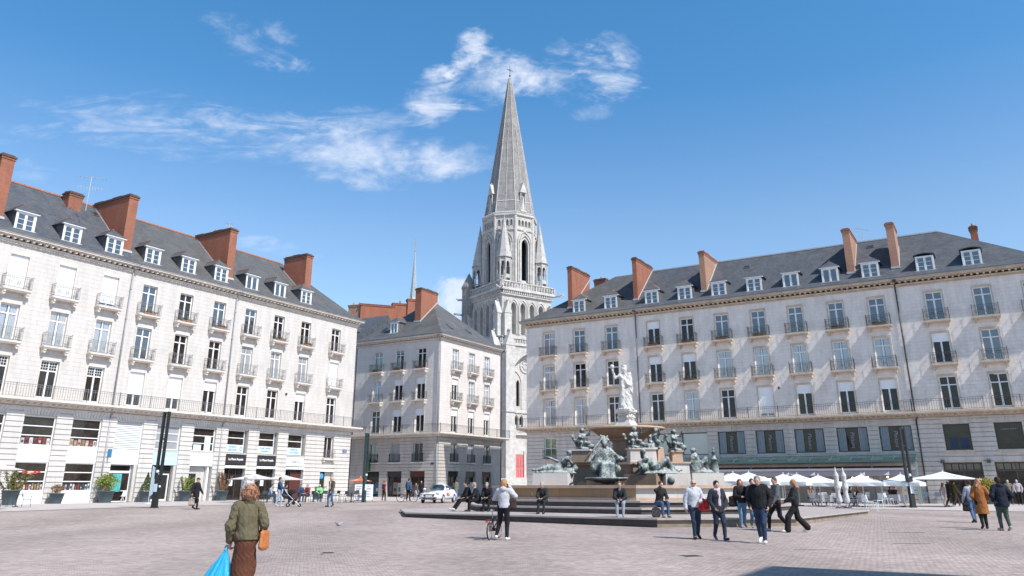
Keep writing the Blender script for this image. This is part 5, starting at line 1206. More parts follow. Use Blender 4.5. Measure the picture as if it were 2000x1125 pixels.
def make_person(label, loc, az, J=None, hgt=1.74, skin=0, hair=('short', (.08, .05, .03)), top=('jacket', (.05, .05, .05)), hem=.86, bottom=('trousers', (.05, .06, .1)), shoe=(.05, .05, .05), h=.02, bulk=1.0, group=None, wide=0.0, sleeve=1.0, scarf=None, glasses=False, beard=None, curl=.5, hand_dir=None, headyaw=0, extra=None, flare=0.0, open_front=None, arms_hidden=False, folds=.008):
    q = dict(J0); q.update(J or {}); q = {k: np.array(v, float) for k, v in q.items()}; S = hgt / 1.74
    sk = SKIN[skin]; bk = bulk
    hd = q['head']; hy = R(headyaw); fx = np.array((math.sin(hy), math.cos(hy), 0)); rx = np.array((math.cos(hy), -math.sin(hy), 0))
    def H(r, f, u): return hd + rx * r + fx * f + np.array((0, 0, u))
    head = [ell(H(0, -.008, .018), (.078, .098, .108), .02, -hy), cap(H(0, .03, -.055), H(0, .045, -.075), .050, .036, .04), cap(H(0, .088, .0), H(0, .108, -.022), .010, .014, .012), ell(H(-.078, -.005, -.005), (.012, .024, .032), .01, -hy), ell(H(.078, -.005, -.005), (.012, .024, .032), .01, -hy),
            cap(H(-.03, .085, .022), H(.03, .085, .022), .014, .014, .02), cap(H(-.02, .083, -.055), H(.02, .083, -.055), .011, .011, .01), cap(H(-.042, .062, -.012), H(-.035, .072, -.016), .022, .022, .02), cap(H(.042, .062, -.012), H(.035, .072, -.016), .022, .022, .02)]
    sub = [ell(H(-.032, .101, .004), (.014, .014, .009), .01), ell(H(.032, .101, .004), (.014, .014, .009), .01), cap(H(-.018, .096, -.056), H(.018, .096, -.056), .004, .004, .005)]
    body = head + [cap(q['neck'] - (0, 0, .03), hd - (0, -.0, .05), .056, .052, .03), cap(q['pelvis'], q['chest'], .125, .13, .04, .72), cap(lerp(q['shL'], q['shR'], .12), lerp(q['shL'], q['shR'], .88), .068, .068, .05, .9), cap(lerp(q['chest'], q['neck'], .0), q['neck'] - (0, 0, .05), .12, .06, .05, .75)]
    for s in 'LR':
        body += [cap(q['sh' + s], q['elbow' + s], .050, .040, .03), cap(q['elbow' + s], q['wrist' + s], .040, .026, .02), cap(q['hip' + s], q['knee' + s], .085, .056, .04), cap(q['knee' + s], q['ankle' + s], .055, .036, .03), cap(q['ankle' + s] - (0, .03, .03), q['toe' + s], .036, .03, .03)]
        body += hand_prims(q['wrist' + s], q['elbow' + s], s, curl, h < .012, hand_dir)
    root = bpy.data.objects.new('person', sdf_mesh('person', body, sk, h, sub=sub)); COL.objects.link(root)
    root.location = loc; root.rotation_euler = (0, 0, -R(az)); root.scale = (S, S, S); tag(root, label, 'person', group)
    def part(name, prims, mat, fold=None, cut=None, sub=None, hh=None):
        me = sdf_mesh(name, prims, mat, hh or h, fold, cut, sub); return link(name, me, root) if len(me.polygons) else None
    # eyes
    eb = MB(); eb.smooth = True
    if glasses: eb.box(*[v for v in (-.01, .01)], .0, .001, 0, .001)
    for s in (-1, 1): c = H(s * .032, .087, .004); eb.ball(c, .011, 6, 4)
    eb.build('eyes', EYE_M, root)
    if glasses:
        g = MB(); 
        for s in (-1, 1): g.ball(H(s * .034, .104, .004), .026, 10, 5, (1, .3, .8))
        g.cyl(H(-.075, .0, .01), H(-.06, .10, .01), .004, n=4); g.cyl(H(.075, .0, .01), H(.06, .10, .01), .004, n=4); g.build('sunglasses', MT['black'], root)
    # hair
    st, hc = hair; hm = cloth(hc, .006, .7); face_sub = [ell(H(0, .10, -.035), (.068, .085, .095), .02, -hy)]
    if st != 'bald':
        hp = [ell(H(0, -.018, .034), (.089, .103, .108), .02, -hy)]; cutp = None
        if st == 'short': hp += [cap(H(0, -.06, -.02), H(0, -.065, -.05), .055, .045, .03)]
        elif st == 'fringe': hp = [cap(H(-.07, -.02, -.01), H(0, -.085, -.02), .022, .022, .03), cap(H(.07, -.02, -.01), H(0, -.085, -.02), .022, .022, .03)]
        elif st == 'curly':
          curls(root, hd, hc)
          hp += [ell(H(0, -.03, .02), (.10, .105, .112), .03), cap(H(-.06, -.03, -.04), H(.06, -.03, -.04), .05, .05, .04)]
        elif st == 'long': hp += [cap(H(-.055, -.045, 0), H(-.07, -.05, -.24), .055, .035, .04), cap(H(.055, -.045, 0), H(.07, -.05, -.24), .055, .035, .04), cap(H(0, -.07, 0), H(0, -.09, -.27), .065, .045, .05)]
        elif st == 'longf': hp += [cap(H(-.06, -.02, 0), H(-.095, .06, -.30), .05, .03, .04), cap(H(.06, -.02, 0), H(.095, .05, -.30), .05, .035, .04), cap(H(0, -.07, 0), H(0, -.08, -.25), .065, .045, .05)]
        elif st == 'blown': hp += [cap(H(0, -.06, 0), H(-.10, -.16, -.16), .07, .03, .05), cap(H(.05, -.04, -.02), H(-.02, -.12, -.24), .05, .03, .05), cap(H(-.05, -.03, 0), H(-.14, -.08, -.12), .05, .025, .05)]
        elif st == 'bun': hp += [ell(H(0, -.10, .08), (.05, .05, .05), .02)]
        elif st == 'pony': hp += [cap(H(0, -.10, .04), H(0, -.13, -.18), .035, .025, .02)]
        elif st == 'cap': hp = [ell(H(0, -.01, .045), (.094, .108, .095), .02, -hy), cap(H(0, .09, .05), H(0, .13, .04), .05, .04, .02, .5)]
        part('hair' if st != 'cap' else 'cap', hp, hm, (.012 if st in ('curly', 'blown', 'longf', 'long') else .004, 30, 3, .4), None if st != 'cap' else [((0, 0, -1), -(hd[2] + .03))], face_sub if st not in ('fringe', 'cap') else None)
    if beard: part('beard', [cap(H(-.04, .05, -.06), H(.04, .05, -.06), .03, .03, .03), cap(H(0, .06, -.08), H(0, .065, -.10), .035, .02, .03)], cloth(beard, .004))
    # top garment
    kind, tc = top; tm = cloth(tc, .012); e = .022 if kind != 'shirt' else .012; e *= bk
    lp = lerp(q['pelvis'], q['chest'], 0); standing = abs(q['pelvis'][0] - q['chest'][0]) < .2 and q['pelvis'][2] > .8
    tp = [cap(q['pelvis'], q['chest'], .135 * bk + e, .145 * bk + e, .05, .78), cap(lerp(q['shL'], q['shR'], .1), lerp(q['shL'], q['shR'], .9), .072 + e, .072 + e, .05, .95), cap(q['chest'], q['neck'] - (0, 0, .05), .125 * bk + e, .062 + e * .6, .05, .8)]
    if standing and hem < .95: tp.append(cap(q['pelvis'], (q['pelvis'][0], q['pelvis'][1], min(hem - .02, .95)), .14 * bk + e, .15 * bk + e + flare, .06, .80))
    elif not standing: tp.append(cap(q['pelvis'], lerp(q['pelvis'], lerp(q['kneeL'], q['kneeR'], .5), .25), .14 * bk + e, .13 * bk, .06, .8))
    if not arms_hidden:
        for s in 'LR': tp += [cap(q['sh' + s], q['elbow' + s], .056 + e, .048 + e, .04), cap(q['elbow' + s], lerp(q['elbow' + s], q['wrist' + s], sleeve), .048 + e, .036 + e * .7, .03)]
    cuts = [((0, 0, -1), -hem)] if standing else None
    cuts = (cuts or [])
    if kind in ('jacket', 'hood', 'coat', 'puffer'): tp.append(cap(q['neck'] - (.04, .0, .045), q['neck'] + (.04, -0.0, -.045), .068, .068, .03))
    if kind == 'hood': tp += [ell(q['neck'] + (0, -.09, -.02), (.11, .06, .07), .04)]
    # the hands are left out of the sleeves, so cutting below the hem only trims the skirt of the jacket
    if standing:
        low = [t for t in tp[:4]]; arms = [t for t in tp[4:]]
        part({'shirt': 'shirt', 'coat': 'coat'}.get(kind, 'jacket'), low, tm, (folds, 13, 5, .35), cuts); 
        if arms: part('sleeves', arms, tm, (folds * .8, 18, 9, .8))
    else: part({'shirt': 'shirt', 'coat': 'coat'}.get(kind, 'jacket'), tp, tm, (folds, 13, 5, .5))
    if open_front:
        m = [cap(q['chest'] + (0, .095 * bk + e * .8, .14), lerp(q['pelvis'], q['chest'], .25) + (0, .10 * bk + e, 0), .055, .05, .03, .5)]; part('shirt_front', m, cloth(open_front, .006), (.003, 15, 2, .3))
    # bottom garment
    bt, bc = bottom; bm = cloth(bc, .010)
    if bt == 'trousers':
        bp = [cap(q['hipL'], q['hipR'], .108 * bk, .108 * bk, .05, .85)]
        for s in 'LR':
            an = q['ankle' + s]; bp += [cap(q['hip' + s], q['knee' + s], .097 * bk, .070 + wide * .5, .05), cap(q['knee' + s], an + (0, 0, .0), .070 + wide * .5, .052 + wide, .04)]
        part('trousers', bp, bm, (.006, 16, 11, .5))
    elif bt == 'skirt':
        mid = lerp(q['kneeL'], q['kneeR'], .5); bot = lerp(q['ankleL'], q['ankleR'], .5)
        part('skirt', [cap(q['hipL'] + (-.01, 0, .04), q['hipR'] + (.01, 0, .02), .105 * bk, .105 * bk, .06, .9), cap(q['pelvis'] - (0, 0, .12), mid + (0, 0, 0), .15 * bk, .165 * bk, .05, .86), cap(mid, bot + (0, 0, .15), .165 * bk, .15 * bk, .05, .8)], bm, (.010, 12, 11, .18), [((0, 0, -1), -(.31))])
    # shoes
    shm = cloth(shoe, .003, .5); sp = []
    for s in 'LR': sp.append([cap(q['ankle' + s] - (0, .035, .045), q['toe' + s] + (0, .02, -.012), .046, .040, .02), cap(q['ankle' + s] - (0, .0, .02), q['ankle' + s] + (0, 0, .02), .044, .04, .03)])
    for p in sp: part('shoe', p, shm)
    if scarf: part('scarf', [cap(q['neck'] + (-.05, .02, -.01), q['neck'] + (.05, .02, -.01), .07, .07, .04), cap(q['neck'] + (0, .08, -.02), q['neck'] + (.02, .12, -.2), .045, .05, .03, .6)], cloth(scarf), (.010, 25, 4, 1))
    if extra: extra(root, q)
    return root
MT['black'] = simple('black_plastic', (.02, .02, .02), .35)
# ------------------------------------------------------------------ fountain
MT['granite'] = stone_mat('fountain_granite', (.60, .56, .53), (.54, .50, .475), (.40, .36, .33), 1.6, .75, 'sum', mortar=.006, streak=.12, dirt=(.50, .33, .19), dirtlo=.5, dirthi=.8, dirtamt=.65, mscale=.6, bump=.006)
MT['ochre'] = stone_mat('fountain_granite_ochre_shaded', (.41, .27, .15), (.31, .22, .15), (.20, .14, .09), 1.7, 1.5, 'sum', mortar=.006, streak=.2, dirt=(.40, .21, .09), dirtlo=.42, dirthi=.72, dirtamt=.75, mscale=.7, bump=.005)
MT['rim'] = simple('ochre_rim', (.50, .35, .25), .7, nscale=1.5, namt=.25, bump=.004)
MT['brown'] = stone_mat('brown_granite', (.30, .22, .17), (.26, .19, .15), (.16, .12, .09), 1.4, .7, 'sum', mortar=.006, streak=.25, dirt=(.40, .22, .10), dirtlo=.5, dirthi=.8, dirtamt=.5, bump=.005)
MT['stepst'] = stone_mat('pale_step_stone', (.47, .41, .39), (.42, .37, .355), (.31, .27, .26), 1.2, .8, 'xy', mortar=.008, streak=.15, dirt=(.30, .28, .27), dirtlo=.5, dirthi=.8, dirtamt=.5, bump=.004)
MT['shadedst'] = simple('dirty_shaded_riser_stone', (.075, .06, .055), .8, nscale=2.2, namt=.4)  # dirty stone with the front-left risers' shade put into the colour
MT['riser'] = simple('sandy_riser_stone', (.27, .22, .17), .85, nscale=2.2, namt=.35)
MT['marble'] = simple('weathered_marble', (.58, .56, .53), .6, nscale=5, namt=.22, bump=.01, bscale=20)
MT['water'] = simple('pool_water', (.03, .05, .05), .05)
def bronze():
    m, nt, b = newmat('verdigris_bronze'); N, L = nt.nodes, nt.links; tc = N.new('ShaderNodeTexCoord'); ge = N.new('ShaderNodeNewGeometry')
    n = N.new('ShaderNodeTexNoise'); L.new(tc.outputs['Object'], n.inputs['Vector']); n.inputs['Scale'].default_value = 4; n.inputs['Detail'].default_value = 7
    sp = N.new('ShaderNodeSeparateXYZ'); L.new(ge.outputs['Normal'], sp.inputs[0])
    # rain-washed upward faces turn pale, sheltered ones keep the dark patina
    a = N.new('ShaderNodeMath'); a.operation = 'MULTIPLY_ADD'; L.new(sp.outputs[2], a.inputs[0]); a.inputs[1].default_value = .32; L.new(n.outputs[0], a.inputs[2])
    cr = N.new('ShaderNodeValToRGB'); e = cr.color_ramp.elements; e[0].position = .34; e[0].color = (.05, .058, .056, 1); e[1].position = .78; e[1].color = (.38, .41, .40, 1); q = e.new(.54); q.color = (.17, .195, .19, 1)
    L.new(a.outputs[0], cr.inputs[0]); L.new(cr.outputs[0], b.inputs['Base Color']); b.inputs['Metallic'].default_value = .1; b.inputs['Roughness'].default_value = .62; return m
MT['bronze'] = bronze()
FC = Vector((7.05, 50.0)); KF = .88; ZD = (.42 - .186) / KF      # designed at 50 m, then set nearer at the scale KF
def octa(hw, ch, cx=0, cy=0):
    return [(cx - hw + ch, cy - hw), (cx + hw - ch, cy - hw), (cx + hw, cy - hw + ch), (cx + hw, cy + hw - ch), (cx + hw - ch, cy + hw), (cx - hw + ch, cy + hw), (cx - hw, cy + hw - ch), (cx - hw, cy - hw + ch)]
def ring_prism(mb, outer, inner, z0, z1):
    n = len(outer); A = [mb.pt((p[0], p[1], z0)) for p in outer]; B = [mb.pt((p[0], p[1], z1)) for p in outer]; C = [mb.pt((p[0], p[1], z1)) for p in inner]; D = [mb.pt((p[0], p[1], z0)) for p in inner]
    for i in range(n): j = (i + 1) % n; mb.face((A[i], A[j], B[j], B[i])); mb.face((B[i], B[j], C[j], C[i])); mb.face((C[i], C[j], D[j], D[i])); mb.face((D[i], D[j], A[j], A[i]))
def build_fountain():
    F = empty('fountain', (FC.x * KF, FC.y * KF, EYE * (1 - KF)), R(-35), 'large stone fountain with octagonal basin, raised round bowl and wide stepped platform', 'fountain')
    F.scale = (KF, KF, KF); dx0, dy0 = .35, -.6
    OP = octa(11.6, 4.5, dx0, dy0)
    for mt, ids in (('shadedst', (4, 5, 6, 7, 0)), ('riser', (1, 2, 3))):
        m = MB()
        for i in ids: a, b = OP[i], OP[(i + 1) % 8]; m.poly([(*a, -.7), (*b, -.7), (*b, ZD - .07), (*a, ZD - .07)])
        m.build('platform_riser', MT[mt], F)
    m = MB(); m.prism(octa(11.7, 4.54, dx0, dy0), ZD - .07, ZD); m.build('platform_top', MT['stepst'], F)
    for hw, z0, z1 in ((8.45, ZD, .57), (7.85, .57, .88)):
        m = MB(); m.prism(octa(hw - .06, hw * .42), z0, z1 - .09); m.build('step_riser', MT['shadedst'], F); m = MB(); m.prism(octa(hw, hw * .42), z1 - .09, z1); m.build('step', MT['stepst'], F)
    O7, I7 = octa(7.05, 3.1), octa(6.4, 2.9)
    for nm, mt, ids in (('basin_wall', 'ochre', (5, 6, 7, 0)), ('basin_wall', 'granite', (1, 2, 3, 4))):  # ochre stain, darkened further to carry the shade of the front and left facets
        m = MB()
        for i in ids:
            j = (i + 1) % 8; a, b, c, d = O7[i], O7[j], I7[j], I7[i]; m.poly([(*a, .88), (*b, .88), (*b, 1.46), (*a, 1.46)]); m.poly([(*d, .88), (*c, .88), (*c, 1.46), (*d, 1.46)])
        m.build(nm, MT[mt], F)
    m = MB(); ring_prism(m, octa(7.12, 3.13), octa(6.9, 3.1), .88, 1.0); ring_prism(m, octa(7.22, 3.16), octa(6.3, 2.85), 1.46, 1.61); m.build('basin_rim', MT['rim'], F)
    m = MB(); m.prism(octa(6.45, 2.9), 1.2, 1.38); m.build('water', MT['water'], F)
    m = MB(); m.prism(octa(3.3, 1.5), .9, 2.72); m.build('core', MT['brown'], F); m = MB(); m.prism(octa(3.4, 1.52), 2.72, 2.86); m.build('core_cornice', MT['rim'], F)
    m = MB(); m.lathe([(1.35, 2.86), (1.3, 3.2), (.95, 3.35), (.9, 4.1), (1.1, 4.25), (1.1, 4.35)], 8, ph=R(22.5)); m.build('column', MT['brown'], F)
    m = MB(); m.smooth = True; m.lathe([(.9, 4.28), (1.3, 4.36), (1.75, 4.52), (2.02, 4.72), (2.1, 4.80), (2.28, 4.84)], 48); m.build('bowl_underside', MT['brown'], F)  # brown carries the shade of the bowl's underside in its colour
    m = MB(); m.smooth = True; m.lathe([(2.26, 4.83), (2.33, 4.86), (2.34, 4.93), (2.25, 4.97), (2.0, 4.9), (1.2, 4.7), (0, 4.66)], 48); m.build('upper_bowl', MT['rim'], F)
    m = MB(); m.box(-.56, .56, -.56, .56, 4.6, 5.1); m.frustum(-.53, .53, -.53, .53, 5.1, 5.38, .13, .13); m.box(-.38, .38, -.38, .38, 5.38, 5.82); m.box(-.46, .46, -.46, .46, 5.82, 5.9); m.box(-.52, .52, -.52, .52, 5.9, 6.04)
    for a in range(4):
        Mr = Matrix.Rotation(R(90 * a), 4, 'Z'); s = MB(Mr); s.smooth = True; s.torus((0, -.40, 5.6), .14, .05, 'y', 12, 5); s.ball((-.27, -.40, 5.58), .1, 6, 4); s.ball((.27, -.40, 5.58), .1, 6, 4); s.ball((0, -.42, 5.6), .08, 6, 4); add_mesh(m, s)
    m.build('statue_pedestal', MT['marble'], F)
    inv = Matrix.Rotation(R(35), 4, 'Z')
    def block(px0, px1, D, z0, z1, dep, rz, mat, name='pedestal', capm=None):
        X0, X1 = (px0 - 1000) / 1636 * D, (px1 - 1000) / 1636 * D; c = inv @ Vector(((X0 + X1) / 2 - FC.x, D - FC.y + dep / 2, 0)); w_ = (X1 - X0) / 2 / max(.5, math.cos(R(rz)))
        M = Matrix.Translation((c.x, c.y, 0)) @ Matrix.Rotation(R(35 + rz), 4, 'Z'); mm = MB(M); mm.frustum(-w_, w_, -dep / 2, dep / 2, z0, z1, .04, .04); o = mm.build(name, MT[mat], F)
        if capm: k = MB(M); k.box(-w_ - .05, w_ + .05, -dep / 2 - .05, dep / 2 + .05, z1, z1 + .09); k.build('pedestal_cap', MT[capm], o)
    block(1048, 1118, 45.2, 1.1, 2.24, 1.5, -18, 'granite'); block(1240, 1299, 45.3, 1.1, 2.2, 1.6, -35, 'brown'); block(1296, 1350, 45.2, 1.1, 2.2, 1.4, 14, 'granite'); block(1350, 1418, 48.0, 1.1, 2.3, 1.5, 10, 'granite')
    block(1312, 1350, 46.6, 1.1, 2.78, 1.4, 10, 'granite', capm='rim'); block(1150, 1224, 44.4, 1.1, 1.86, 1.6, -4, 'rim')
    block(1124, 1160, 47.4, 2.86, 3.5, 1.0, -20, 'brown', capm='granite'); block(1234, 1288, 47.3, 2.86, 3.58, 1.1, 4, 'granite', capm='granite'); block(1290, 1304, 47.9, 2.86, 3.66, .5, 4, 'rim'); block(1318, 1340, 48.4, 2.86, 3.48, .8, 4, 'rim', capm='rim')
    block(1226, 1250, 46.4, 2.2, 2.86, .6, 4, 'granite')
    m = MB(); c = inv @ Vector(((1314 - 1000) / 1636 * 45.1 - FC.x, 45.1 - FC.y, 0)); m.smooth = True; m.ball((c.x, c.y, 1.87), .2, 12, 8, (1, 1, 1.2)); m.build('mask_spout', MT['bronze'], F)
build_fountain()
def wpos(px, D, z): return Vector(((px - 1000) / 1636 * D * KF, D * KF, EYE + (z - EYE) * KF))
def fig_prims(q, s=1.0, drape=True, nude=True, chub=1.0):
    """a sculpted figure: head, torso, limbs from joints"""
    g = lambda k: np.array(q[k], float); hd = g('head'); b = [ell(hd + (0, 0, .02), (.085, .10, .12), .02), cap(hd + (0, .03, -.05), hd + (0, .05, -.08), .05, .04, .04), ell(hd + (0, -.03, .05), (.105, .115, .10), .03), cap(g('neck') - (0, 0, .03), hd - (0, 0, .05), .06, .055, .03),
        cap(g('pelvis'), g('chest'), .14 * chub, .145 * chub, .05, .8), cap(g('shL'), g('shR'), .075, .075, .06), cap(g('chest'), g('neck'), .13 * chub, .06, .05)]
    for k in 'LR': b += [cap(g('sh' + k), g('elbow' + k), .062 * chub, .048 * chub, .03), cap(g('elbow' + k), g('wrist' + k), .048 * chub, .034, .02), cap(g('wrist' + k), g('wrist' + k) + (g('wrist' + k) - g('elbow' + k)) * .35, .038, .026, .02), cap(g('hip' + k), g('knee' + k), .10 * chub, .070 * chub, .05), cap(g('knee' + k), g('ankle' + k), .068 * chub, .045, .03), cap(g('ankle' + k), g('toe' + k), .045, .035, .02)]
    return b
def statue(label, loc, az, prims, mat, scale, h=.035, fold=(.02, 12, 3, .4), group=None, name='statue', extras=None):
    me = sdf_mesh(name, prims, MT[mat], h, fold); o = bpy.data.objects.new(name, me); COL.objects.link(o); o.location = loc; o.rotation_euler = (0, 0, -R(az)); o.scale = (scale * KF,) * 3; tag(o, label, 'statue', group)
    for nm, mb in (extras or []): mb.build(nm, MT[mat], o)
    return o
def build_statues():
    G = 'bronze figures of the fountain'
    # crowned marble figure on top
    q = dict(J0); q.update(elbowR=(.42, .05, 1.30), wristR=(.50, .12, 1.62), elbowL=(-.25, .02, 1.15), wristL=(-.12, .2, 1.05)); p = fig_prims(q, chub=1.1)
    p += [cap((0, .0, 1.05), (0, 0, .55), .22, .25, .08, .85), cap((0, 0, .55), (.02, 0, .08), .25, .30, .08, .9), cap((.12, .12, 1.1), (.16, .12, .15), .09, .13, .05), cap((-.12, .1, .9), (-.14, .12, .1), .08, .11, .05), cap((-.18, .02, 1.45), (-.2, .1, .75), .10, .12, .06), cap((.15, .1, 1.3), (-.2, .15, 1.0), .08, .1, .05), ell((0, 0, .02), (.36, .34, .09), .03), cap((-.07, 0, 1.74), (.07, 0, 1.74), .06, .06, .03)]
    m = MB(); m.smooth = True; m.cyl((.50, .14, 1.5), (.52, .12, 1.80), .03, n=6); m.ball((.52, .12, 1.76), .10, 8, 5); m.lathe([(.09, 0), (.12, .1), (.10, .1)], 10, (0, -.01, 1.74))
    statue('white marble statue of a crowned woman in robes with one arm raised, crowning the fountain', wpos(1231, 50, 6.03), 180, p, 'marble', 1.50, .022, (.032, 15, 3, .18), extras=[('torch_and_crown', m)])
    # big seated woman on a shell, in front
    q = dict(J0); q.update(pelvis=(0, 0, .62), chest=(0, .02, 1.02), neck=(0, .02, 1.24), head=(0, .05, 1.40), shL=(-.2, 0, 1.17), shR=(.2, 0, 1.17), elbowL=(-.42, .08, .98), wristL=(-.62, .18, .86), elbowR=(.44, .06, 1.0), wristR=(.64, .15, .78), hipL=(-.1, .05, .6), hipR=(.1, .05, .6), kneeL=(-.19, .42, .58), kneeR=(.17, .42, .60), ankleL=(-.16, .44, .12), ankleR=(.18, .46, .12), toeL=(-.18, .58, .08), toeR=(.2, .6, .08))
    p = fig_prims(q, chub=1.15); p += [cap((-.16, .38, .58), (-.18, .46, .05), .12, .17, .06), cap((.16, .38, .58), (.18, .46, .05), .12, .17, .06), cap((0, .3, .58), (0, .4, .05), .14, .2, .06), cap((-.15, 0, .45), (.15, 0, .45), .22, .22, .08), cap((0, -.12, .1), (0, -.12, .95), .34, .26, .1), cap((-.2, -.02, 1.12), (-.42, .02, .45), .13, .2, .1), cap((.2, -.02, 1.12), (.42, .02, .45), .13, .2, .1), cap((0, -.12, 1.2), (0, -.1, 1.66), .12, .08, .08), cap((-.12, 0, 1.56), (.12, 0, 1.56), .08, .08, .05), cap((-.08, 0, 1.64), (-.13, 0, 1.72), .05, .04, .04), cap((.08, 0, 1.64), (.13, 0, 1.72), .05, .04, .04), ell((0, .1, .02), (.62, .6, .10), .05), ell((-.58, .15, .82), (.16, .14, .12), .05)]
    m = MB(); m.smooth = True; m.cyl((.05, .05, 1.68), (.86, .22, .74), .03, n=6); m.lathe([(.5, -.02), (.78, .02), (.88, .10), (.84, .12), (.5, .05), (0, .02)], 20, (0, .15, .0)); 
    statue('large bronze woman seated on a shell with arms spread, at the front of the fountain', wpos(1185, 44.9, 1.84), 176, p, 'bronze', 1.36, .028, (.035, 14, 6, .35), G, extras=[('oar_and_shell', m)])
    def reclining(seed, mirror=1, knee=.30, armup=True):
        s = mirror; q = dict(pelvis=(.1 * s, 0, .18), chest=(.38 * s, .02, .42), neck=(.52 * s, .02, .62), head=(.58 * s, .04, .77), shL=(.42 * s, .18, .55), shR=(.50 * s, -.16, .56), hipL=(.08 * s, .09, .18), hipR=(.08 * s, -.08, .18))
        q.update(kneeL=(-.35 * s, .14, knee), kneeR=(-.38 * s, -.05, knee * .7), ankleL=(-.74 * s, .14, .10), ankleR=(-.80 * s, -.05, .10), toeL=(-.9 * s, .16, .14), toeR=(-.96 * s, -.03, .14), elbowR=(.72 * s, -.16, .36), wristR=(.66 * s, .0, .14))
        q['elbowL'], q['wristL'] = ((.12 * s, .26, .46), (-.26 * s, .28, .62)) if armup else ((.22 * s, .26, .34), (-.05 * s, .24, .28)); return q
    q = reclining(1); p = fig_prims(q, chub=1.05); p += [cap((.1, 0, .14), (-.6, .05, .10), .19, .12, .08), ell((0, 0, .0), (.85, .32, .10), .05), cap((.6, -.02, .05), (.62, .05, .14), .18, .16, .05)]
    m = MB(); m.smooth = True; m.lathe([(.05, 0), (.15, .1), (.17, .22), (.08, .32), (.13, .38)], 12, (.78, .15, .0)); m.torus((.78, .12, .14), .11, .035, 'y', 12, 5)
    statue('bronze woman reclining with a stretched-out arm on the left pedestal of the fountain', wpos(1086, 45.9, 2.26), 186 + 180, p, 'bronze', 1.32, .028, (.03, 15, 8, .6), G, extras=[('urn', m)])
    q = reclining(2, mirror=-1, knee=.44, armup=False); q['kneeR'] = (.34, -.02, .52); q['ankleR'] = (.52, -.02, .10); q['toeR'] = (.66, 0, .08); p = fig_prims(q, chub=1.25); p += [cap((-.1, 0, .1), (.5, .05, .08), .14, .1, .08), ell((0, 0, .0), (.85, .34, .10), .05), cap((-.60, .03, .72), (-.60, .09, .60), .08, .06, .04), cap((-.62, -.1, .2), (-.7, 0, .35), .2, .14, .06)]
    statue('bronze bearded river god reclining on the dark pedestal right of the front figure', wpos(1291, 45.6, 2.22), 360, p, 'bronze', 1.42, .028, (.028, 15, 18, .7), G)
    q = reclining(3, mirror=-1, knee=.50, armup=False); q.update(chest=(-.25, 0, .48), neck=(-.28, 0, .72), head=(-.28, 0, .88), shL=(-.27, .17, .65), shR=(-.27, -.17, .65), pelvis=(-.18, 0, .2), kneeL=(.25, .1, .56), kneeR=(.22, -.05, .58), ankleL=(.34, .1, .1), ankleR=(.30, -.05, .1), toeL=(.48, .1, .06), toeR=(.45, -.05, .06), elbowL=(-.1, .22, .42), wristL=(.2, .2, .5), elbowR=(-.42, -.2, .42), wristR=(-.4, -.1, .2)); p = fig_prims(q, chub=1.1); p += [cap((-.26, 0, .6), (-.26, 0, .1), .2, .26, .08), cap((-.2, 0, .1), (.1, 0, .08), .2, .12, .08), ell((0, 0, .0), (.6, .32, .08), .05)]
    m = MB(); m.smooth = True; m.lathe([(.19, -.04), (.17, .3), (.12, .5), (.15, .52), (.13, .58), (.08, .6), (.07, .78), (.10, .8), (.02, .98)], 12, (.62, .02, 0)); m.ball((.62, .02, 1.0), .05, 6, 4)
    statue('green bronze seated woman beside a small lighthouse on the far right pedestal', wpos(1374, 48.6, 2.33), 360, p, 'bronze', 1.34, .028, (.03, 15, 28, .5), G, extras=[('lighthouse', m)])
    def putto(seed, lean=0.0):
        q = dict(J0); q.update(pelvis=(0, 0, .35), chest=(lean * .5, .04, .68), neck=(lean * .8, .05, .86), head=(lean, .08, 1.04), shL=(-.16 + lean * .6, .04, .80), shR=(.16 + lean * .6, .04, .80), elbowL=(-.34, .2, .86), wristL=(-.30, .34, 1.06), elbowR=(.3, .14, .66), wristR=(.2, .32, .62), hipL=(-.12, .02, .34), hipR=(.12, .02, .34), kneeL=(-.26, .3, .34), kneeR=(.26, .3, .36), ankleL=(-.26, .3, .05), ankleR=(.28, .34, .06), toeL=(-.27, .42, .02), toeR=(.3, .46, .02)); p = fig_prims(q, chub=1.35); rg = random.Random(seed)
        s = rg.choice((-1, 1)); p += [cap((-.15, -.05, .15), (.35 * s, .25, .12), .2, .16, .08), cap((-.2 * s, -.15, .2), (-.5 * s, -.1, .5), .14, .06, .06), cap((-.5 * s, -.1, .5), (-.62 * s, -.05, .72), .06, .10, .05, .5), ell((.4 * s, .28, .16), (.17, .2, .15), .05), ell((0, 0, .02), (.42, .4, .10), .05), ell((lean, .04, 1.06), (.15, .15, .15), .04)]; return p
    for i, (px, D, z, az, lab, ln) in enumerate(((1142, 47.9, 3.60, 160, 'bronze cherub astride a dolphin on the upper left pedestal of the fountain', .06), (1245, 47.6, 3.68, 165, 'bronze cherub with raised hands on the pale pedestal under the bowl', 0), (1287, 48.3, 3.66, 200, 'bronze cherub leaning on a dolphin right under the rim of the bowl', -.05), (1326, 48.8, 3.58, 150, 'bronze cherub bending over a dolphin on the upper right pedestal', .10))):
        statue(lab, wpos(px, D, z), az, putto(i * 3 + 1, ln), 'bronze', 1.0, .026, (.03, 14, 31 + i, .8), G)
    # one more on the far side, seen only past the column
build_statues()
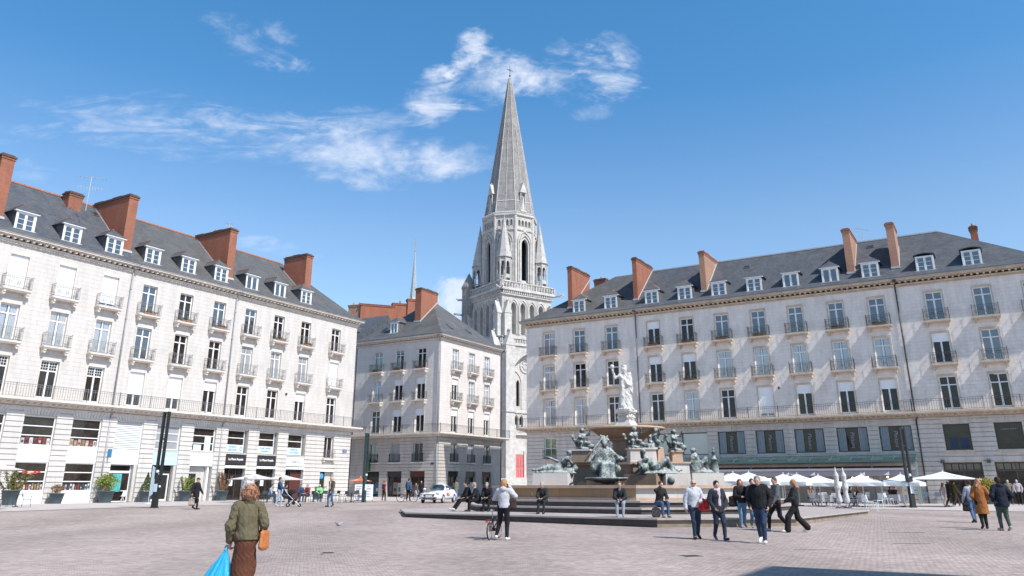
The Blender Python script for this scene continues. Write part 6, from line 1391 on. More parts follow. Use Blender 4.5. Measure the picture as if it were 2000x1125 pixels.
# ------------------------------------------------------------------ street furniture
MT['lampK'] = simple('black_lamp_paint', (.018, .022, .022), .45, nscale=2, namt=.3); MT['lampG'] = simple('dark_green_lamp_paint', (.03, .055, .055), .5, nscale=2, namt=.3)
MT['canvas'] = cloth_mat('white_canvas', (.74, .74, .76), .8, .01, .06, 3); MT['canvasG'] = cloth_mat('grey_white_canvas', (.55, .54, .53), .8, .01, .06, 3)
MT['canvasO'] = cloth_mat('orange_canvas', (.75, .15, .04), .8, .01, .08, 3); MT['canvasP'] = cloth_mat('pinkish_canvas', (.66, .55, .50), .8, .01, .08, 3)
MT['steelW'] = simple('white_painted_metal', (.75, .77, .80), .4); MT['steelK'] = simple('dark_painted_metal', (.045, .05, .055), .45); MT['tealpot'] = simple('blue_grey_pot', (.075, .11, .125), .55, nscale=4, namt=.25)
def leaf(name, c): return simple(name, c, .55, nscale=7, namt=.45)
LEAF = dict(bright=leaf('bright_leaves', (.20, .26, .03)), green=leaf('green_leaves', (.07, .13, .03)), red=leaf('reddish_leaves', (.26, .15, .07)), bamboo=leaf('bamboo_leaves', (.17, .17, .05)), yellow=leaf('yellow_leaves', (.38, .33, .07)), fern=leaf('dark_fern', (.04, .085, .025)))
def lamp_column(px, py, label, D=None, twin=.55, mat='lampK', ztop=5.8, az=0):
    p = pix(px, py); o = empty('lamp_column', p, R(az), label, 'lamp post', 'twin-blade lamp columns of the square'); H_ = ztop - p.z
    m = MB(); m.frustum(-.17, .17, -.11, .11, -.1, 1.9, .02, .01); m.box(-.2, .2, -.14, .14, -.1, .06); m.build('base', MT[mat], o)
    for s in (-1, 1): m = MB(); m.box(s * .17 - .05, s * .17 + .05, -.09, .09, 1.75, H_); m.box(min(s * .08, s * .22), max(s * .08, s * .22), -.085, .085, 1.62, 1.80); m.build('blade', MT[mat], o)
    m = MB(); m.box(-.2, .2, -.08, .08, H_ - .12, H_ - .02); m.box(-.12, .12, -.07, .07, 2.0, 2.08); m.box(-.12, .12, -.07, .07, 3.9, 3.98); m.build('crosspiece', MT[mat], o)
    m = MB(); m.smooth = True; m.ball((0, -.12, 2.05), .10, 8, 6); m.ball((.24, -.05, 1.2), .07, 8, 5); m.build('lamp_head', MT['steelW'], o)
    m = MB(); m.box(-.12, .12, -.135, -.112, .9, 1.35); m.build('notice', MT['film'], o); return o
lamp_column(301, 992, 'black twin-blade lamp column standing in front of the left row', ztop=5.9, az=-20); lamp_column(710, 981, 'dark green twin-blade lamp column by the orange parasol', mat='lampG', ztop=5.65, az=70); lamp_column(1784, 992, 'black twin-blade lamp column in front of the white parasols at right', ztop=5.35, az=15)
def parasol(px, D, zr, za, half, mat, label, sq=True, skirt=.22, az=0, group='cafe parasols', pole='steelW'):
    X = (px - 1000) / 1636 * D; g = ground_z(X, D); o = empty('parasol', (X, D, g), R(az), label, 'parasol', group); r, a = zr - g, za - g
    m = MB(); n = 4 if sq else 8; ph = math.pi / 4 if sq else R(22.5); rr = half / math.cos(math.pi / n); P = []
    for i in range(n):
        t0 = 2 * math.pi * i / n + ph; t1 = 2 * math.pi * (i + 1) / n + ph; A = Vector((rr * math.cos(t0), rr * math.sin(t0), r)); B = Vector((rr * math.cos(t1), rr * math.sin(t1), r)); T = Vector((0, 0, a)); N_ = 6
        for j in range(N_):
            u0, u1 = j / N_, (j + 1) / N_
            for (k0, k1) in ((0, .5), (.5, 1)):
                def q(u, k): b = A.lerp(B, k); p = T.lerp(b, u); p.z -= .07 * math.sin(math.pi * u) * (1 if k in (0, 1) else 2.0); return p
                if j == 0: m.poly([q(0, 0), q(u1, k0), q(u1, k1)])
                else: m.poly([q(u0, k0), q(u1, k0), q(u1, k1), q(u0, k1)])
        if skirt:
            N2 = 6
            for j in range(N2):
                a0 = A.lerp(B, j / N2); a1 = A.lerp(B, (j + 1) / N2); c0 = a0 * 1.0; c1 = a1 * 1.0; w0 = .02 * math.sin(j * 2.1); w1 = .02 * math.sin((j + 1) * 2.1)
                m.poly([a0, a1, (a1.x * (1 + w1), a1.y * (1 + w1), r - skirt - (0 if j % 2 else .02)), (a0.x * (1 + w0), a0.y * (1 + w0), r - skirt - (.02 if j % 2 else 0))])
    m.build('canopy', MT[mat], o)
    m = MB(); m.cyl((0, 0, 0), (0, 0, a - .02), .03, n=8); m.build('pole', MT[pole], o)
    m = MB(); m.cyl((0, 0, -.02), (0, 0, .08), .30, .26, 12); m.build('base', MT['steelK'], o)
    m = MB()
    for i in range(n): t0 = 2 * math.pi * i / n + ph; m.cyl((0, 0, a - .08), (rr * .97 * math.cos(t0), rr * .97 * math.sin(t0), r - .02), .012, n=4); m.cyl((0, 0, a - .6), (rr * .5 * math.cos(t0), rr * .5 * math.sin(t0), (a + r) / 2 - .09), .01, n=4)
    m.build('ribs', MT[pole], o)
    m = MB(); m.ball((0, 0, a + .05), .045, 6, 4); m.build('finial', MT[pole], o); return o
for i, (px, D, zr, za, hf, lab) in enumerate(((1437, 55.5, 1.88, 2.42, 1.6, 'leftmost white parasol of the right terrace, next to the fountain pedestal'), (1468, 53.5, 1.86, 2.42, 1.7, 'white parasol behind the heads of the walking group, second from the left'), (1536, 55.0, 1.84, 2.34, 1.6, 'white parasol in the middle of the right terrace behind the man in black'),
        (1563, 58.0, 1.86, 2.38, 1.5, 'white parasol just left of the woman with windblown hair'), (1605, 56.5, 1.78, 2.28, 1.5, 'white parasol left of the folded parasols'), (1690, 56.5, 1.80, 2.34, 1.42, 'white parasol right of the folded parasols, above the seated couple'), (1768, 56.5, 1.80, 2.36, 1.30, 'white parasol beside the black lamp column at right'))):
    parasol(px, D, zr, za, hf, 'canvas', lab, az=-35 + i % 3 * 4)
parasol(1852, 58, 2.02, 2.55, 1.95, 'canvas', 'wide pointed white parasol standing alone at the right end of the terrace', skirt=0, az=-45)
parasol(492, 65, 2.06, 2.50, 1.95, 'canvasG', 'light grey parasol above the head of the person with the blue bag', sq=False, skirt=0); parasol(548, 67, 2.04, 2.48, 1.75, 'canvasG', 'light grey parasol nearer the far corner on the left terrace', sq=False, skirt=0)
parasol(701, 72, 1.98, 2.30, .95, 'canvasO', 'small orange parasol at the street corner', sq=False, skirt=0); parasol(-12, 46, 2.42, 2.75, 1.15, 'canvasP', 'pinkish parasol cut by the left edge of the photo', sq=False, skirt=0)
def folded(px, D, label, s, fold):
    X = (px - 1000) / 1636 * D; g = ground_z(X, D); o = empty('folded_parasol', (X, D, g), 0, label, 'parasol', 'folded parasols'); m = MB(); m.cyl((0, 0, 0), (0, 0, 2.45), .03, n=8); m.build('pole', MT['steelW'], o)
    p = [cap((-.02, 0, 2.36), (.0, 0, 1.95), .03, .15, .05), cap((0, 0, 1.92), (0, 0, 1.62), .155, .115, .05), cap((0, 0, 1.62), (.02, 0, 1.25), .115, .17, .06), cap((.02, 0, 1.22), (0, 0, .95), .17, .125, .06), cap((0, 0, .95), (.02, 0, .45), .125, .18, .06), cap((.06, .03, .5), (.08, .05, .32), .10, .05, .04), cap((-.07, -.02, .5), (-.09, -.03, .28), .10, .05, .04)]
    link('canopy', sdf_mesh('canopy', p, MT['canvasG'], .022, (.022, 22, s, .25)), o); m = MB(); m.cyl((0, 0, -.02), (0, 0, .07), .28, .25, 12); m.build('base', MT['steelK'], o)
folded(1640, 52.5, 'folded white parasol tied with cords, the left one of the pair', 4, 0); folded(1655, 53.0, 'folded white parasol tied with cords, the right one of the pair', 9, 0)
# chairs and tables
def make_chair(name, frame, seatm, label, group, loc, az, style='slat'):
    o = empty(name, loc, R(-az), label, 'chair', group); W_, Dp, h = .21, .21, .45
    for sx in (-1, 1):
        for sy in (-1, 1):
            m = MB(); m.cyl((sx * W_ * 1.08, sy * Dp * 1.15, 0), (sx * W_ * .92, sy * Dp * .9, h), .014, n=5); m.build('leg', MT[frame], o)
    m = MB(); m.box(-W_, W_, -Dp, Dp, h, h + .03); m.build('seat', MT[seatm], o)
    m = MB(); b = -Dp
    for sx in (-1, 1): m.cyl((sx * W_ * .95, b, h), (sx * W_ * .9, b - .09, h + .42), .014, n=5)
    if style == 'slat':
        for i in range(4): z = h + .12 + i * .085; m.box(-W_ * .9, W_ * .9, b - .035 - .02 * i, b - .02 - .02 * i, z, z + .055)
    else: m.box(-W_ * .92, W_ * .92, b - .085, b - .055, h + .18, h + .42)
    m.build('backrest', MT[seatm], o)
    if style != 'slat':
        m = MB()
        for sx in (-1, 1): m.cyl((sx * W_ * 1.05, b - .03, h + .2), (sx * W_ * 1.05, Dp, h + .2), .013, n=5); m.cyl((sx * W_ * 1.05, Dp, h + .2), (sx * W_, Dp, h), .013, n=5)
        m.build('armrests', MT[frame], o)
    return o
def make_table(loc, r, frame, top, label, group, sq=False):
    o = empty('cafe_table', loc, 0, label, 'table', group); m = MB()
    m.box(-r, r, -r, r, .71, .74) if sq else m.cyl((0, 0, .71), (0, 0, .74), r, n=20); m.build('table_top', MT[top], o)
    m = MB(); m.cyl((0, 0, .02), (0, 0, .71), .028, n=8); [m.cyl((0, 0, .1), (.25 * math.cos(a), .25 * math.sin(a), 0), .016, n=5) for a in (0, 1.57, 3.14, 4.71)]; m.build('table_leg', MT[frame], o); return o
GR = 'white chairs of the right terrace'; wc = None
chs = [(1592, 990, 170), (1606, 988, 200), (1622, 990, 150), (1634, 989, 190), (1667, 990, 170), (1683, 991, 210), (1699, 995, 100), (1706, 999, 120), (1716, 992, 250), (1727, 988, 80), (1738, 987, 140), (1612, 984, 20), (1675, 985, 10), (1692, 984, -20)]
labs = ['white slatted cafe chair behind the woman with windblown hair, leftmost of its row', 'second white cafe chair from the left on the right terrace', 'white cafe chair left of the folded parasols, back to the square', 'white cafe chair touching the folded parasols on their left', 'white cafe chair touching the folded parasols on their right', 'white cafe chair in front of the seated couple', 'white cafe chair seen from the side, near the platform corner', 'white cafe chair nearest the camera on the right terrace', 'white cafe chair turned away behind the nearest one', 'white cafe chair left of the glass screen on the right terrace', 'rightmost white cafe chair of the right terrace', 'white cafe chair facing the camera left of the folded parasols', 'white cafe chair facing the camera under the seated couple', 'white cafe chair turned left beside the seated couple']
for i, (px, py, az) in enumerate(chs):
    p = pix(px, py)
    if wc is None: wc = make_chair('cafe_chair', 'steelW', 'steelW', labs[0], GR, p, az)
    else: duplicate(wc, p, R(-az), labs[i], GR)
MT['greycl'] = cloth_mat('grey_tablecloth', (.34, .34, .37), .9, .01, .1)
tb = None
for i, (px, py) in enumerate(((1599, 988), (1615, 988), (1660, 988), (1676, 989), (1748, 986), (1767, 985))):
    p = pix(px, py); o = empty('cafe_table', p, R(-35), ['grey clothed table behind the woman with windblown hair', 'grey clothed table left of the folded parasols', 'grey clothed table right of the folded parasols', 'grey clothed table in front of the seated couple', 'grey clothed table left of the black lamp column', 'grey clothed table right beside the black lamp column'][i], 'table', 'tables of the right terrace')
    m = MB(); m.box(-.38, .38, -.38, .38, .70, .74); m.build('table_top', MT['greycl'], o); m = MB(); [m.poly([(a, b, .70), (c, d, .70), (c * 1.02, d * 1.02, .28), (a * 1.02, b * 1.02, .28)]) for a, b, c, d in ((-.38, -.381, .38, -.381), (.381, -.38, .381, .38), (.38, .381, -.38, .381), (-.381, .38, -.381, -.38))]; m.build('tablecloth', MT['greycl'], o); m = MB(); m.cyl((0, 0, 0), (0, 0, .7), .04, n=8); m.cyl((0, 0, 0), (0, 0, .03), .22, n=10); m.build('table_leg', MT['steelK'], o)
GL = 'black chairs of the left terrace'; kc = None; rg = random.Random(5)
lx = [(560, 981), (574, 982), (590, 979), (604, 983), (618, 980), (632, 981), (655, 980), (668, 983), (680, 980), (692, 982), (703, 979), (512, 983), (528, 981), (540, 984)]
kl = ['black metal cafe chair behind the pushchair', 'black metal cafe chair just right of the pushchair', 'black metal cafe chair below the grey parasols', 'black metal cafe chair in front of the reddish shrub', 'black metal cafe chair below the blue round sign', 'black metal cafe chair left of the bald man', 'black metal cafe chair right of the bald man', 'second black cafe chair right of the bald man', 'black metal cafe chair at the far corner of the left row', 'black metal cafe chair left of the white menu boards', 'black metal cafe chair behind the green lamp column', 'black metal cafe chair right of the curly hair of the woman in green', 'black metal cafe chair left of the man in the blue jacket', 'black metal cafe chair behind the man in the blue jacket']
for i, (px, py) in enumerate(lx):
    p = pix(px, py); az = rg.choice((60, 240, 150, -30)) + rg.uniform(-20, 20)
    if kc is None: kc = make_chair('cafe_chair', 'steelK', 'steelK', kl[0], GL, p, az, 'arm')
    else: duplicate(kc, p, R(-az), kl[i], GL)
tl = ['round black cafe table beside the pushchair', 'round black cafe table below the reddish shrub', 'round black cafe table behind the bald man', 'round black cafe table at the far corner of the left row', 'round black cafe table left of the man in the blue jacket']
for i, (px, py) in enumerate(((582, 981), (611, 981), (646, 980), (686, 981), (521, 982))): make_table(pix(px, py), .34, 'steelK', 'steelK', tl[i], 'tables of the left terrace')
for i, (px, py, az) in enumerate(((50, 991, 60), (12, 990, 200), (-12, 992, 120))):
    c_ = duplicate(kc, pix(px, py), R(-az), ['dark cafe chair seen from the side in front of the white poster shop', 'dark cafe chair beside the bamboo pot at the left edge', 'dark cafe chair cut by the left edge of the photo'][i], 'dark chairs at the left edge')
make_table(pix(30, 991), .34, 'steelK', 'steelK', 'small dark cafe table at the left edge beside the bamboo pot', 'tables of the left terrace')
# shrubs in pots
def front_of(px, off):
    # the point of the pavement a given distance before the left facade, in the direction of px
    r = Vector(((px - CX) / 1636, 1.0)); n = Vector((math.cos(AL), -math.sin(AL))); t = (O_L.dot(n) + off) / r.dot(n); q = r * t; return Vector((q.x, q.y, ground_z(q.x, q.y) + .012))
def shrub(px, py, kind, ph_, pr, fr, fh, label, n=900, ls=.07, shape='ball', seed=1, off=None):
    p = pix(px, py) if not off else front_of(px, off); o = empty('potted_shrub', p, R(seed * 37), label, 'potted plant', 'potted plants'); m = MB(); m.smooth = True
    m.lathe([(pr * .72, 0), (pr, ph_ - .05), (pr * 1.05, ph_ - .05), (pr * 1.05, ph_), (pr * .92, ph_), (pr * .9, ph_ - .08), (0, ph_ - .08)], 20); m.build('pot', MT['tealpot'], o)
    rg = random.Random(seed); m = MB(); st = MB(); cl = [Vector((rg.gauss(0, .45), rg.gauss(0, .45), rg.uniform(-.8, .9))) for _ in range(9)]
    for i in range(n):
        if shape == 'ball':
            c = rg.choice(cl); d = Vector((c.x + rg.gauss(0, .34), c.y + rg.gauss(0, .34), c.z + rg.gauss(0, .34)));
            if d.length > 1.25: continue
        elif shape == 'cone': z = rg.uniform(-1, 1); r = (1 - z) * .5 * rg.uniform(.5, 1.1); a = rg.uniform(0, 6.28); d = Vector((r * math.cos(a), r * math.sin(a), z))
        else: c = rg.choice(cl); t = rg.random(); d = Vector((c.x * (.5 + t) * 1.0 + rg.gauss(0, .08), c.y * (.5 + t) + rg.gauss(0, .08), -1 + 2 * t * (.7 + .3 * abs(c.z)) + rg.gauss(0, .05)))
        P_ = Vector((d.x * fr, d.y * fr, ph_ + fh * (.5 + .5 * d.z) + .05)); u = Vector([rg.gauss(0, 1) for _ in range(3)]).normalized() * ls; v = Vector([rg.gauss(0, 1) for _ in range(3)]).normalized() * ls * .5
        m.poly([P_ - u, P_ + v, P_ + u, P_ - v])
    for c in cl: st.cyl((c.x * .05, c.y * .05, ph_ - .1), (c.x * fr * .7, c.y * fr * .7, ph_ + fh * (.45 + .4 * c.z)), .018, .006, 5)
    m.build('foliage', LEAF[kind], o); st.build('stem', MT['pot'], o); return o
shrub(16, 984, 'bamboo', .95, .55, .85, 1.35, 'large potted bamboo with olive leaves at the left edge', 2200, .07, 'spray', 1, 3.0); shrub(107, 983, 'red', .72, .50, .38, .55, 'low potted shrub with brownish leaves between the white shop windows', 600, .06, 'ball', 2, .8)
shrub(203, 983, 'bright', .85, .58, .72, 1.15, 'potted shrub with bright yellow-green leaves before the louvred window', 1600, .075, 'ball', 3, .9); shrub(281, 981, 'green', .82, .5, .48, 1.35, 'potted dark green conical shrub left of the black lamp column', 1500, .06, 'cone', 4, .9)
shrub(358, 980, 'bright', .82, .5, .52, 1.15, 'potted yellow-green shrub behind the woman in the black coat', 1300, .065, 'spray', 5, .9); shrub(431, 979, 'red', .82, .5, .65, 1.7, 'tall potted shrub with orange-brown leaves left of the grey parasols', 1800, .065, 'spray', 6, .9)
shrub(566, 974, 'bright', .8, .4, .5, .9, 'potted bright green shrub under the grey parasols', 900, .07, 'ball', 7); shrub(617, 976, 'red', .7, .4, .5, .5, 'potted reddish shrub by the corner doorway', 800, .06, 'spray', 8)
shrub(1830, 982, 'fern', .7, .45, .85, 1.15, 'potted dark green palm behind the white-capped walker', 1400, .10, 'spray', 9); shrub(1934, 985, 'yellow', .75, .45, .75, 1.1, 'potted shrub with pale yellow leaves between the dark shopfronts', 1600, .075, 'ball', 10)
# blue folding chairs by the palm
bc = None
for i, (px, py) in enumerate(((1808, 983), (1817, 984), (1826, 983), (1836, 984))):
    p = pix(px, py); MT['blueM'] = MT.get('blueM') or simple('blue_metal', (.06, .13, .24), .5)
    if bc is None: bc = make_chair('folding_chair', 'blueM', 'blueM', 'blue folding chair, leftmost of the four below the palm', 'blue chairs below the palm', p, 150)
    else: duplicate(bc, p, R(-150 - 15 * i), ['', 'blue folding chair, second from the left of the four below the palm', 'blue folding chair, third from the left below the palm', 'blue folding chair, rightmost of the four below the palm'][i], 'blue chairs below the palm')
# menu boards, banner flag, pedestal sign
for i, px in enumerate((700, 719)):
    p = pix(px, 979); o = empty('menu_board', p, R(10), ['white menu board left of the green lamp column', 'white menu board right of the green lamp column'][i], 'sign', 'white menu boards'); m = MB(); m.box(-.36, .36, -.03, .03, .1, 1.35); m.build('board', MT['whiteS'], o); m = MB(); m.box(-.36, -.30, -.25, .25, 0, .1); m.box(.30, .36, -.25, .25, 0, .1); m.build('foot', MT['steelK'], o)
    m = MB(); m.cur = 0; rg = random.Random(i)
    for r_ in range(7): m.box(-.28, -.28 + rg.uniform(.25, .55), -.037, -.031, 1.15 - r_ * .13, 1.19 - r_ * .13)
    m.build('printed_lines', MT['txtK'], o)
p = pix(289, 984); o = empty('banner_flag', p, R(-20), 'pale blue feather banner beside the bank door', 'banner'); m = MB(); m.cyl((0, 0, 0), (0, 0, 2.6), .015, n=6); m.cyl((0, 0, 0), (0, 0, .05), .25, n=12); m.build('pole', MT['steelW'], o); m = MB(); m.slab_xz([(.02, .5), (.42, .75), (.50, 1.8), (.30, 2.45), (.02, 2.6)], -.012, .012); m.build('flag', MT['signBlue'], o)
p = pix(1104, 980)
# pigeon
p = at_depth(661, 1026, 20); o = empty('pigeon', (p.x, p.y, p.z), R(60), 'grey pigeon flying low over the setts left of the fountain', 'bird'); o.scale = (.42, .42, .42); o['label'] = 'grey pigeon flying low over the setts left of the fountain'
link('body', sdf_mesh('body', [ell((0, 0, 0), (.05, .13, .05), .02), ell((0, .14, .03), (.028, .035, .03), .02), cap((0, -.1, 0), (0, -.22, -.01), .03, .03, .02, .4, (0, 0, 1))], simple('pigeon_grey', (.22, .23, .26), .7), .012), o)
for s in (-1, 1): m = MB(); m.poly([(s * .03, .07, .03), (s * .2, .09, .13), (s * .34, -.02, .20), (s * .2, -.08, .12), (s * .03, -.06, .03)]); m.poly([(s * .03, .07, .02), (s * .03, -.06, .02), (s * .2, -.08, .11), (s * .34, -.02, .195), (s * .2, .09, .12)]); m.build('wing', simple('wing_grey', (.45, .45, .48), .7), o)
# aerials
def antenna(D, px, py0, py1, label, par, wd=.9):
    a = at_depth(px, py1, D); b = at_depth(px, py0, D); o = empty('aerial', a, R(20), label, 'aerial', 'roof aerials'); H_ = b.z - a.z; m = MB(); m.cyl((0, 0, -1.2), (0, 0, H_), .03, n=5); m.build('mast', MT['lead'], o); m = MB(); m.cyl((-wd, 0, H_ - .1), (wd, 0, H_ - .1), .018, n=4); m.cyl((-wd * .7, 0, H_ * .45), (wd, 0, H_ * .42), .018, n=4)
    for i in range(9): x = -wd + 2 * wd * i / 8; m.cyl((x, -.18, H_ - .1), (x, .18, H_ - .1), .012, n=4); m.cyl((x * .8, 0, H_ * .43 - .16), (x * .8, 0, H_ * .43 + .16), .012, n=4)
    m.build('elements', MT['lead'], o)
antenna(62, 172, 345, 385, 'thin television aerial behind the small chimney at the left', None, 1.1); antenna(78, 447, 435, 448, 'small aerial on the second long chimney of the left row', None, .4); antenna(80, 1688, 446, 480, 'thin aerial on the right roof between the two tall narrow chimneys', None, .9)
# ------------------------------------------------------------------ glass canopy and terrace front of the long right house
def terrace_front():
    B = C2; a, b = 1.2, T2 - T1 - .25; gz = gR
    m = MB(); m.poly([(a, -.06, 4.12), (b, -.06, 4.12), (b, -2.3, 3.62), (a, -2.3, 3.62)]); m.poly([(a, -.06, 4.09), (a, -2.3, 3.59), (b, -2.3, 3.59), (b, -.06, 4.09)]); cn = m.build('glass_canopy', MT['tealG'], B.root)
    m = MB(); m.box(a, b, -2.4, -2.3, 3.48, 3.66); n = 14
    for i in range(n + 1):
        x = a + (b - a) * i / n; M2 = MB(); M2.slab_xz([(0, 0)] * 3, 0, 0) if False else None
        m.poly([(x, -.06, 4.15), (x, -2.3, 3.65), (x, -2.3, 3.55), (x, -.06, 3.95)]); m.poly([(x + .05, -.06, 4.15), (x + .05, -.06, 3.95), (x + .05, -2.3, 3.55), (x + .05, -2.3, 3.65)]); m.poly([(x, -.06, 4.15), (x + .05, -.06, 4.15), (x + .05, -2.3, 3.65), (x, -2.3, 3.65)])
    m.build('canopy_beam', simple('teal_steel', (.085, .15, .145), .5, nscale=2, namt=.2), cn)
    tp = simple('teal_post', (.16, .25, .25), .5)
    for x, y, r in [(a + (b - a) * i / n, -2.2, .06) for i in range(0, n + 1, 3)] + [(b - .1, y, .035) for y in (-.4, -.9, -1.4, -2.1)]: m = MB(); m.cyl((x, y, gz), (x, y, 3.5), r, n=8); m.build('canopy_post', tp, cn)
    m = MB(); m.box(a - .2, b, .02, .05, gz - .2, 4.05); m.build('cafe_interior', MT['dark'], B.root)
    m = MB(); m.box(a, b, -4.1, -4.0, 2.70, 2.80); k = 20
    for i in range(k):
        x0 = a + (b - a) * i / k; x1 = a + (b - a) * (i + 1) / k; m.poly([(x0, -4.12, 2.70), (x1, -4.12, 2.70), (x1, -4.16, 2.33), (x0, -4.16, 2.33)]); 
    m.poly([(a, -4.0, 2.8), (b, -4.0, 2.8), (b, -.5, 3.2), (a, -.5, 3.2)]); m.build('awning', simple('mauve_awning', (.21, .195, .225), .8, nscale=1.5, namt=.15), B.root)
    for x in (1.2, 2.7, 6.2, 9.3, 11.2, 14.5, 16.6, 20.5, 22.3): m = MB(); m.slab_xz([(x, 2.42), (x + .42, 2.42), (x + .42, 2.68)], -4.20, -4.18); m.build('pennant', MT['whiteS'], B.root)
    m = MB(); n = 9
    for i in range(n + 1): x = a + (b - a) * i / n; m.box(x - .05, x + .05, -4.05, -3.95, gz, 2.7)
    m.build('terrace_post', simple('grey_green_post', (.28, .32, .31), .5), B.root)
    m = MB()
    for i in range(12): x = a + .6 + (b - a - 1.2) * i / 11; m.box(x - .5, x + .5, -.08, -.02, gz, 2.5)
    m.build('glazing', MT['glassS'], B.root)
    rg = random.Random(3); bulb = simple('lit_bulb', (.9, .7, .45), .5, emit=((1, .62, .32), 3.5))
    for i in range(16): m = MB(); m.ball((a + 1 + (b - a - 2) * (i + rg.uniform(-.2, .2)) / 15, -1.2 + rg.uniform(-.5, .8), 2.25 + rg.uniform(-.05, .15)), .09, 6, 4); m.build('pendant_lamp', bulb, B.root)
    lettering(B, I4, 0, 15.3, -4.22, 2.52, 'Nantais', .2, 'txtW')
    m = MB(); m.box(18.2, 18.9, -1.0, -.6, gz, 1.1); m.build('bar_counter', MT['maroon'], B.root)
terrace_front()
# ------------------------------------------------------------------ car
def build_car():
    p = pix(856, 982); o = empty('parked_car', p, R(-14), 'white compact car with red lettering on its side, parked before the corner block', 'car')
    # local: front faces -y, length 4.3
    pr = [cap((-.62, -1.75, .48), (-.62, 1.75, .52), .26, .28, .05), cap((.62, -1.75, .48), (.62, 1.75, .52), .26, .28, .05), cap((-.5, -1.95, .46), (.5, -1.95, .46), .20, .20, .08), ell((0, -.2, .60), (.85, 1.95, .27), .06), ell((0, .40, .96), (.66, 1.40, .46), .06), cap((-.62, 1.5, .75), (.62, 1.5, .75), .22, .22, .1), cap((0, -1.6, .5), (0, 1.7, .5), .3, .3, .1)]
    sub = [cap((s * .98, y, .30), (s * .55, y, .30), .345, .345, .01) for s in (-1, 1) for y in (-1.28, 1.30)]
    paint = simple('white_car_paint', (.78, .78, .79), .3, coat=.6); link('body', sdf_mesh('body', pr, paint, .04, cut=[((0, 0, -1), -.20)], sub=sub), o)
    gl = MT['carglass'] = glass_mat('car_glass', (.02, .028, .035)); g2 = [ell((0, .40, .965), (.69, 1.46, .48), .05)]
    link('windscreen', sdf_mesh('windscreen', g2, gl, .035, cut=[((0, 0, -1), -.90), ((0, 0, 1), 1.34), ((0, 1, 0), -.15), ((1, 0, 0), .56), ((-1, 0, 0), .56)]), o)
    for s in (-1, 1): link('side_window', sdf_mesh('side_window', [ell((0, .40, .965), (.70, 1.40, .47), .05)], gl, .035, cut=[((0, 0, -1), -.92), ((0, 0, 1), 1.28), ((0, -1, 0), .02), ((-s, 0, 0), -.52)]), o)
    for s in (-1, 1):
        for y in (-1.28, 1.30):
            m = MB(); m.smooth = True; m.torus((s * .78, y, .31), .23, .09, 'x', 20, 8); w_ = m.build('wheel', MT['black'], o); m = MB(); m.cyl((s * .80, y, .31), (s * .86, y, .31), .20, n=14); m.build('rim', MT['lead'], w_)
        m = MB(); m.smooth = True; m.ball((s * .60, -1.98, .66), .13, 10, 6, (1.3, .8, .55)); m.build('headlight', simple('headlight_glass', (.35, .37, .4), .1), o)
        m = MB(); m.smooth = True; m.ball((s * .93, -.62, 1.0), .10, 8, 6, (1.2, .7, .8)); m.build('mirror', paint, o)
        m = MB(); m.box(s * .45 - .14, s * .45 + .14, -2.16, -2.12, .36, .42); m.build('fog_light', MT['black'], o)
    m = MB(); m.slab_xz([(-.44, .64), (.44, .64), (.34, .46), (-.34, .46)], -2.175, -2.10); m.box(-.5, .5, -2.17, -2.1, .30, .36); m.build('grille', MT['black'], o)
    m = MB(); m.box(-.26, .26, -2.20, -2.176, .47, .56); m.build('number_plate', MT['whiteS'], o)
    me = text_mesh('VILLE', .34, MT['red']); t = link('lettering', me, o, (.905, -.35, .62)); t.rotation_euler = (R(90), 0, R(90))
    m = MB(); m.poly([(.895, -.6, .5), (.905, .6, .5), (.9, .6, .75), (.89, -.6, .72)]); 
    m.slab_xz([(0, 0), (.01, 0), (.01, .01)], 0, .01)
    return o
build_car()
# ------------------------------------------------------------------ bicycle
def bicycle(loc, az, label, wr=.25, small=True, cat='bicycle'):
    o = empty('bicycle', loc, R(-az), label, cat); L_ = .52 if small else .52
    for y, nm in ((-L_, 'wheel'), (L_, 'wheel')):
        m = MB(); m.smooth = True; m.torus((0, y, wr), wr - .02, .022, 'x', 24, 6); w_ = m.build('wheel', MT['black'], o); m = MB()
        for i in range(10): a = math.pi * 2 * i / 10; m.cyl((0, y, wr), (0, y + (wr - .03) * math.cos(a), wr + (wr - .03) * math.sin(a)), .003, n=3)
        m.torus((0, y, wr), wr - .045, .008, 'x', 20, 4); m.build('spokes', MT['lead'], w_)
    m = MB(); s = MB()
    for a, b in (((0, -.08, .30), (0, .40, .52)), ((0, -.08, .30), (0, -L_, wr)), ((0, -.14, .58), (0, -L_, wr)), ((0, -.08, .28), (0, -.16, .60)), ((0, -.13, .50), (0, .40, .60)), ((0, .40, .68), (0, L_, wr))): m.cyl(a, b, .02, n=7)
    m.build('frame', simple('maroon_frame', (.07, .02, .025), .35), o)
    m = MB(); m.cyl((0, -.15, .58), (0, -.20, .80), .015, n=6); m.build('seat_post', MT['lead'], o); m = MB(); m.smooth = True; m.ball((0, -.21, .83), .10, 8, 5, (.8, 1.3, .4)); m.build('saddle', simple('pale_saddle', (.45, .38, .42), .6), o)
    m = MB(); m.cyl((0, .40, .65), (0, .36, 1.0), .016, n=6); m.cyl((-.26, .34, 1.0), (.26, .34, 1.0), .013, n=6); m.build('handlebar', MT['black'], o)
    m = MB(); m.cyl((-.07, -.08, .28), (.07, -.08, .28), .05, n=10); m.box(.07, .15, -.1, -.02, .18, .2); m.box(-.15, -.07, -.14, -.06, .36, .38); m.build('pedals', MT['black'], o)
    m = MB(); m.box(-.07, .07, -.78, -.45, .56, .58); m.cyl((0, -.50, .57), (0, -L_, wr), .01, n=4); rk = m.build('rack', MT['black'], o); m = MB(); m.box(-.04, .04, -.80, -.785, .50, .56); m.build('tail_light', MT['red'], o)
    return o
bicycle(pix(965, 1053), 15, 'small folding bicycle held by the woman in the grey sweatshirt')
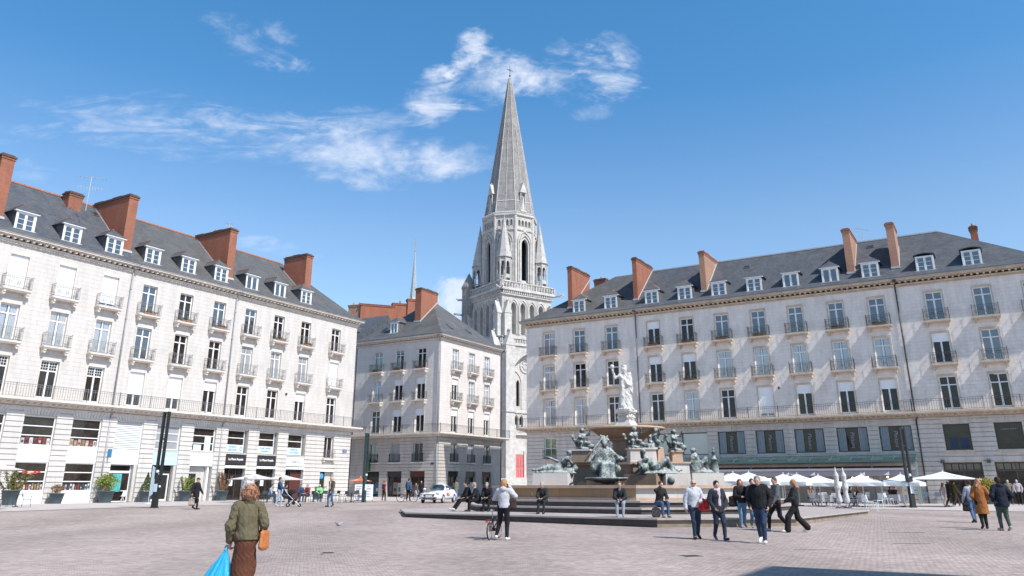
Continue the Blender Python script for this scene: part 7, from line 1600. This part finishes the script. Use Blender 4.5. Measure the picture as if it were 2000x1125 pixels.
bicycle(pix(795, 981), 80, 'dark bicycle beside the man in the blue jacket near the corner block', .33)
def pushchair():
    p = pix(571, 990); o = empty('pushchair', p, R(-80), 'black pushchair pushed by the man in the blue jacket', 'pushchair')
    for x, y, r in ((-.24, -.28, .12), (.24, -.28, .12), (-.2, .42, .09), (.2, .42, .09)): m = MB(); m.torus((x, y, r), r - .025, .025, 'x', 14, 5); m.build('wheel', MT['black'], o)
    m = MB()
    for s in (-.22, .22): m.cyl((s, .42, .1), (s, -.30, .72), .014, n=5); m.cyl((s, -.28, .12), (s, .12, .5), .014, n=5); m.cyl((s, -.30, .72), (s, -.52, 1.0), .014, n=5)
    m.cyl((-.22, -.52, 1.0), (.22, -.52, 1.0), .016, n=6); m.build('frame', MT['steelW'], o)
    link('seat', sdf_mesh('seat', [cap((-.13, .1, .42), (.13, .1, .42), .12, .12, .05), cap((-.13, -.12, .45), (-.13, -.2, .75), .09, .09, .05), cap((.13, -.12, .45), (.13, -.2, .75), .09, .09, .05), cap((-.14, .35, .3), (.14, .35, .3), .06, .06, .05)], MT['cloK'], .03), o)
    link('hood', sdf_mesh('hood', [ell((0, -.08, .80), (.25, .28, .22), .05)], MT['cloK'], .03, cut=[((0, .5, -.86), -.66)]), o)
    link('basket', sdf_mesh('basket', [cap((-.12, .05, .22), (.12, .05, .22), .10, .10, .05)], MT['cloK'], .03), o)
MT['cloK'] = cloth((.02, .02, .022)); pushchair()
# ------------------------------------------------------------------ people
K_ = (.018, .018, .021)
def bag(name, loc, dims, mat, label, rz=0.0, strap=None, fold=.01, shape='box', seed=3, h=.02):
    x, y, z = dims
    if shape == 'box': pr = [cap((-x, 0, y), (x, 0, y), .05, .05, .04), cap((-x, 0, -y), (x, 0, -y), .06, .06, .04), cap((-x, 0, -y), (-x, 0, y), .055, .05, .05), cap((x, 0, -y), (x, 0, y), .055, .05, .05), cap((0, 0, -y), (0, 0, y), z, z, .08)]
    else: pr = shape
    o = bpy.data.objects.new(name, sdf_mesh(name, pr, mat, h, (fold, 18, seed, .5))); COL.objects.link(o); o.location = loc; o.rotation_euler = (0, 0, rz); tag(o, label, 'bag')
    if strap: m = MB(); m.tube([Vector(s) for s in strap], .011, 6); m.build('strap', mat, o)
    return o
def people():
    A = math.atan2
    # the woman in front
    def band(root, q):
        m = cloth((.085, .078, .04), .012); e = .022 * 1.13
        link('waistband', sdf_mesh('waistband', [cap((0, 0, .965), (0, 0, .91), .14 * 1.13 + e + .008, .14 * 1.13 + e - .002, .03, .80)], m, .009, (.004, 60, 2, .1), cut=[((0, 0, -1), -.90), ((0, 0, 1), .96)]), root)
        for s in 'LR': w_ = q['wrist' + s]; el = q['elbow' + s]; d = (w_ - el) / np.linalg.norm(w_ - el); link('cuff', sdf_mesh('cuff', [cap(w_ - d * .09, w_ - d * .04, .060, .052, .01)], m, .008), root)
        link('collar', sdf_mesh('collar', [cap(q['neck'] + (-.03, -.01, -.02), q['neck'] + (.03, -.01, -.02), .075, .075, .02)], m, .009, (.003, 50, 2, .3)), root)
    P = Vector((-3.86, 12.3, 0)); J = walk(.07, -1); J.update(elbowL=(-.255, -.07, 1.13), wristL=(-.245, .05, .87), elbowR=(.27, -.05, 1.15), wristR=(.25, .12, .98), head=(.0, .03, 1.62))
    make_person('person seen from behind in an olive bomber jacket and long brown skirt, curly auburn hair', P, -14, J, 1.56, 0, ('curly', (.40, .20, .12)), ('jacket', (.14, .122, .075)), .915, ('skirt', (.115, .045, .028)), (.25, .2, .17), h=.0095, bulk=1.13, curl=1.1, folds=.021, extra=band, sleeve=.88)
    c, s = math.cos(R(14)), math.sin(R(14)); loc = lambda x, y, z: Vector((P.x + (x * c - y * s) * .905, P.y + (x * s + y * c) * .905, z * .905))
    hd = loc(-.25, .06, .80)
    bm = simple('blue_plastic_bag', (.03, .40, .66), .38, nscale=6, namt=.15, bump=.012, bscale=14, spec=.6)
    # a thin full carrier bag: gathered at the hand, pleats running down to a wide base
    mb = MB(); mb.smooth = True; rg = random.Random(8); ph = [rg.uniform(0, 6.28) for _ in range(4)]; rows = []; n = 96
    prof = [(0, .022), (.03, .030), (.07, .045), (.13, .075), (.2, .11), (.28, .15), (.37, .19), (.46, .225), (.55, .245), (.63, .25), (.68, .22), (.70, .12), (.70, 0.001)]
    for d_, r in prof:
        row = []
        for k in range(n):
            a = 2 * math.pi * k / n; g = max(0.0, 1 - d_ * .9); w1 = math.sin(9 * a + ph[0] + 2.5 * d_) * .15 * g + math.sin(17 * a + ph[1] - 4 * d_) * .08 * g + math.sin(5 * a + ph[2] + 9 * d_) * .05 + math.sin(29 * a + ph[3] + 6 * d_) * .022
            rr = r * (1 + w1); row.append(mb.pt((rr * math.cos(a) - .19 * d_, rr * math.sin(a) * .62, -d_)))
        rows.append(row)
    for A_, B_ in zip(rows[:-1], rows[1:]):
        for k in range(n): mb.face((A_[k], B_[k], B_[(k + 1) % n], A_[(k + 1) % n]))
    hb_ = mb.mesh('plastic_bag', bm); po = bpy.data.objects.new('plastic_bag', hb_); COL.objects.link(po); po.location = hd + Vector((-.035, 0, -.035)); tag(po, 'bright blue plastic bag, full, hanging from the hand of the person in the olive jacket', 'bag')
    mb = MB(); mb.smooth = True
    for s_ in (-1, 1): mb.tube([(.0, s_ * .01, -.03), (s_ * .02, s_ * .015, .02), (0, 0, .055)], .010, 6)
    mb.build('handle', bm, po)
    ob = bag('shoulder_bag', loc(.285, -.02, .90), (.10, .15, .05), simple('tan_leather', (.50, .17, .05), .45, nscale=8, namt=.2, bump=.005), 'orange-tan leather bag at the right hip of the person in the olive jacket', rz=R(80), shape=[cap((-.11, 0, .13), (.11, 0, .13), .022, .022, .02), cap((-.12, 0, -.12), (.12, 0, -.12), .035, .035, .02), cap((-.11, 0, .13), (-.12, 0, -.12), .022, .035, .02), cap((.11, 0, .13), (.12, 0, -.12), .022, .035, .02), cap((0, 0, .1), (0, 0, -.1), .07, .09, .04, .4), cap((-.06, 0, .1), (-.06, 0, -.1), .07, .08, .04, .45), cap((.06, 0, .1), (.06, 0, -.1), .07, .08, .04, .45)], fold=.006, strap=[(.08, 0, .16), (.05, .03, .35), (0, .06, .55), (-.05, .03, .35), (-.08, 0, .16)], h=.009)
    ob.scale = (.85, .8, .76)
    # woman with camera
    p = pix(984, 1055); J = dict(elbowL=(-.30, .10, 1.22), wristL=(-.10, .24, 1.50), elbowR=(.33, .10, 1.26), wristR=(.11, .25, 1.53), kneeL=(-.16, .12, .52), ankleL=(-.24, .02, .14), toeL=(-.26, .16, .10))
    make_person('person taking a photograph, seen from behind in a pale grey sweatshirt and black leggings', p, 14, J, 1.72, 0, ('long', (.42, .22, .10)), ('hood', (.50, .50, .54)), .92, ('trousers', K_), (.75, .72, .72), h=.014, bulk=1.05, headyaw=8, folds=.012)
    m = MB(); c_ = p + Vector((math.sin(R(14)) * .24, math.cos(R(14)) * .24, 1.55)); o = empty('camera_body', c_, R(-14), 'black camera held up by the person in the grey sweatshirt', 'camera'); m.box(-.07, .07, -.03, .03, -.04, .05); m.build('body', MT['black'], o); m = MB(); m.cyl((0, .03, 0), (0, .12, 0), .04, n=12); m.build('lens', MT['black'], o)
    bag('shoulder_bag', p + Vector((.25, .0, 1.02)), (.07, .10, .05), cloth((.05, .03, .028)), 'small dark brown bag at the hip of the person in the grey sweatshirt', strap=[(.05, 0, .1), (-.02, -.04, .38), (-.08, -.06, .45), (-.2, -.1, .5)])
    # the pair
    J = walk(.13, 1); J.update(elbowL=(-.27, .0, 1.14), wristL=(-.12, .20, 1.08), elbowR=(.27, -.06, 1.14), wristR=(.28, .0, .90)); p = pix(1361, 1053)
    make_person('person in a pale grey hooded sweatshirt and sunglasses, with a red bag under one arm', p, 176, J, 1.72, 0, ('fringe', (.35, .33, .31)), ('hood', (.52, .54, .60)), .92, ('trousers', (.035, .05, .085)), (.03, .03, .03), h=.013, bulk=1.12, glasses=True, scarf=(.6, .6, .63), headyaw=0, folds=.013)
    bag('shoulder_bag', p + Vector((.27, -.06, .99)), (.13, .10, .055), simple('red_leather', (.62, .02, .02), .35, nscale=6, namt=.1), 'glossy red bag under the arm of the person in the grey hooded sweatshirt', rz=R(10), strap=[(-.1, 0, .1), (-.1, .03, .3), (-.02, .05, .42)])
    J = walk(.16, -1); J.update(elbowL=(-.28, -.02, 1.14), wristL=(-.18, .12, .95), elbowR=(.28, -.02, 1.14), wristR=(.18, .12, .95)); p = pix(1407, 1055)
    make_person('person with short dark hair in a shiny dark blue quilted coat and pale pink scarf', p, 168, J, 1.68, 0, ('short', (.03, .02, .02)), ('puffer', (.030, .035, .05)), .80, ('trousers', (.03, .042, .07)), (.05, .06, .12), h=.013, bulk=1.22, scarf=(.60, .48, .50), open_front=(.58, .45, .48), folds=.016)
    # the group behind
    J = walk(.10, 1); J.update(wristL=(-.05, .24, 1.12), elbowL=(-.25, .06, 1.12), wristR=(.05, .24, 1.10), elbowR=(.25, .06, 1.12)); p = pix(1452, 1030)
    make_person('person with long auburn hair, black padded jacket and blue jeans', p, 180, J, 1.70, 0, ('longf', (.20, .065, .03)), ('puffer', K_), .88, ('trousers', (.13, .22, .34)), (.35, .34, .34), h=.017, bulk=1.2, folds=.014)
    bag('shoulder_bag', p + Vector((-.30, -.02, .92)), (.11, .12, .06), cloth(K_), 'black bag at the side of the person with long auburn hair')
    make_person('person in jeans mostly hidden behind the man in the black jacket', pix(1476, 1031), 175, walk(.12, -1), 1.72, 0, ('short', (.12, .06, .035)), ('jacket', K_), .9, ('trousers', (.10, .17, .28)), (.3, .3, .3), h=.02, bulk=1.05)
    J = walk(.24, -1, lean=.05); J.update(head=(.0, .08, 1.60), elbowL=(-.29, -.06, 1.15), elbowR=(.29, -.06, 1.15), wristL=(-.24, .10, .93), wristR=(.24, .10, .93), neck=(0, .04, 1.49)); 
    make_person('grey-haired person in a bulky black jacket, navy jeans and white trainers', pix(1491, 1061), 205, J, 1.84, 0, ('short', (.26, .24, .23)), ('puffer', K_), .88, ('trousers', (.032, .048, .09)), (.78, .76, .76), h=.013, bulk=1.28, folds=.016)
    J = walk(.30, 1); make_person('person in a grey and black jacket with rucksack, striding left behind the man in black', pix(1522, 1037), -95, J, 1.78, 0, ('short', (.13, .07, .04)), ('hood', (.12, .12, .13)), .84, ('trousers', K_), (.5, .5, .52), h=.018, bulk=1.12, headyaw=-25)
    J = walk(.36, -1, lean=.06); J.update(wristL=(-.1, .36, 1.02), elbowL=(-.22, .12, 1.12), wristR=(.1, .36, 1.0), elbowR=(.22, .12, 1.12)); p = pix(1559, 1040)
    make_person('person with windblown light brown hair in a black jacket and wide black trousers', p, -84, J, 1.70, 0, ('blown', (.34, .18, .10)), ('jacket', (.035, .035, .038)), .98, ('trousers', K_), (.75, .75, .75), h=.014, bulk=1.05, wide=.055, folds=.014)
    # right edge
    J = walk(.14, 1); J.update(wristR=(.30, .16, 1.02), elbowR=(.30, -.05, 1.14), elbowL=(-.27, -.04, 1.14), wristL=(-.2, .14, 1.0)); make_person('person in a long camel coat seen from behind, fair hair blowing to the right', pix(1925, 1033), 18, J, 1.74, 0, ('blown', (.40, .21, .12)), ('coat', (.34, .135, .045)), .52, ('trousers', (.02, .025, .02)), (.03, .025, .02), h=.015, bulk=1.1, flare=.05, folds=.016)
    J = walk(.10, -1); J.update(elbowR=(.33, -.10, 1.14), wristR=(.24, .06, .95), elbowL=(-.33, -.08, 1.14), wristL=(-.22, .08, .98)); make_person('person with dark hair in a big navy parka and green jeans, seen from behind', pix(1966, 1037), 3, J, 1.80, 0, ('short', (.05, .03, .025)), ('hood', (.016, .02, .035)), .78, ('trousers', (.055, .09, .08)), (.4, .36, .33), h=.015, bulk=1.36, folds=.016)
    p = pix(1905, 1021); J = walk(.14, 1); make_person('person in a white shirt and black vest beside the camel coat', p, 5, J, 1.66, 0, ('bun', (.10, .05, .03)), ('jacket', (.40, .43, .52)), .92, ('trousers', (.10, .17, .30)), (.05, .04, .04), h=.02, bulk=1.0)
    bag('handbag', p + Vector((-.22, .0, .62)), (.13, .10, .05), cloth(K_), 'boxy black handbag carried beside the camel coat', strap=[(-.1, 0, .12), (-.02, 0, .32), (.1, 0, .12)])
    make_person('person in a white cap and dark clothes walking past the palm', pix(1858, 990), 75, walk(.28, 1), 1.74, 2, ('cap', (.75, .74, .74)), ('coat', (.03, .026, .024)), .62, ('trousers', (.03, .027, .025)), (.5, .48, .45), h=.026, bulk=1.05)
    make_person('person in an olive top carrying a white bundle beside the white cap', pix(1869, 990), 85, walk(.30, -1), 1.70, 1, ('pony', (.04, .03, .02)), ('jacket', (.12, .11, .055)), .9, ('trousers', (.12, .08, .06)), (.5, .5, .5), h=.028)
    make_person('person in pale pink behind the white cap', pix(1848, 988), 80, walk(.2, -1), 1.60, 1, ('long', (.12, .06, .03)), ('jacket', (.52, .40, .38)), .8, ('trousers', (.45, .33, .27)), (.3, .2, .15), h=.028)
    # seated on the fountain steps
    def sitp(px, D, z, az, label, lean, hair, top, bot, shoe, seat=.27, J=None, hgt=1.70, **k):
        q = sit(seat, lean); q.update(J or {}); return make_person(label, ((px - 1000) / 1636 * D, D, z), az, q, hgt, 0, hair, top, .9, bot, shoe, h=.019, **k)
    sitp(1062, 36.6, .425, 198, 'person with grey hair in dark clothes sitting hunched on the fountain steps, hands joined', .16, ('short', (.42, .38, .36)), ('jacket', (.035, .034, .032)), ('trousers', (.035, .035, .038)), (.02, .02, .02), seat=.42)
    sitp(1212, 33.2, .425, 190, 'person in a black jacket and pale jeans sitting on the fountain steps', .14, ('short', (.20, .12, .08)), ('jacket', (.03, .03, .035)), ('trousers', (.30, .33, .38)), (.18, .32, .38), seat=.42, open_front=(.25, .2, .3))
    J = dict(elbowR=(.24, .2, 1.0), wristR=(.06, .24, 1.12)); sitp(1288, 32.4, .425, 160, 'person in black and blue jeans sitting on the fountain steps, hand at the face', .12, ('bun', (.10, .045, .025)), ('jacket', (.03, .028, .028)), ('trousers', (.06, .10, .18)), (.35, .28, .2), seat=.42, J={k: v for k, v in J.items()})
    bag('rucksack', Vector(((1279 - 1000) / 1636 * 32.6, 32.4, .60)), (.10, .10, .08), cloth((.22, .17, .15)), 'small grey-brown bag at the feet of the person with a hand at the face')
    q = sit(.42, .12); q.update(kneeL=(-.12, .46, .5), kneeR=(.12, .48, .5), ankleL=(-.12, .72, .10), ankleR=(.12, .80, .10), toeL=(-.12, .86, .14), toeR=(.12, .94, .14))
    make_person('person in black sitting on the steps, leftmost of the three, legs stretched to the left', ((917 - 1000) / 1636 * 40.3, 40.3, .42), -108, q, 1.76, 0, ('short', (.03, .02, .02)), ('puffer', K_), .9, ('trousers', K_), (.55, .55, .58), h=.02, bulk=1.1)
    sitp(934, 39.9, .42, -100, 'fair-haired person in a dark coat and pale scarf, middle of three on the steps', .14, ('long', (.36, .26, .20)), ('puffer', (.025, .026, .032)), ('trousers', K_), (.03, .03, .03), seat=.42, scarf=(.55, .42, .38), bulk=1.15)
    sitp(953, 39.9, .42, 190, 'person in black, rightmost of the three on the left end of the steps', .2, ('short', (.36, .28, .2)), ('jacket', K_), ('trousers', K_), (.02, .02, .02), seat=.42)
    # left side
    J = walk(.18, 1); p = pix(380, 995); make_person('person in a black coat and black cap walking right past the white row', p, 100, J, 1.68, 0, ('cap', (.03, .03, .04)), ('coat', K_), .66, ('trousers', K_), (.02, .02, .02), h=.024, bulk=1.15)
    bag('shopping_bag', p + Vector((-.20, -.05, .42)), (.12, .14, .05), simple('beige_paper', (.42, .33, .28), .8), 'beige paper bag carried by the person in the black coat and cap', strap=[(-.06, 0, .16), (0, 0, .35), (.06, 0, .16)])
    make_person('person in pale blue-grey jacket and cap behind the curly auburn hair', pix(474, 991), 70, walk(.15, 1), 1.74, 0, ('cap', (.35, .38, .45)), ('jacket', (.28, .30, .35)), .84, ('trousers', (.06, .09, .16)), (.2, .2, .2), h=.026, bulk=1.1)
    J = walk(.14, -1); J.update(wristL=(-.15, .38, 1.0), elbowL=(-.22, .12, 1.14), wristR=(.15, .38, 1.0), elbowR=(.22, .12, 1.14)); make_person('person in a blue jacket and pale jeans pushing the pushchair', pix(543, 989), 80, J, 1.74, 0, ('short', (.10, .055, .035)), ('jacket', (.035, .075, .16)), .88, ('trousers', (.38, .44, .52)), (.5, .5, .5), h=.024)
    make_person('bald person in an open brown jacket, white shirt and jeans walking towards the square', pix(645, 990), 215, walk(.12, 1), 1.76, 0, ('bald', (0, 0, 0)), ('jacket', (.10, .075, .055)), .84, ('trousers', (.10, .16, .26)), (.03, .03, .03), h=.024, open_front=(.62, .60, .56), bulk=1.1)
    # by the corner block
    p = pix(749, 978); make_person('person in an orange top with a navy rucksack by the corner block', p, 30, walk(.1, 1), 1.66, 0, ('short', (.20, .08, .04)), ('jacket', (.55, .12, .05)), .92, ('trousers', (.04, .03, .03)), (.03, .03, .03), h=.03)
    bag('rucksack', p + Vector((.02, -.2, 1.16)), (.10, .13, .10), cloth((.02, .035, .08)), 'navy rucksack on the back of the person in orange', h=.03)
    make_person('person in a blue jacket standing with a bicycle before the corner block', pix(797, 980), 20, walk(.08, 1), 1.80, 0, ('short', (.06, .04, .03)), ('jacket', (.06, .12, .20)), .88, ('trousers', K_), (.3, .3, .3), h=.03, bulk=1.1)
    make_person('child-sized person in pale jeans between the bicycle and the white car', pix(811, 977), 80, walk(.14, 1), 1.50, 0, ('short', (.12, .06, .03)), ('jacket', (.06, .05, .045)), .92, ('trousers', (.35, .42, .5)), (.3, .3, .3), h=.03)
    make_person('person in a khaki jacket and jeans standing just right of the white car', pix(891, 979), -60, None, 1.74, 0, ('short', (.06, .04, .03)), ('jacket', (.17, .15, .10)), .88, ('trousers', (.14, .2, .3)), (.1, .1, .1), h=.03)
    make_person('person in black standing in the doorway left of the white car', pix(822, 975), 180, None, 1.74, 0, ('short', (.03, .02, .02)), ('jacket', K_), .84, ('trousers', K_), (.02, .02, .02), h=.03)
    # guests on the terraces
    def guest(px, py, az, label, hair, top, bot=('trousers', (.05, .07, .12)), seat=.45):
        make_person(label, pix(px, py), az, sit(seat, .08), 1.70, 0, hair, top, .9, bot, (.05, .05, .05), h=.03)
    guest(1661, 989, 110, 'seated guest in black with blue trousers right of the folded parasols', ('short', (.03, .02, .02)), ('jacket', K_), ('trousers', (.05, .08, .16))); guest(1682, 989, -80, 'seated guest with long brown hair facing the one in black', ('longf', (.15, .07, .04)), ('jacket', (.10, .05, .03)))
    guest(1584, 987, 170, 'seated guest with long hair behind the person in wide trousers', ('longf', (.22, .10, .05)), ('jacket', (.3, .2, .18))); guest(1741, 984, 160, 'seated guest in dark brown left of the black lamp column', ('long', (.1, .05, .03)), ('jacket', (.05, .035, .035))); guest(1752, 984, -120, 'seated guest in maroon left of the black lamp column', ('short', (.06, .04, .03)), ('jacket', (.12, .05, .05)))
    guest(525, 983, 90, 'seated guest in a pale blue shirt under the grey parasols', ('short', (.08, .05, .03)), ('shirt', (.30, .36, .45))); guest(585, 981, 150, 'seated guest in dark blue just right of the pushchair', ('short', (.15, .07, .04)), ('jacket', (.04, .06, .12))); guest(600, 981, 200, 'seated guest in dark red right of the pushchair', ('short', (.25, .12, .07)), ('jacket', (.2, .05, .05))); guest(622, 980, 160, 'seated guest in a bright green vest before the corner doorway', ('short', (.5, .5, .48)), ('jacket', (.25, .60, .25)))
    guest(553, 982, 60, 'seated guest in black left of the pushchair under the grey parasol', ('short', (.05, .03, .02)), ('jacket', K_))
people()
# mannequins in the boutique windows
def mannequin(px, py, top, bot, label, az=200):
    p = pix(px, py); q = dict(J0); q.update(elbowL=(-.27, .02, 1.15), wristL=(-.2, .12, .93), elbowR=(.27, .02, 1.15), wristR=(.2, .12, .93)); sv = list(SKIN); SKIN[0] = MT['manq']; r = make_person(label, p, az, q, 1.82, 0, ('bald', (0, 0, 0)), ('jacket', top), .9, ('trousers', bot), (.3, .3, .3), h=.03); SKIN[:] = sv; r.name = 'mannequin'; r['category'] = 'mannequin'; r['group'] = 'mannequins in the boutique windows'
MT['manq'] = simple('pale_mannequin', (.55, .50, .46), .5)
mannequin(1873, 983, (.20, .20, .17), (.25, .3, .35), 'pale-headed mannequin in a khaki shirt, behind the walkers at right'); mannequin(1892, 984, (.05, .04, .07), (.03, .03, .04), 'mannequin with a dark top, just left of the camel coat'); mannequin(1976, 986, (.24, .18, .14), (.1, .08, .07), 'mannequin in a brown patterned top right of the navy parka'); mannequin(1994, 987, (.45, .40, .43), (.02, .02, .02), 'mannequin in a pale mauve top and black trousers at the right edge')
